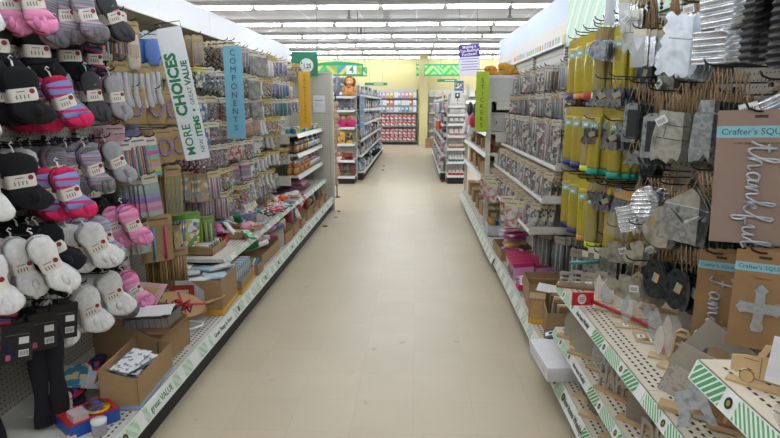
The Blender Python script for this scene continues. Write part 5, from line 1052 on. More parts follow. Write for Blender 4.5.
SP2 = [pack('print' if i % 3 else 'sticks', '#a8977c' if i % 2 else '#b8a88c', [WM[i][q] for q in (1, 3, 4, 1, 2)] if i != 1 else WM[1], .085, .19, .010, 70+i, 'sticker_pack', n=6) for i in range(6)]
SP3 = [pack('print', '#c9bd9c', c, .12, .21, .008, 80+i, 'sticker_sheet') for i, (n, c) in enumerate([('floral', ['#d8d2c4', '#4c8f8c', '#b0563c', '#d8d2c4', '#c9a04c']), ('pale', ['#e0dcd4', '#c4b8a8', '#cf6f6c', '#dcd8d0'])])]
for rw, (z, X) in enumerate(((1.85, 1.10), (1.63, 1.06), (1.44, 1.00))):
    for k in range(18):
        y = 4.02+.132*k
        if rng.random() < .12: continue
        i = (k*5+rw*3+k//3) % 6
        hang(-1, SP1[i], (X+rng.uniform(-.02, .02), y, z), 3, .034, R(46+rng.uniform(-8, 8)), '%s sticker bag' % SKC[i][0], 'on %s sticker row, %s past yellow rolls' % (['top', 'middle', 'lower'][rw], ORD[k]), 'stickers', jit=.1)
# tiered sticker trays
for ti, (X, z) in enumerate(((.97, 1.105), (.89, .875), (.81, .655))):
    t = thing('sticker_tray', '%s white sticker tray stepping out beside the yellow rolls' % ['highest', 'middle', 'lowest'][ti], 'tray'); m = M('#cfccc4', .5)
    put('floor_plate', MB().box(((X+1.28)/2, 5.18, z-.006), (1.28-X, 2.5, .012), m), t); put('front_lip', MB().box((X, 5.18, z+.008), (.006, 2.5, .026), m), t)
    put('end_plate', MB().box(((X+1.28)/2, 3.93, z+.02), (1.28-X, .008, .05), m), t); put('price_strip', MB().box((X-.005, 5.18, z+.008), (.004, 2.48, .018), M('#e6e6e2', .4)), t)
    for k in range(18):
        y = 4.02+.132*k; i = (k*7+ti*2+k//4) % 6; n = 3
        for q in range(n):
            inst(SP2[i], (X+.055+.052*q, y+rng.uniform(-.01, .01), z+.196), (rng.uniform(-.08, .08), R(-6), math.pi+R(44)+rng.uniform(-.12, .12)), '%s sticker pack %s, %s along %s tray' % (SKC[i][0], 'in front' if q == 0 else 'behind front one', ORD[k], ['highest', 'middle', 'lowest'][ti]), 'stickers', None if q == 0 else 'tray %d stack %d' % (ti, k), simple=q > 0)
for k, (y, i) in enumerate(((6.1, 0), (5.85, 1), (5.55, 1), (4.62, 0), (4.40, 1))):
    for q in range(3):
        inst(SP3[i], (.76+.035*q, y, .80-.0*q), (0, 0, math.pi+R(58)+rng.uniform(-.1, .1)), '%s sticker sheet %s, %s on the lowest tray front' % (['flowered', 'pale'][i], 'in front' if q == 0 else 'behind front one', ORD[k]), 'stickers', None if q == 0 else 'sheets %d' % k, simple=q > 0)
for k, (y, x) in enumerate(((3.72, 1.02), (3.9, 1.02), (4.06, .96), (4.2, .98), (4.34, .96), (4.5, 1.0), (3.55, 1.04))):
    hang(-1, pack('sticks', '#8f877a', ['#4a4648', '#b8b4b0', '#6a6466', '#2c2a2c'], .09, .24, .02, 90, 'tool_pack') if k == 0 else TP, (x, y, .635 if k != 0 else .66), 4, .04, R(44), 'dark tool pack in clear sleeve', 'below sticker trays, %s along' % ORD[k], 'tool pack', xb=1.28) if k else None
    if k == 0: TP = pack('sticks', '#8f877a', ['#4a4648', '#b8b4b0', '#6a6466', '#2c2a2c'], .09, .26, .02, 90, 'tool_pack')
# ------------------------------------------------------------------ base deck, right middle
ZB = .162
def carton_r(*a, **k): return carton(*a, **k)
for i in range(7):
    for j in range(2):
        cn_, c, c2 = [('hot pink', '#c4226c', '#d8a4c0'), ('red and pink', '#b02440', '#d8a4c4')][(i+j) % 2]
        mb = MB().box((0, 0, .07), (.16, .045, .14), M(c2, .5)).box((0, 0, .125), (.162, .047, .032), M(c, .5))
        tag(put('craft_kit_box', mb, None, (.88+.175*j, 4.40+.055*i, ZB), (0, R(-4), R(4))), '%s topped kit box in %s line on right base deck, %s along' % (cn_, ['front', 'back'][j], ORD[i]), 'box')
for i in range(6):
    cn_, c = [('magenta', '#c42a74'), ('teal', '#5a9488'), ('magenta', '#cf2f7c'), ('pale pink', '#d69abc'), ('deep pink', '#b8205c'), ('sage', '#6f9c86')][i]
    tag(put('craft_kit_box', MB().box((0, 0, .02), (.30, .07, .035), M(c, .45)).box((-.10, 0, .0385), (.06, .05, .002), M('#e0d8dc')), None, (.93+.01*i, 4.14+.065*(i % 4), ZB+.04*(i//4)+.02), (R(0), R(-3), R(6+3*i))), 'flat %s kit box lying beside the kraft carton, %s along' % (cn_, ORD[i]), 'box')
for i in range(9):
    cn_, c = [('magenta', '#c42a74'), ('yellow', '#cfb23a'), ('pink', '#d98ab4'), ('lilac', '#c9a0cf'), ('white', '#dcdade'), ('hot pink', '#d0307c'), ('rose', '#cf7fa0'), ('cream', '#d8ccb4'), ('pale pink', '#e0b4c8')][i]
    tag(put('craft_book', MB().box((0, 0, 0), (.20, .15, .018), PM('print', [c, c, dk(c), '#d8cfd4'], 22., .4)), None, (.90+.02*(i % 3), 5.02+.08*(i % 5), ZB+.10+.026*i), (R(rng.uniform(-8, 8)), R(rng.uniform(-12, 4)), R(rng.uniform(-25, 25)))), '%s craft book in the loose pile on right base deck, %s from bottom' % (cn_, ORD[i]), 'book')
inst(carton(.30, .44, .10, name='cardboard_tray'), (.92, 5.16, ZB), (0, 0, R(2)), 'kraft tray under the loose pile of craft books', 'tray')
for i in range(3):
    tag(put('gift_bag', MB().box((0, 0, .05), (.06, .004, .10), PM('print', ['#5fa0a8', '#c8b060', '#8fc0c0'], 40.)), None, (.79, 4.46+.09*i, ZB+.01), (R(12), R(-20), R(70))), 'small teal and tan card leaning over the base price strip, %s one' % ['nearest', 'middle', 'farthest'][i], 'card')
inst(carton(.26, .30, .17, flaps=[('b', .06, 60)]), (.93, 3.90, ZB), (0, 0, R(-3)), 'open kraft carton beside the pink kit boxes', 'box')
inst(spec('kraft_box', ('box_body', MB().box((0, 0, .085), (.10, .12, .17), kraft).box((0, -.061, .09), (.07, .002, .12), M('#b8965e', .8))), ('yellow_stripe', MB().box((0, 0, .02), (.102, .122, .035), M('#d9a82c', .5)))), (.80, 3.52, ZB), (0, 0, R(-14)), 'narrow kraft box with yellow foot stripe at the front of right base deck', 'box')
inst(carton(.26, .38, .16, flaps=[('+', .06, 50)]), (.95, 3.40, ZB), (0, 0, R(-8)), 'open kraft carton full of brown craft bags on right base deck', 'box')
for i in range(7):
    cn_, c = [('tan', '#b0946c'), ('cream', '#d6cab0'), ('brown', '#8a6c48')][i % 3]
    tag(put('paper_pack', MB().box((0, 0, 0), (.17, .012, .16), M(c, .7)).box((0, -.0065, .03), (.08, .001, .04), M('#c9bfa8')), None, (.96, 3.27+.04*i, ZB+.12), (R(16+rng.uniform(-5, 5)), R(rng.uniform(-6, 6)), R(-8))), '%s paper pack leaning in right kraft carton, %s from near end' % (cn_, ORD[i]), 'paper pack')
flat('white_leaflet', .16, .12, .004, M('#dcdad6', .5), (.90, 3.62, ZB+.185), (R(8), R(4), R(-20)), 'white glossy card lying over the kraft cartons', 'card')
inst(spec('white_gift_box', ('box_body', MB().box((0, 0, .035), (.24, .36, .07), M('#d5d3d4', .45))), ('lid', MB().box((0, 0, .063), (.25, .37, .026), M('#dedcdd', .45)))), (.79, 2.86, .165), (0, 0, R(3)), 'flat white lidded box jutting over the base deck edge', 'box')
flat('tagged_frame', .12, .07, .010, M('#4c4642', .6), (.80, 3.06, .268), (R(20), R(-25), R(-20)), 'small dark frame with white price label on the white box', 'frame', lambda mb: [mb.box((0, 0, .006), (.10, .03, .001), WHITE), mb.box((.0, 0, .0068), (.06, .018, .001), BLACK)] and None)
# far base goods
inst(carton(.16, .30, .12, mat=M('#c9ccd0', .6)), (.86, 6.05, ZB), (0, 0, 0), 'white printed box of yellow balls on right base deck', 'box')
for i in range(5): tag(put('foam_ball', MB().ball((0, 0, 0), .038, M(['#b88a2c', '#2f78b8', '#b8802c', '#c0902c', '#a87428'][i], .7), 9), None, (.83+.04*(i % 2), 5.95+.05*i, ZB+.13), (0, 0, 0)), '%s ball in white printed box on right base deck' % ['mustard', 'blue', 'ochre', 'golden', 'brown-gold'][i], 'ball')
# carton bay
cb = [(.16, [(6.75, .20, .16, .15), (7.15, .22, .16, .17), (7.6, .25, .18, .16), (8.2, .24, .2, .18), (8.8, .26, .2, .2)]), (.69, [(6.75, .26, .20, .17), (7.15, .22, .17, .14), (7.5, .25, .2, .17), (8.1, .24, .2, .18), (8.75, .26, .2, .2)]),
      (1.0, [(6.80, .30, .14, .15), (7.3, .22, .12, .12), (7.9, .3, .14, .15), (8.6, .26, .2, .16)]), (1.24, [(7.3, .22, .18, .16), (7.9, .3, .14, .15), (8.6, .26, .2, .16)])]
for s, (z, L) in enumerate(cb):
    for i, (y, w, d, h) in enumerate(L):
        inst(spec('kraft_carton', ('box_body', MB().box((0, 0, h/2), (w, d*1.5, h), M(['#9c7a52', '#a9845a', '#8a6a46'][i % 3], .85, bump=.1))), ('tape', MB().box((0, 0, h+.001), (w*.2, d*1.5, .001), M('#b89a6c', .5)).box((-.0*w, -d*.751, h*.6), (w*.35, .002, h*.35), M('#c9bca4', .7)))), (.84+w/2, y+.02, z+.001), (0, 0, R(rng.uniform(-4, 4))), 'closed kraft carton %s on %s shelf of carton bay' % (['nearest', 'second', 'third', 'fourth', 'farthest'][i], ['base', 'lowest', 'second', 'third'][s]), 'box')
tag(put('red_ornament', MB().ball((0, 0, .05), (.05, .05, .05), M('#a8201c', .3), 12).lathe([(.012, .095), (.012, .11), (0, .112)], (0, 0, 0), M('#c9a04c', .3, .8), 8), None, (.86, 6.62, 1.0)), 'shiny red ball ornament on the carton bay shelf', 'ornament')
tag(put('kraft_gift_box', MB().box((0, 0, .08), (.16, .14, .16), M('#b08a5c', .8)).box((0, -.072, .08), (.03, .004, .16), M('#8a6a44', .7)), None, (1.06, 6.62, 1.001)), 'kraft box right of the red ornament', 'box')
inst(spec('grey_storage_box', ('box_body', MB().box((0, 0, .105), (.44, .36, .21), M('#b4b3b0', .6))), ('front_label', MB().box((-.15, -.182, .10), (.008, .003, .03), BLACK).box((0, -.182, .19), (.44, .003, .006), M('#8f8e8c')))), (1.06, 6.68, 1.245), (0, 0, 0), 'wide grey storage box on the third shelf behind STICKERS sign', 'box')
for i in range(5): tag(put('black_bag', MB().loft([((0, 0, 0), (.05, 0, 0), (0, .05, 0)), ((0, 0, .05), (.06, 0, 0), (0, .06, 0)), ((0, 0, .115), (.03, 0, 0), (0, .04, 0))], M(['#1c1c20', '#26262a', '#2f2f34', '#1a1a1e', '#3a3a3e'][i], .35, bump=.7, bs=40), 9), None, (.86+.095*i, 6.56+.03*(i % 2), 1.46), (0, 0, i)), '%s crumpled dark bag on the grey storage box' % ['leftmost', 'second', 'middle', 'fourth', 'rightmost'][i], 'bag')
inst(spec('grey_storage_box', ('box_body', MB().box((0, 0, .13), (.46, .40, .26), M('#bdbcbb', .6))), ('lid_edge', MB().box((0, 0, .245), (.47, .41, .035), M('#cfcecd', .6)))), (1.04, 6.72, 1.602), (0, 0, 0), 'large pale grey box on top of the carton bay', 'box')
for i, (x, y, z) in enumerate(((.90, 7.05, 1.86), (1.02, 6.75, 1.872), (1.12, 6.95, 1.865), (.84, 7.5, 1.60))):
    b = MB(); f = FUR('#b07f2e'); b.ball((0, 0, .07), (.08, .08, .075), f, 10).ball((-.05, -.05, .10), (.04, .04, .04), f, 8).ball((.05, -.03, .04), (.05, .06, .04), f, 8)
    tag(put('plush_bear', b, None, (x, y, z)), 'golden plush toy slumped on top of the grey box, %s' % ['rear left', 'front', 'right', 'on the shelf below'][i], 'plush toy')
for i in range(6):
    cn_, c = [('dark grey', '#3a3c42'), ('red', '#a81f34'), ('white', '#dcdadc'), ('charcoal', '#2a2a2e'), ('pale pink', '#e0b8c0'), ('white', '#e0dedf')][i]
    tag(put('hanging_bag', MB().loft([((0, 0, .02), (.01, 0, 0), (0, .02, 0)), ((0, 0, -.02), (.035, 0, 0), (0, .05, 0)), ((0, 0, -.12), (.045, 0, 0), (0, .06, 0)), ((0, 0, -.17), (.02, 0, 0), (0, .04, 0))], M(c, .45, bump=.6, bs=50), 9), None, (.76-.0*i, 7.3+.26*i, 1.56-.14*(i % 3)), (0, 0, i)), '%s bag hanging at %s level beyond STICKERS sign, %s' % (cn_, ['upper', 'middle', 'lower'][i % 3], ['nearer', 'farther'][i//3]), 'bag')
f = vert('STICKERS', .068, .068, .225, M('#2f3a12', .5, var=0)); f.h = .645; f.s = -1
sign('lime green sign reading STICKERS downwards in front of the carton bay', .14, .645, .004, M('#a9bf2c', .5, var=.01), at(482, 102, Y=6.3), (0, 0, R(-2)), f)
# ------------------------------------------------------------------ galvanized blanks on twine
galv = PM('mottle', ['#5f6468', '#a4a9ad', '#7f8488', '#b8bdc0'], 22., .24, .95)
galv_d = PM('mottle', ['#34383e', '#5c6168', '#42474d', '#70757a'], 18., .3, .95); galv_b = PM('mottle', ['#7c7c75', '#b0afa7', '#94928a'], 14., .28, .95)
twine_m = M('#9c8262', .95, bump=.5, var=.2, vs=80); tagm = M('#e2e2e2', .5, var=0)
def twine(w, drop, slack=.0, n=1):
    mb = MB()
    for s in (-1, 1): mb.tube([(0, 0, .004), (.002, s*w*.25, -drop*.45), (0, s*w/2, -drop)], .0024, twine_m, 4)
    if slack: mb.tube([(0, w*.25, -drop*.5), (.004, w*.4, -drop*.8), (.004, w*.15, -drop-.03), (.003, 0, -drop*.7)], .002, twine_m, 4)
    return mb
def ptag(y, z, rot=.5, k=1.):
    mb = MB(); T = Matrix.Translation((.006, y, z)) @ Matrix.Rotation(rot, 4, 'X')
    mb.box((0, 0, 0), (.001, .042*k, .034*k), tagm, None, T)
    for i in range(7): mb.box((.0008, -.014*k+.0045*k*i, -.003), (.0004, .002*k, .018*k), BLACK, None, T)
    return mb
def ktag(y, z, rot=.4): 
    T = Matrix.Translation((.007, y, z)) @ Matrix.Rotation(rot, 4, 'X')
    return MB().box((0, 0, 0), (.001, .045, .032), M('#b8935c', .8), None, T).box((.0008, 0, .006), (.0004, .045, .009), M('#4f9ab8', .6), None, T)
def corr(w, h, waves, amp=.006, mat=None, rad=None, z0=0., vert=False, tilt=0.):
    """corrugated sheet, ribs horizontal unless vert; rad clips to a circle"""
    mb = MB(); n = waves*6; vs = []; m = mat or galv
    for i in range(n+1):
        t = i/n; x = amp*math.sin(t*waves*2*math.pi)
        if vert: y = -w/2+w*t; vs += [(x, y, z0), (x, y, z0-h)]
        else:
            z = z0-h*t; hw = w/2 if rad is None else math.sqrt(max(1e-5, rad*rad-(h*(t-.5))**2)); vs += [(x, -hw, z), (x, hw, z)]
    T = Matrix.Translation((0, 0, z0)) @ Matrix.Rotation(tilt, 4, 'X') @ Matrix.Translation((0, 0, -z0))
    mb.add(vs, [(2*i, 2*i+1, 2*i+3, 2*i+2) for i in range(n)], m, True, T)
    mb.add([(v[0]-.0012, v[1], v[2]) for v in vs], [(2*i, 2*i+2, 2*i+3, 2*i+1) for i in range(n)], m, True, T)
    return mb
def plate(pts, mat=galv, t=.003, z0=0.): return MB().prism([(p[0], p[1]+z0) for p in pts], t, mat)
def wavy(w, h, n=60, a=.009):
    P = []
    for i in range(n):
        t = i/n*4; s = int(t); u = t-s
        x, y = [(-w/2+w*u, 0), (w/2, -h*u), (w/2-w*u, -h), (-w/2, -h+h*u)][s]; q = a*math.sin(u*(3 if s in (0, 2) else 5)*2*math.pi)
        P.append((x+(q if s in (1, 3) else 0), y+(q if s in (0, 2) else 0)))
    return P
D = .09
G = {}
G['disc'] = (spec('metal_disc', ('disc', plate([(y, z-D-.055) for y, z in ell(.055, .055, 28)])), ('rim', MB().tube([(.003, .052*math.cos(a), -D-.055+.052*math.sin(a)) for a in [2*math.pi*k/28 for k in range(29)]], .003, galv, 5)), ('twine_loop', twine(.03, D))), 'round galvanized disc')
G['wavy'] = (spec('metal_plaque', ('plate', plate(wavy(.15, .25), PM('mottle', ['#b9c2cc', '#dfe6ee', '#c6ced6'], 12., .28, .75), .004, -.04).box((.003, 0, -.14), (.002, .10, .004), galv)), ('twine_loop', twine(.08, .045)), ('price_tag', ptag(.0, -.02, .3))), 'tall wavy-edged bright metal plaque')
G['corr'] = (spec('corrugated_ornament', ('sheet', corr(.20, .13, 5, .007, PM('mottle', ['#a4a8ac', '#d8dadc', '#bcc0c4'], 10., .25, .8), None, -.03)), ('twine_loop', twine(.12, .035))), 'corrugated galvanized panel')
G['corrblack'] = (spec('corrugated_sheet', ('sheet', corr(.055, .28, 11, .005, M('#151517', .4, .3), None, .03)), ('header_card', MB().prism([(-.03, .03), (.03, .03), (.03, .05), (-.03, .05)], .003, kraft))), 'dark wavy corrugated sheet')
G['tags'] = (spec('metal_tag_set', ('tags', MB().prism([(-.05, -.06), (-.005, -.055), (-.008, -.12), (-.05, -.125)], .003, galv).prism([(.005, -.05), (.05, -.06), (.055, -.11), (.01, -.12)], .003, galv_d).prism([(-.03, -.10), (.03, -.09), (.035, -.16), (-.02, -.165)], .003, galv).prism([(-.06, -.11), (-.03, -.13), (-.035, -.17), (-.07, -.15)], .003, galv)), ('twine_loop', twine(.05, .06)), ('kraft_tag', ktag(.01, -.095))), 'cluster of small galvanized tags')
G['flower'] = (spec('metal_ornament', ('petals', MB().prism([(-.045, -.07), (-.02, -.055), (0, -.075), (.02, -.055), (.05, -.07), (.03, -.10), (.05, -.135), (.012, -.125), (0, -.16), (-.014, -.125), (-.05, -.135), (-.03, -.10)], .003, galv)), ('twine_loop', twine(.03, .065))), 'spiky galvanized ornament')
G['chalk'] = (spec('chalkboard_tag', ('frame_plate', plate([(-.045, 0), (-.02, .018), (.02, .018), (.045, 0), (.048, -.20), (-.048, -.20)], galv, .004, -.12)), ('chalk_panel', MB().box((.003, 0, -.215), (.002, .052, .15), M('#2c2b2e', .7))), ('twine_loop', twine(.06, .11))), 'galvanized tag with chalkboard panel')
G['truck'] = (spec('metal_plaque', ('plate', plate([(-.06, 0), (.05, 0), (.06, -.03), (.055, -.12), (.065, -.13), (.06, -.21), (.03, -.20), (.02, -.23), (-.02, -.21), (-.05, -.23), (-.06, -.20), (-.068, -.12)], galv_b, .004, -.12).box((.003, -.0, -.18), (.002, .09, .004), galv_d).box((.003, 0, -.24), (.002, .10, .004), galv_d).box((.003, -.02, -.21), (.002, .004, .05), galv_d)), ('twine_loop', twine(.07, .11)), ('price_tag', ptag(-.045, -.165, .7, 1.1))), 'galvanized building cutout')
G['tower'] = (spec('metal_plaque', ('plate', plate([(-.03, 0), (.03, 0), (.04, -.05), (.048, -.06), (.055, -.20), (.05, -.245), (.015, -.235), (.0, -.21), (-.015, -.235), (-.05, -.245), (-.055, -.20), (-.048, -.06), (-.04, -.05)], galv, .004, -.12).box((.004, 0, -.17), (.003, .08, .006), galv_b).box((.004, 0, -.21), (.003, .09, .008), galv).box((.004, 0, -.31), (.003, .10, .008), galv_b).box((.004, -.04, -.26), (.003, .006, .09), galv).box((.004, .04, -.26), (.003, .006, .09), galv)), ('twine_loop', twine(.05, .12, 1)), ('price_tag', ptag(.05, -.19, -.5))), 'galvanized lantern-shaped tower cutout')
G['bagged'] = (spec('bagged_corrugated_tag', ('sheet', corr(.09, .14, 7, .005, PM('mottle', ['#b4b6b8', '#e2e4e6', '#c8cacc'], 20., .25, .75), None, -.08, False, .5)), ('header_card', MB().prism([(-.06, -.045), (.06, -.045), (.06, .005), (-.06, .005)], .003, M('#b58a58', .8)).box((.002, -.045, -.005), (.001, .025, .018), M('#4f9ab8', .6))), ('clear_bag', MB().add([(.012, -.06, -.045), (.012, .06, -.045), (.010, .065, -.26), (.010, -.055, -.25), (.02, 0, -.15)], [(0, 4, 1), (1, 4, 2), (2, 4, 3), (3, 4, 0)], FILM('#c8ccd0', .25, .1)))), 'bagged corrugated tag')
G['cround'] = (spec('corrugated_disc', ('sheet', corr(.17, .17, 8, .005, PM('mottle', ['#a4a6a8', '#dcdee0', '#c0c2c4'], 20., .25, .8), .085, -.04)), ('twine_loop', twine(.05, .06)), ('price_tag', ptag(.02, -.09, .1, 1.2))), 'round corrugated galvanized disc')
G['gourd'] = (spec('metal_plaque', ('plate', plate([(.085*k*math.cos(a)*(.75 if math.sin(a) > .1 else 1), -.19+.10*math.sin(a)) for k, a in [(1, 2*math.pi*i/24) for i in range(24)]], galv_b)), ('twine_loop', twine(.04, .10)), ('kraft_tag', ktag(-.055, -.17, 1.2))), 'egg-shaped galvanized plaque')
G['envelope'] = (spec('metal_envelope', ('plate', plate([(-.085, 0), (0, .075), (.085, 0), (.085, -.15), (-.085, -.15)], galv, .004, -.14)), ('flap', MB().add([(.004, -.085, -.14), (.004, .085, -.14), (.010, 0, -.215), (.003, 0, -.20)], [(0, 3, 2), (3, 1, 2)], galv_b).box((.004, 0, -.141), (.003, .17, .004), M('#d8dadc', .2, .9)).prism([(-.084, -.138), (0, -.068), (.084, -.138)], .002, galv_b, Matrix.Translation((.003, 0, 0)))), ('twine_loop', twine(.09, .10))), 'galvanized envelope-shaped plaque')
G['oval'] = (spec('metal_plaque', ('plate', plate([(y, z-.20) for y, z in ell(.06, .095, 28)], galv_d)), ('twine_loop', twine(.04, .11)), ('kraft_tag', ktag(.015, -.19, 1.3))), 'dark oval galvanized plaque')
G['pumpkin'] = (spec('metal_plaque', ('plate', plate([(.055+.035*math.cos(a), .035*math.sin(a)) for a in [math.pi*k/6-1.4 for k in range(9)]]+[(.05*math.cos(a), .05+.03*math.sin(a)) for a in [math.pi*k/6 for k in range(1, 6)]]+[(-.055+.035*math.cos(a), .035*math.sin(a)) for a in [math.pi*k/6+1.0 for k in range(9)]]+[(-.03, -.05), (.03, -.05)], galv_b, .003, -.16)), ('twine_loop', twine(.04, .10)), ('price_tag', ptag(.05, -.13, .4, 1.1))), 'cloud-edged galvanized plaque')
G['silver'] = (spec('metal_plaque', ('plate', plate([(-.03, 0), (.03, 0), (.03, -.15), (-.03, -.15)], galv, .003, -.03)), ('header_card', MB().prism([(-.032, -.03), (.032, -.03), (.032, .005), (-.032, .005)], .003, M('#cfc6b0', .7))), ('clear_bag', MB().add([(.01, -.032, -.03), (.01, .032, -.03), (.01, .032, -.19), (.01, -.032, -.19), (.018, 0, -.11)], [(0, 4, 1), (1, 4, 2), (2, 4, 3), (3, 4, 0)], FILM('#e4e8ea', .4, .1)))), 'clear bagged silver strip')
G['blackbead'] = (spec('bead_strand', ('beads', (lambda mb: ([mb.ball((0, 0, -.02-.02*k), .010, M('#c9a97c' if k % 3 == 0 else '#141416', .4), 7) for k in range(9)], mb)[1])(MB())), ('cord', MB().tube([(0, 0, .01), (0, 0, -.2)], .002, BLACK, 4))), 'wood bead strand')
G['angled'] = (spec('corrugated_ornament', ('sheet', corr(.17, .075, 3, .008, PM('mottle', ['#8f9498', '#d2d6da', '#aab0b4'], 10., .25, .85), None, -.05, False, .55)), ('twine_loop', twine(.14, .05)), ('price_tag', ptag(-.05, -.09, .3, 1.3))), 'slanting ribbed galvanized panel')
# px, py of hook point, X, key, n, gap, yaw deg, roll
gl = [
 (601, 22, .98, 'disc', 10, .026, 48, 0), (612, -6, 1.02, 'silver', 5, .03, 50, 0), (624, -2, 1.02, 'silver', 5, .03, 55, 6), (640, 30, .98, 'silver', 5, .03, 55, 0), (652, -30, 1.00, 'blackbead', 4, .05, 50, 0), (637, -14, 1.0, 'truck', 4, .03, 50, 0),
 (690, 4, .96, 'wavy', 8, .024, 62, -6), (730, -20, .97, 'corr', 5, .03, 60, 10), (722, 22, 1.02, 'corr', 4, .03, 62, 0), (752, -12, .98, 'corrblack', 8, .022, 8, 0), (782, -16, .94, 'corrblack', 9, .017, 8, 0), (742, -14, 1.06, 'corrblack', 6, .017, 8, 0),
 (602, 80, .98, 'tags', 6, .036, 52, 0), (616, 78, .96, 'tags', 6, .036, 52, 0), (592, 120, 1.0, 'tags', 6, .04, 50, 0), (624, 112, 1.0, 'flower', 6, .03, 50, 0), (612, 122, .98, 'tags', 5, .036, 50, 0), (632, 140, 1.0, 'flower', 6, .03, 50, 0), (636, 84, 1.02, 'chalk', 4, .03, 54, 0),
 (656, 92, .98, 'chalk', 5, .03, 58, 0), (682, 84, .97, 'truck', 7, .026, 60, -6), (714, 68, .96, 'tower', 6, .026, 64, 0), (772, 82, .96, 'angled', 3, .03, 66, 0),
 (594, 182, 1.0, 'flower', 5, .03, 50, 0), (604, 186, 1.0, 'tags', 4, .03, 50, 0), (628, 192, .95, 'bagged', 6, .028, 56, -12), (648, 178, .97, 'cround', 5, .03, 56, 6), (668, 186, .96, 'gourd', 6, .026, 58, 0), (698, 172, .93, 'envelope', 7, .026, 62, -10),
 (616, 228, 1.0, 'pumpkin', 5, .03, 52, 0), (636, 226, .98, 'pumpkin', 6, .03, 55, 10), (634, 262, .95, 'pumpkin', 4, .03, 55, -14), (658, 238, .96, 'oval', 12, .018, 30, 0), (682, 246, .98, 'oval', 10, .02, 24, 0), (698, 250, 1.02, 'oval', 8, .02, 20, 0), (664, 172, 1.08, 'oval', 5, .03, 50, 0),
 (646, 40, 1.12, 'oval', 4, .03, 20, 0), (668, 52, 1.14, 'truck', 5, .02, 20, 0), (728, 96, 1.12, 'tower', 5, .02, 20, 0), (744, 110, 1.14, 'oval', 6, .02, 20, 0), (650, 130, 1.12, 'oval', 5, .02, 20, 0), (706, 120, 1.12, 'truck', 6, .02, 16, 0), (726, 190, 1.12, 'oval', 6, .02, 20, 0), (640, 245, 1.12, 'oval', 6, .02, 20, 0), (622, 250, 1.10, 'chalk', 4, .02, 20, 0), (604, 236, 1.1, 'flower', 5, .03, 40, 0), (712, 262, 1.14, 'oval', 6, .02, 20, 0),
]
for k, (px, py, X, key, n, gap, yw, rl) in enumerate(gl):
    sp, ds = G[key]; row = 'top' if py < 40 else 'second' if py < 160 else 'third' if py < 215 else 'lowest'
    k2 = sum(1 for g in gl if g[0] < px and (g[1] < 40, 40 <= g[1] < 160, 160 <= g[1] < 215, g[1] >= 215) == (py < 40, 40 <= py < 160, 160 <= py < 215, py >= 215))
    if key in ('wavy', 'corr', 'truck', 'tower', 'chalk', 'envelope', 'oval', 'gourd', 'cround'): gap, n = (.014, n+3) if key != 'oval' else (.016, n)
    hang(-1, sp, at(px, py, X=X), n, gap, R(yw), ds, 'on %s metal row, %s from yellow rolls' % (row, ORD[k2]), 'metal craft', roll=R(rl), scale=.84 if key != 'disc' else 1., yb=R(8) if key in ('wavy', 'corr', 'truck', 'tower', 'chalk', 'envelope', 'oval', 'gourd', 'cround', 'disc', 'silver', 'pumpkin') else None, parts_behind=False, jit=.07, hlab='dark peg hook on %s metal row, %s from yellow rolls' % (row, ORD[k2]))
# twine bunches looping over the pegs
tb = MB(); rr = random.Random(4)
for i in range(16):
    y = rr.uniform(-.03, .03); s = rr.uniform(-.03, .03); L = rr.uniform(.13, .2)
    tb.tube([(rr.uniform(-.04, .04), y, -L), (rr.uniform(-.03, .03), y*.5, -L*.4), (rr.uniform(-.02, .02), 0, .004), (rr.uniform(-.03, .03), s*.5, -L*.4), (rr.uniform(-.04, .04), s, -L)], .003, twine_m, 4)
tbm = tb.mesh('twine_bunch')
for i, (px, py, X) in enumerate(((688, 84, 1.10), (676, 90, 1.14), (700, 84, 1.12), (660, 88, 1.12), (648, 96, 1.14), (738, 92, 1.14), (752, 96, 1.16), (712, 64, 1.06), (655, -8, 1.06), (676, -10, 1.04), (700, -14, 1.08), (640, 6, 1.1), (606, 178, 1.06), (640, 178, 1.10), (690, 180, 1.10), (672, 176, 1.12), (655, 240, 1.08), (668, 244, 1.10), (640, 232, 1.12), (690, 252, 1.14), (600, 130, 1.10), (616, 140, 1.1), (724, 176, 1.12), (708, 250, 1.16))):
    o = tag(put('twine_bunch', tbm, None, at(px, py, X=X), (0, 0, R(60+rng.uniform(-30, 30)))), 'bunch of brown jute twine loops over a peg, %s' % (['top row', 'second row', 'third row', 'lowest row'][0 if py < 40 else 1 if py < 160 else 2 if py < 215 else 3]), 'twine', 'twine %d' % (0 if py < 40 else 1 if py < 160 else 2 if py < 215 else 3))
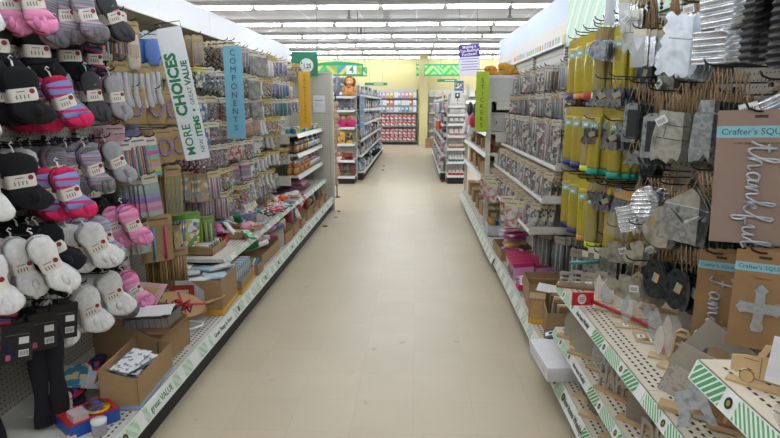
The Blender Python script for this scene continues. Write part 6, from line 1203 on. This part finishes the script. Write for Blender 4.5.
# ------------------------------------------------------------------ script lettering drawn as one bent wire
GL = {  # cursive letters as strokes in a 1-high box, (x, y) with advance
 't': (.55, [[(-.1, .1), (.1, .5), (.22, 1.1), (.18, .3), (.28, .02), (.5, .15)], [(.0, .78), (.42, .82)]]),
 'h': (.70, [[(-.1, .1), (.15, .6), (.28, 1.1), (.16, 1.15), (.12, .6), (.10, 0), (.22, .45), (.40, .52), (.44, .2), (.48, .02), (.65, .15)]]),
 'a': (.65, [[(.42, .45), (.20, .52), (.05, .25), (.18, .02), (.38, .2), (.44, .5), (.42, .1), (.62, .12)]]),
 'n': (.66, [[(-.05, .15), (.05, .5), (.08, 0), (.2, .42), (.36, .5), (.40, .1), (.62, .12)]]),
 'k': (.66, [[(-.1, .1), (.15, .6), (.26, 1.1), (.14, 1.1), (.10, 0), (.2, .35), (.38, .5), (.36, .32), (.16, .28), (.38, .02), (.6, .12)]]),
 'f': (.56, [[(-.1, .1), (.16, .6), (.30, 1.05), (.18, 1.12), (.12, .5), (.10, -.4), (.22, -.42), (.26, -.05), (.14, .05), (.5, .14)]]),
 'u': (.64, [[(-.05, .2), (.06, .5), (.08, .1), (.22, .02), (.38, .25), (.42, .5), (.42, .08), (.6, .12)]]),
 'l': (.42, [[(-.1, .1), (.14, .6), (.24, 1.1), (.12, 1.1), (.10, .3), (.18, .02), (.4, .14)]]),
 'F': (.85, [[(.0, 1.0), (.35, 1.15), (.8, 1.1)], [(.45, 1.1), (.38, .5), (.22, .02), (.0, .1)], [(.2, .58), (.6, .62)]]),
 'm': (.92, [[(-.05, .15), (.05, .5), (.08, 0), (.18, .42), (.32, .48), (.34, .02), (.46, .42), (.6, .48), (.64, .1), (.86, .12)]]),
 'i': (.36, [[(-.05, .2), (.08, .5), (.08, .1), (.16, .02), (.34, .14)], [(.12, .74), (.13, .77)]]),
 'y': (.62, [[(-.05, .2), (.06, .5), (.10, .2), (.24, .15), (.40, .5), (.38, -.1), (.26, -.45), (.12, -.3), (.5, .12)]]),
}
def smooth(P, k=4):
    Q = []; n = len(P)
    for i in range(n-1):
        p0, p1, p2, p3 = P[max(0, i-1)], P[i], P[i+1], P[min(n-1, i+2)]
        for j in range(k):
            t = j/k; Q.append(tuple(.5*((2*p1[d])+(-p0[d]+p2[d])*t+(2*p0[d]-5*p1[d]+4*p2[d]-p3[d])*t*t+(-p0[d]+3*p1[d]-3*p2[d]+p3[d])*t**3) for d in (0, 1)))
    return Q+[P[-1]]
def script(word, size, r, mat, x=.004, zc=0.):
    """cursive wire reading downwards along -z in the local yz plane (viewer looks along -x)"""
    mb = MB(); adv = 0; tot = sum(GL[c][0] for c in word)
    for c in word:
        for st_ in GL[c][1]: mb.tube([(x, (py_-.4)*size, -(adv+px_-tot/2)*size+zc) for px_, py_ in smooth(st_)], r, mat, 6)
        adv += GL[c][0]
    return mb
def craft_card(w, h, base, strip_y, words, wsize, extra=None, name='craft_card'):
    ps = [('card', MB().box((0, 0, -h/2+.012), (.0025, w, h), M(base, .75, var=.04)).box((.0016, 0, -.012-strip_y), (.0008, w, h*.085), M('#86b8c4', .6, var=.02)).box((.0016, 0, -.006), (.0006, .03, .008), M('#2a2622')))]
    if words: ps.append(('wire_lettering', words))
    return spec(name, *ps)
galv_l = PM('mottle', ['#8b9197', '#b5babf', '#9ea4a9'], 40., .4, .55)
def place_card(sp, p, yaw, label, brand, y0, sub, subs=0., roll=0, scale=1.):
    o = inst(sp, p, (R(roll), 0, math.pi+R(yaw)), label, 'craft card', scale=scale)
    if brand: text('lettering', "Crafter's SQUARE", brand, (.0026, 0, y0), (R(90), 0, R(90)), M('#23474f', .5, var=0), o, .0003)
    if sub: text('lettering', sub, subs, (.0026, 0, y0-.030), (R(90), 0, R(90)), M('#6a4a34', .5, var=0), o, .0003)
    return o
p = at(762, 114, X=.93)
tc = craft_card(.205, .37, '#8f796b', .035, script('thankful', .060, .0036, galv_l, .006, -.225), 1)
place_card(tc, p, 62, 'large brown card with metal wire word thankful, hung front right', .024, -.047, 'metal sign / enseigne en metal', .010, 2)
for k in range(3): inst(tc, (p.x+.03+.03*k, p.y+.01, p.z-.004), (0, 0, math.pi+R(55)), 'large brown thankful card behind the front one', 'craft card', 'thankful cards behind', simple=True)
hook(-1, p.y, p.z+.004, 1.29, .88, 'dark peg hook holding the large thankful cards', 'pegs thankful')
p = at(722, 256, X=.98)
fc = craft_card(.125, .30, '#94734c', .022, script('Family', .058, .0036, galv_l, .006, -.18), 1)
place_card(fc, p, 60, 'orange kraft card with metal wire word Family reading downwards', .015, -.034, 'metal sign', .008)
for k in range(3): inst(fc, (p.x+.03+.03*k, p.y+.01, p.z), (0, 0, math.pi+R(50)), 'orange kraft Family card behind the front one', 'craft card', 'Family cards behind', simple=True)
hook(-1, p.y, p.z+.004, 1.29, .93, 'dark peg hook holding the Family cards', 'pegs family')
p = at(766, 256, X=.95)
cross = [(-.012, .0), (.012, 0), (.016, .012), (.012, .03), (.012, .055), (.035, .055), (.047, .050), (.052, .062), (.058, .07), (.052, .078), (.047, .09), (.035, .085), (.012, .085), (.012, .115), (.018, .125), (.008, .135), (0, .142), (-.008, .135), (-.018, .125), (-.012, .115), (-.012, .085), (-.035, .085), (-.047, .09), (-.052, .078), (-.058, .07), (-.052, .062), (-.047, .05), (-.035, .055), (-.012, .055), (-.012, .03), (-.016, .012)]
cc = craft_card(.135, .28, '#94734c', .022, MB().prism([(y*.95, z*.95-.215) for y, z in cross], .006, galv_l, Matrix.Translation((.005, 0, 0))), 1)
place_card(cc, p, 62, 'orange kraft card with flared galvanized cross', .016, -.034, 'metal cross', .009)
for k in range(3): inst(cc, (p.x+.03+.03*k, p.y+.01, p.z), (0, 0, math.pi+R(52)), 'orange kraft cross card behind the front one', 'craft card', 'cross cards behind', simple=True)
hook(-1, p.y, p.z+.004, 1.29, .90, 'dark peg hook holding the cross cards', 'pegs cross')
# ------------------------------------------------------------------ shelf goods, right near
ply = M('#c2a276', .7, var=.06, vs=15); ply_l = M('#cdb48c', .7, var=.05, vs=15); edge = M('#8f6a40', .8); mdf = M('#a0968a', .8, var=.06, vs=40); mdfl = M('#a69c8e', .8, var=.08, vs=25)
acr = FILM('#c9d2d4', .35, .06)
def standing(name, outline, mat, t=.005, base=(.16, .045, .010), bm=None, extra=None, pn='cutout'):
    """upright cutout (outline y,z) on a plank; faces +x"""
    ps = [(pn, MB().prism(outline, t, mat, Matrix.Translation((0, 0, base[2])))), ('base_plank', MB().box((0, 0, base[2]/2), (base[1], base[0], base[2]), bm or ply))]
    if extra: ps += extra
    return spec(name, *ps)
def rect(w, h): return [(-w/2, 0), (w/2, 0), (w/2, h), (-w/2, h)]
def leaf(w, h, n=16): return [(w/2*math.sin(math.pi*t)**.8*(1 if t < 1 else -1), h*t) for t in [i/n for i in range(n+1)]]+[(-w/2*math.sin(math.pi*t)**.8, h*t) for t in [1-i/n for i in range(1, n)]]
def arch(w, h, iw, ih, n=10):
    o = [(-w/2, 0), (-w/2, h-w/2)]+[(-w/2*math.cos(math.pi*i/n), h-w/2+w/2*math.sin(math.pi*i/n)) for i in range(1, n)]+[(w/2, h-w/2), (w/2, 0)]
    i_ = [(iw/2, 0), (iw/2, ih-iw/2)]+[(iw/2*math.cos(math.pi*i/n), ih-iw/2+iw/2*math.sin(math.pi*i/n)) for i in range(1, n)]+[(-iw/2, ih-iw/2), (-iw/2, 0)]
    return (o+i_)[::-1]
yawR = math.pi
def stand_at(sp, px, py, Z, yaw, label, cat='wood craft', X=None, scale=None, group=None, roll=0):
    p = at(px, py, Z=Z) if X is None else Vector((X[0], X[1], Z)); p.z = Z+.001
    return inst(sp, p, (R(roll), 0, math.pi+R(yaw)), label, cat, group, scale=scale)
# row of houses (grey acrylic/mdf strip) at the far end
hs = MB()
for i in range(4):
    T = Matrix.Translation((0, -.075+.05*i, .010)); hh = [.062, .072, .066, .075][i]
    hs.box((0, -.020, hh/2), (.005, .008, hh), mdfl, None, T).box((0, .020, hh/2), (.005, .008, hh), mdfl, None, T).box((0, 0, hh-.008), (.005, .05, .016), mdfl, None, T).box((0, 0, .008), (.005, .05, .016), mdfl, None, T).box((0, 0, hh*.5), (.005, .03, .008), mdfl, None, T)
inst(spec('village_cutout', ('cutout', hs), ('base_plank', MB().box((0, 0, .005), (.04, .22, .010), M('#8f6a4a', .7)))), (.86, 2.80, .622), (0, 0, math.pi+R(72)), 'pale grey row-of-houses cutout at the far end of the upper right shelf', 'wood craft', scale=1.15)
tag(put('teal_tube', MB().tube([(-.08, 0, 0), (.08, 0, 0)], .010, M('#3f9c94', .4), 8), None, (.93, 3.02, .70), (0, 0, R(8))), 'teal tube lying behind the row-of-houses cutout', 'tube')
# red strap display clip with round white sign
rs = MB().box((0, 0, .03), (.10, .006, .062), M('#c4182a', .4)); dsc = MB().prism(ell(.02, .024, 16), .002, M('#e2dede', .5), Matrix.Translation((-.005, -.0045, .03)) @ Matrix.Rotation(R(-90), 4, 'Z'))
for i, z in enumerate((.038, .03, .022)): dsc.box((-.005, -.006, z), (.026, .0006, .003), M('#8c2030', .5))
stp = MB().tube([(.04, 0, .02), (.12, -.15, .015), (.19, -.32, .012), (.235, -.46, .012), (.238, -.50, .03), (.232, -.505, .05)], .009, M('#a81828', .4), 6)
o = inst(spec('red_push_clip', ('sign_face', rs), ('round_emblem', dsc), ('strap', stp)), (.78, 2.52, .635), (0, 0, R(4)), 'bright red sign clip with round white emblem and long red strap', 'clip')
# acrylic and white stands
def acrylic(h=.14, w=.05):
    return spec('acrylic_stand', ('panel', MB().prism(leaf(w, h), .003, acr, Matrix.Translation((0, 0, .008)))), ('base_plank', MB().box((0, 0, .004), (.05, .09, .008), ply_l)), ('price_label', MB().box((-.0, .0, .0085), (.03, .02, .001), WHITE).box((0, 0, .0092), (.012, .010, .0005), BLACK)))
ac = acrylic(); ac2 = acrylic(.10, .04)
for i, (x, y) in enumerate(((.88, 2.50), (.93, 2.42), (.90, 2.30), (.98, 2.28), (.95, 2.14), (1.02, 2.40))):
    inst(ac if i % 2 == 0 else ac2, (x, y, .621), (0, 0, math.pi+R(65+8*(i % 3))), 'clear leaf-shaped acrylic stand behind the red strap, %s from far end' % ORD[i], 'stand')
wl = spec('bunny_cutout', ('cutout', MB().prism(leaf(.035, .12), .004, M('#d8cfc4', .6), Matrix.Translation((0, -.018, .008))).prism(leaf(.035, .11), .004, M('#cfc2b6', .6), Matrix.Translation((0.004, .018, .008)))), ('pink_insert', MB().prism(leaf(.02, .06), .002, M('#c48a96', .6), Matrix.Translation((-.004, .0, .01)))), ('base_plank', MB().box((0, 0, .004), (.05, .10, .008), ply_l)))
for i, (x, y) in enumerate(((.90, 2.62), (.93, 2.0), (1.0, 2.1))):
    inst(wl, (x, y, .621), (0, 0, math.pi+R(60)), 'off-white pointed ear cutout on a plank, %s' % ['behind the red clip', 'nearest, past end of the red strap', 'between acrylic stands'][i], 'wood craft')
lad = MB()
for s in (-.022, .022): lad.box((0, s, .07), (.02, .006, .14), ply)
for z in (.02, .06, .10, .135): lad.box((0, 0, z), (.02, .05, .006), ply)
lad.tube([(0, -.022, .14), (0, -.010, .155), (0, .010, .155), (0, .022, .14)], .005, ply, 6)
inst(spec('ladder_stand', ('frame', lad), ('base_plank', MB().box((0, 0, .004), (.06, .12, .008), ply_l))), (.935, 1.90, .621), (R(-4), 0, math.pi+R(45)), 'small ladder-like plywood stand in the middle of upper right shelf', 'wood craft')
for i, (px, py) in enumerate(((641, 336), (628, 318), (617, 310))):
    p = at(px, py, Z=.63)
    tag(put('small_plank', MB().box((0, 0, .004), (.05, .10, .008), ply_l).box((0, 0, .0085), (.03, .035, .001), WHITE).box((0, .0, .0092), (.008, .015, .0005), BLACK), None, (p.x, p.y, .621), (0, 0, R(-12))), 'pale wooden base plank with white code label, %s' % ['nearest the ladder stand', 'middle', 'by the strap end'][i], 'wood craft')
# MDF squares on stands, one with a round hole
def sqplate(w, hole=0., frost=False):
    mb = MB(); n = 24
    if hole:
        O = []; I = []
        for i in range(n):
            a = 2*math.pi*i/n; c, s_ = math.cos(a), math.sin(a); k = w/2/max(abs(c), abs(s_)); O.append((k*c, k*s_)); I.append((hole*c, hole*s_))
        for x, fl in ((.003, 1), (-.003, -1)):
            vs = [(x, p[0], p[1]) for p in O+I]; fs = [(i, (i+1) % n, n+(i+1) % n, n+i)[::fl] for i in range(n)]; mb.add(vs, fs, mdf)
        for P, fl in ((O, -1), (I, 1)):
            vs = [(.003, p[0], p[1]) for p in P]+[(-.003, p[0], p[1]) for p in P]; mb.add(vs, [(i, (i+1) % n, n+(i+1) % n, n+i)[::fl] for i in range(n)], edge)
    else: mb.prism([(-w/2, -w/2), (w/2, -w/2), (w/2, w/2), (-w/2, w/2)], .006, mdf)
    if frost: mb.box((-.0045, -.0, -w*.2), (.002, w*.96, w*.55), PM('mottle', ['#8f8577', '#b8b0a4', '#a0978a'], 60., .8)).box((.0045, 0, -w*.2), (.002, w*.96, w*.55), PM('mottle', ['#8f8577', '#b8b0a4', '#a0978a'], 60., .8))
    return mb
def tilt(mb, a, z, x=0.): return mb, Matrix.Translation((x, 0, z)) @ Matrix.Rotation(a, 4, 'X')
def retrans(mb, T): mb.v = [tuple(T @ Vector(v)) for v in mb.v]; return mb
inst(spec('square_board', ('board', retrans(sqplate(.175, 0, True), Matrix.Translation((0, 0, .115)) @ Matrix.Rotation(R(-18), 4, 'X'))), ('base_plank', MB().box((.0, 0, .008), (.05, .20, .016), ply)), ('label', MB().box((.026, .02, .012), (.002, .04, .012), M('#c9cdd2', .3, .3)))), (.855, 1.60, .621), (0, 0, math.pi+R(56)), 'grey square board with rough frosted lower half on a wooden ledge', 'wood craft')
inst(spec('square_board', ('board', retrans(sqplate(.19, .042), Matrix.Translation((0, 0, .135)) @ Matrix.Rotation(R(-32), 4, 'X'))), ('base_plank', MB().box((.0, 0, .008), (.05, .20, .016), ply))), (.96, 1.71, .621), (0, 0, math.pi+R(54)), 'grey square board with round hole, tilted behind the frosted one', 'wood craft')
wd = thing('wood_word', 'small brown wooden word mom on the upper right shelf', 'wood craft', (.935, 1.50, .650), (0, 0, R(-30)))
text('letters', 'mom', .075, (0, 0, .02), (R(78), 0, 0), M('#a9794a', .7), wd, .005, 1, .003); put('base_plank', MB().box((0, .0, -.018), (.17, .035, .014), ply), wd)
# pewter bunny/horse shape leaning over
hr = [(0, 0), (.015, .03), (.01, .055), (.02, .075), (.045, .078), (.06, .10), (.078, .105), (.09, .095), (.105, .10), (.10, .085), (.085, .075), (.08, .05), (.085, .0), (.07, 0), (.062, .035), (.04, .035), (.03, 0)]
tag(put('metal_animal', MB().prism([(y*1.3-.06, z*1.3-.04) for y, z in hr], .004, galv_l), None, (.80, 1.50, .69), (R(24), R(-10), math.pi+R(50))), 'grey galvanized animal cutout leaning against the short upper shelf', 'metal craft')
for i, (x, y, z, a, b, w) in enumerate(((.90, 1.42, .632, 20, 8, .16), (.93, 1.34, .66, 40, -10, .18), (.88, 1.28, .64, 70, 6, .17), (1.0, 1.24, .65, 15, 5, .2), (.93, 1.16, .66, 55, -6, .2), (.87, 1.13, .64, 100, 5, .15))):
    tag(put('plywood_piece', MB().box((0, 0, 0), (w, .05+.02*(i % 3), .010), [ply, kraft_d, ply_l][i % 3]).box((w*.3, 0, .006), (.02, .02, .002), M('#8a8f94', .3, .7)), None, (x, y, z+.01), (R(b), R(6-3*i), R(a))), 'flat %s wooden piece jumbled below the short upper shelf, %s' % (['tan', 'dark brown', 'pale'][i % 3], ['farthest', 'second', 'third', 'fourth', 'fifth', 'nearest'][i]), 'wood craft')
# truck cutouts on the short upper shelf
def truck():
    wood = M('#c9ab7c', .7, var=.05, vs=20); dk_ = M('#7c5c38', .8); mb = MB(); w = .16
    body = [(-.085, .018), (-.085, .055), (-.06, .062), (-.035, .064), (-.022, .098), (.012, .10), (.022, .066), (.08, .066), (.082, .018), (.062, .016)]
    body += [(.045+.019*math.cos(a), .014+.019*math.sin(a)) for a in [math.pi*k/6 for k in range(1, 6)]]+[(.026, .012), (-.03, .012)]+[(-.05+.019*math.cos(a), .014+.019*math.sin(a)) for a in [math.pi*k/6 for k in range(1, 6)]]+[(-.07, .014)]
    mb.prism(body[::-1], .004, wood)
    det = MB()
    det.prism([(-.018, .070), (-.010, .092), (.006, .093), (.012, .070)][::-1], .0048, M('#4a3a2a', .8))
    wh = [('wheel', MB().prism([(c+.015*math.cos(2*math.pi*k/16), .013+.015*math.sin(2*math.pi*k/16)) for k in range(16)], .006, wood).tube([(.0035, c+.015*math.cos(2*math.pi*k/16), .013+.015*math.sin(2*math.pi*k/16)) for k in range(17)], .001, dk_, 4)) for c in (-.05, .045)]
    mb.box((.0023, .052, .044), (.0006, .05, .002), dk_).box((.0023, -.045, .055), (.0006, .03, .0015), dk_).box((.0023, -.025, .04), (.0006, .0015, .05), dk_)
    return spec('wooden_truck', ('truck_body', mb), ('window', det), *wh, ('base_plank', MB().box((0, 0, -.004), (.03, .18, .006), wood)))
tk = truck()
for i, (x, y, yw) in enumerate(((.85, 1.27, 46), (.92, 1.28, 48), (.99, 1.29, 46), (.95, 1.15, 46), (1.02, 1.17, 46))):
    inst(tk, (x, y, .888), (0, 0, math.pi+R(yw)), 'laser-cut plywood truck on the short upper shelf, %s' % ['front one nearest the aisle', 'second from the aisle', 'third from the aisle', 'behind the bar code sheet', 'closest to the picture edge'][i], 'wooden truck', scale=1.05)
bcs = MB().box((0, 0, .055), (.003, .13, .11), M('#d9d5da', .5))
for k in range(9): bcs.box((-.0022, -.02+.006*k, .06), (.0008, .0025 if k % 2 else .004, .03), BLACK); bcs.box((.0022, -.02+.006*k, .06), (.0008, .0025 if k % 2 else .004, .03), BLACK)
tag(put('barcode_sheet', bcs, None, (.855, 1.19, .925), (R(-4), 0, math.pi+R(52))), 'white card with bar code in front of the wooden trucks', 'card')
bagm = MB().loft([((0, 0, 0), (.09, 0, 0), (0, .06, 0)), ((0, 0, .02), (.10, 0, 0), (0, .07, 0)), ((.02, 0, .05), (.06, 0, 0), (0, .03, 0))], FILM('#d8d4ca', .35, .1), 10).box((0, 0, .012), (.12, .05, .012), M('#8a7458', .7))
tag(put('clear_bag_item', bagm, None, (.85, 1.12, .884), (0, 0, R(30))), 'crumpled clear bag with brown wood pieces at the front of the short shelf', 'bag')
# ---- middle shelf (Z .36)
ZM = .361
for i, (x, y) in enumerate(((.82, 2.76), (.86, 2.66), (.82, 2.56), (.90, 2.60))):
    o = standing('cutout_sign', leaf(.06, .15) if i % 2 else [(-.05, 0), (.05, 0), (.05, .09), (.02, .14), (-.02, .14), (-.05, .09)], mdfl)
    inst(o, (x, y, ZM), (0, 0, math.pi+R(50)), 'pale grey %s cutout at the far end of the middle right shelf, %s' % (['house', 'leaf'][i % 2], ['nearest the strip', 'second', 'third', 'rear'][i]), 'wood craft')
for i, (x, y, h) in enumerate(((.84, 2.42, .13), (.88, 2.36, .12))):
    inst(spec('glass_holder', ('pane', MB().box((0, 0, h/2), (.004, .07, h), acr).box((0, .036, h/2), (.006, .004, h), M('#b8bcc0', .2, .8))), ('base_plank', MB().box((0, 0, .004), (.05, .10, .008), ply))), (x, y, ZM), (0, 0, math.pi+R(40)), 'clear framed holder on the middle right shelf, %s one' % ['front', 'back'][i], 'stand')
def word(wd_, size, px, py, Z, yaw, label, base, stretch=1., mat=None, X=None, tall=1.):
    p = X if X else at(px, py, Z=Z)
    o = thing('wood_word', label, 'wood craft', (p[0], p[1], Z+.001), (0, 0, R(yaw)))
    t_ = text('letters', wd_, size, (0, 0, .014+size*.36*tall), (R(90), 0, 0), mat or mdfl, o, .004, stretch, .003); t_.scale = (stretch, tall, 1)
    put('base_plank', MB().box((0, 0, .006), (base, .045, .012), ply), o); return o
word('HAPPY', .075, 0, 0, ZM, -56, 'grey wooden word HAPPY standing on the middle right shelf', .20, .80, None, (.84, 2.18), 1.7)
word('HAPPY', .075, 0, 0, ZM, -56, 'second grey wooden word behind the front HAPPY', .20, .80, None, (.93, 2.20), 1.7)
slab = [(-.045, 0), (.045, 0), (.05, .03), (.05, .12), (.03, .145), (-.03, .145), (-.05, .12), (-.05, .03)]
for i in range(3): inst(standing('rounded_slab', slab, M('#867c6e', .8, var=.08, vs=60), .007), (.85+.05*i, 1.97+.02*i, ZM), (0, 0, math.pi+R(44)), 'rounded grey wooden slab on the middle right shelf, %s' % ['front', 'second', 'rear'][i], 'wood craft')
word('DREAM', .11, 0, 0, ZM, -48, 'large grey wooden word DREAM on the middle right shelf', .30, .62, None, (.87, 1.74), 1.25)
word('DREAM', .11, 0, 0, ZM, -48, 'second large grey word standing behind the front DREAM', .30, .62, None, (.96, 1.78), 1.25)
tag(put('foil_scrap', MB().ball((0, 0, .014), (.02, .03, .014), M('#c9ccd0', .25, .9, bump=1., bs=60), 7), None, (.82, 1.70, ZM+.012)), 'crumpled silver foil by the word DREAM', 'foil')
# ---- base deck near (Z .16)
for i, (x, y, s) in enumerate(((.84, 2.50, 1.), (.89, 2.44, 1.1), (.84, 2.34, 1.15), (.92, 2.30, 1.2), (.86, 2.18, .9))):
    o = standing('round_cutout', [(.055*math.cos(a), .06+.062*math.sin(a)) for a in [2*math.pi*k/20 for k in range(20)]], M('#7e766b', .8, var=.08, vs=40), .005, bm=ply_l)
    inst(o, (x, y, .163), (0, 0, math.pi+R(45+6*i)), 'round grey wooden cutout on a plank, %s on the near base deck' % ['farthest', 'second', 'middle', 'fourth', 'nearest'][i], 'wood craft', scale=s)
for i in range(2): inst(standing('arch_cutout', arch(.09, .17, .035, .10), M('#a3855c', .8), .006, bm=ply_l), (.84+.07*i, 2.02+.03*i, .163), (0, 0, math.pi+R(52)), 'brown wooden arch on the near base deck, %s' % ['front', 'rear'][i], 'wood craft')
for i, (x, y) in enumerate(((.83, 1.90), (.90, 1.86))): tag(put('clear_cup', MB().lathe([(.02, 0), (.026, .05), (.027, .05), (.021, 0)], (0, 0, 0), FILM('#dfe6ea', .5, .05), 12), None, (x, y, .163), (0, 0, 0)), 'small clear cup on the near base deck, %s' % ['front', 'rear'][i], 'cup')
# ---- small clutter between lowest metal row and upper right shelf
for i, (px, py, X, w_) in enumerate(((588, 266, .98, .05), (594, 262, 1.0, .06), (600, 268, 1.02, .05), (606, 264, 1.02, .05), (612, 268, 1.04, .06))):
    hang(-1, G['silver'][0], at(px, py-14, X=X), 3, .03, R(50), 'clear bagged silver strip', 'just above the red strap, %s from yellow rolls' % ORD[i], 'metal craft', simple=True, hlab='short dark peg hook above the red strap, %s along' % ORD[i])

for i, (x, y, yw) in enumerate(((1.05, 2.0, 60), (1.08, 1.88, 50), (1.0, 1.94, 70), (1.10, 2.2, 40), (1.12, 1.7, 60), (1.16, 1.55, 50), (1.12, 2.5, 60), (1.08, 2.66, 50))):
    o = standing('cutout_sign', [leaf(.07, .15), [(-.05, 0), (.05, 0), (.05, .08), (0, .13), (-.05, .08)], slab][i % 3], [mdfl, ply_l, M('#7e766b', .8)][i % 3])
    inst(o, (x, y, .621), (0, 0, math.pi+R(yw)), '%s %s cutout on the upper right shelf, %s' % (['grey', 'pale wood', 'dark grey'][i % 3], ['leaf', 'house', 'slab'][i % 3], ORD[i]+' listed from middle' if False else ['behind the ladder', 'behind the ladder, nearer', 'just right of the ladder', 'behind the bunny cutouts', 'behind the holed board', 'nearest the orange cards', 'behind the red strap', 'behind the houses'][i]), 'wood craft')
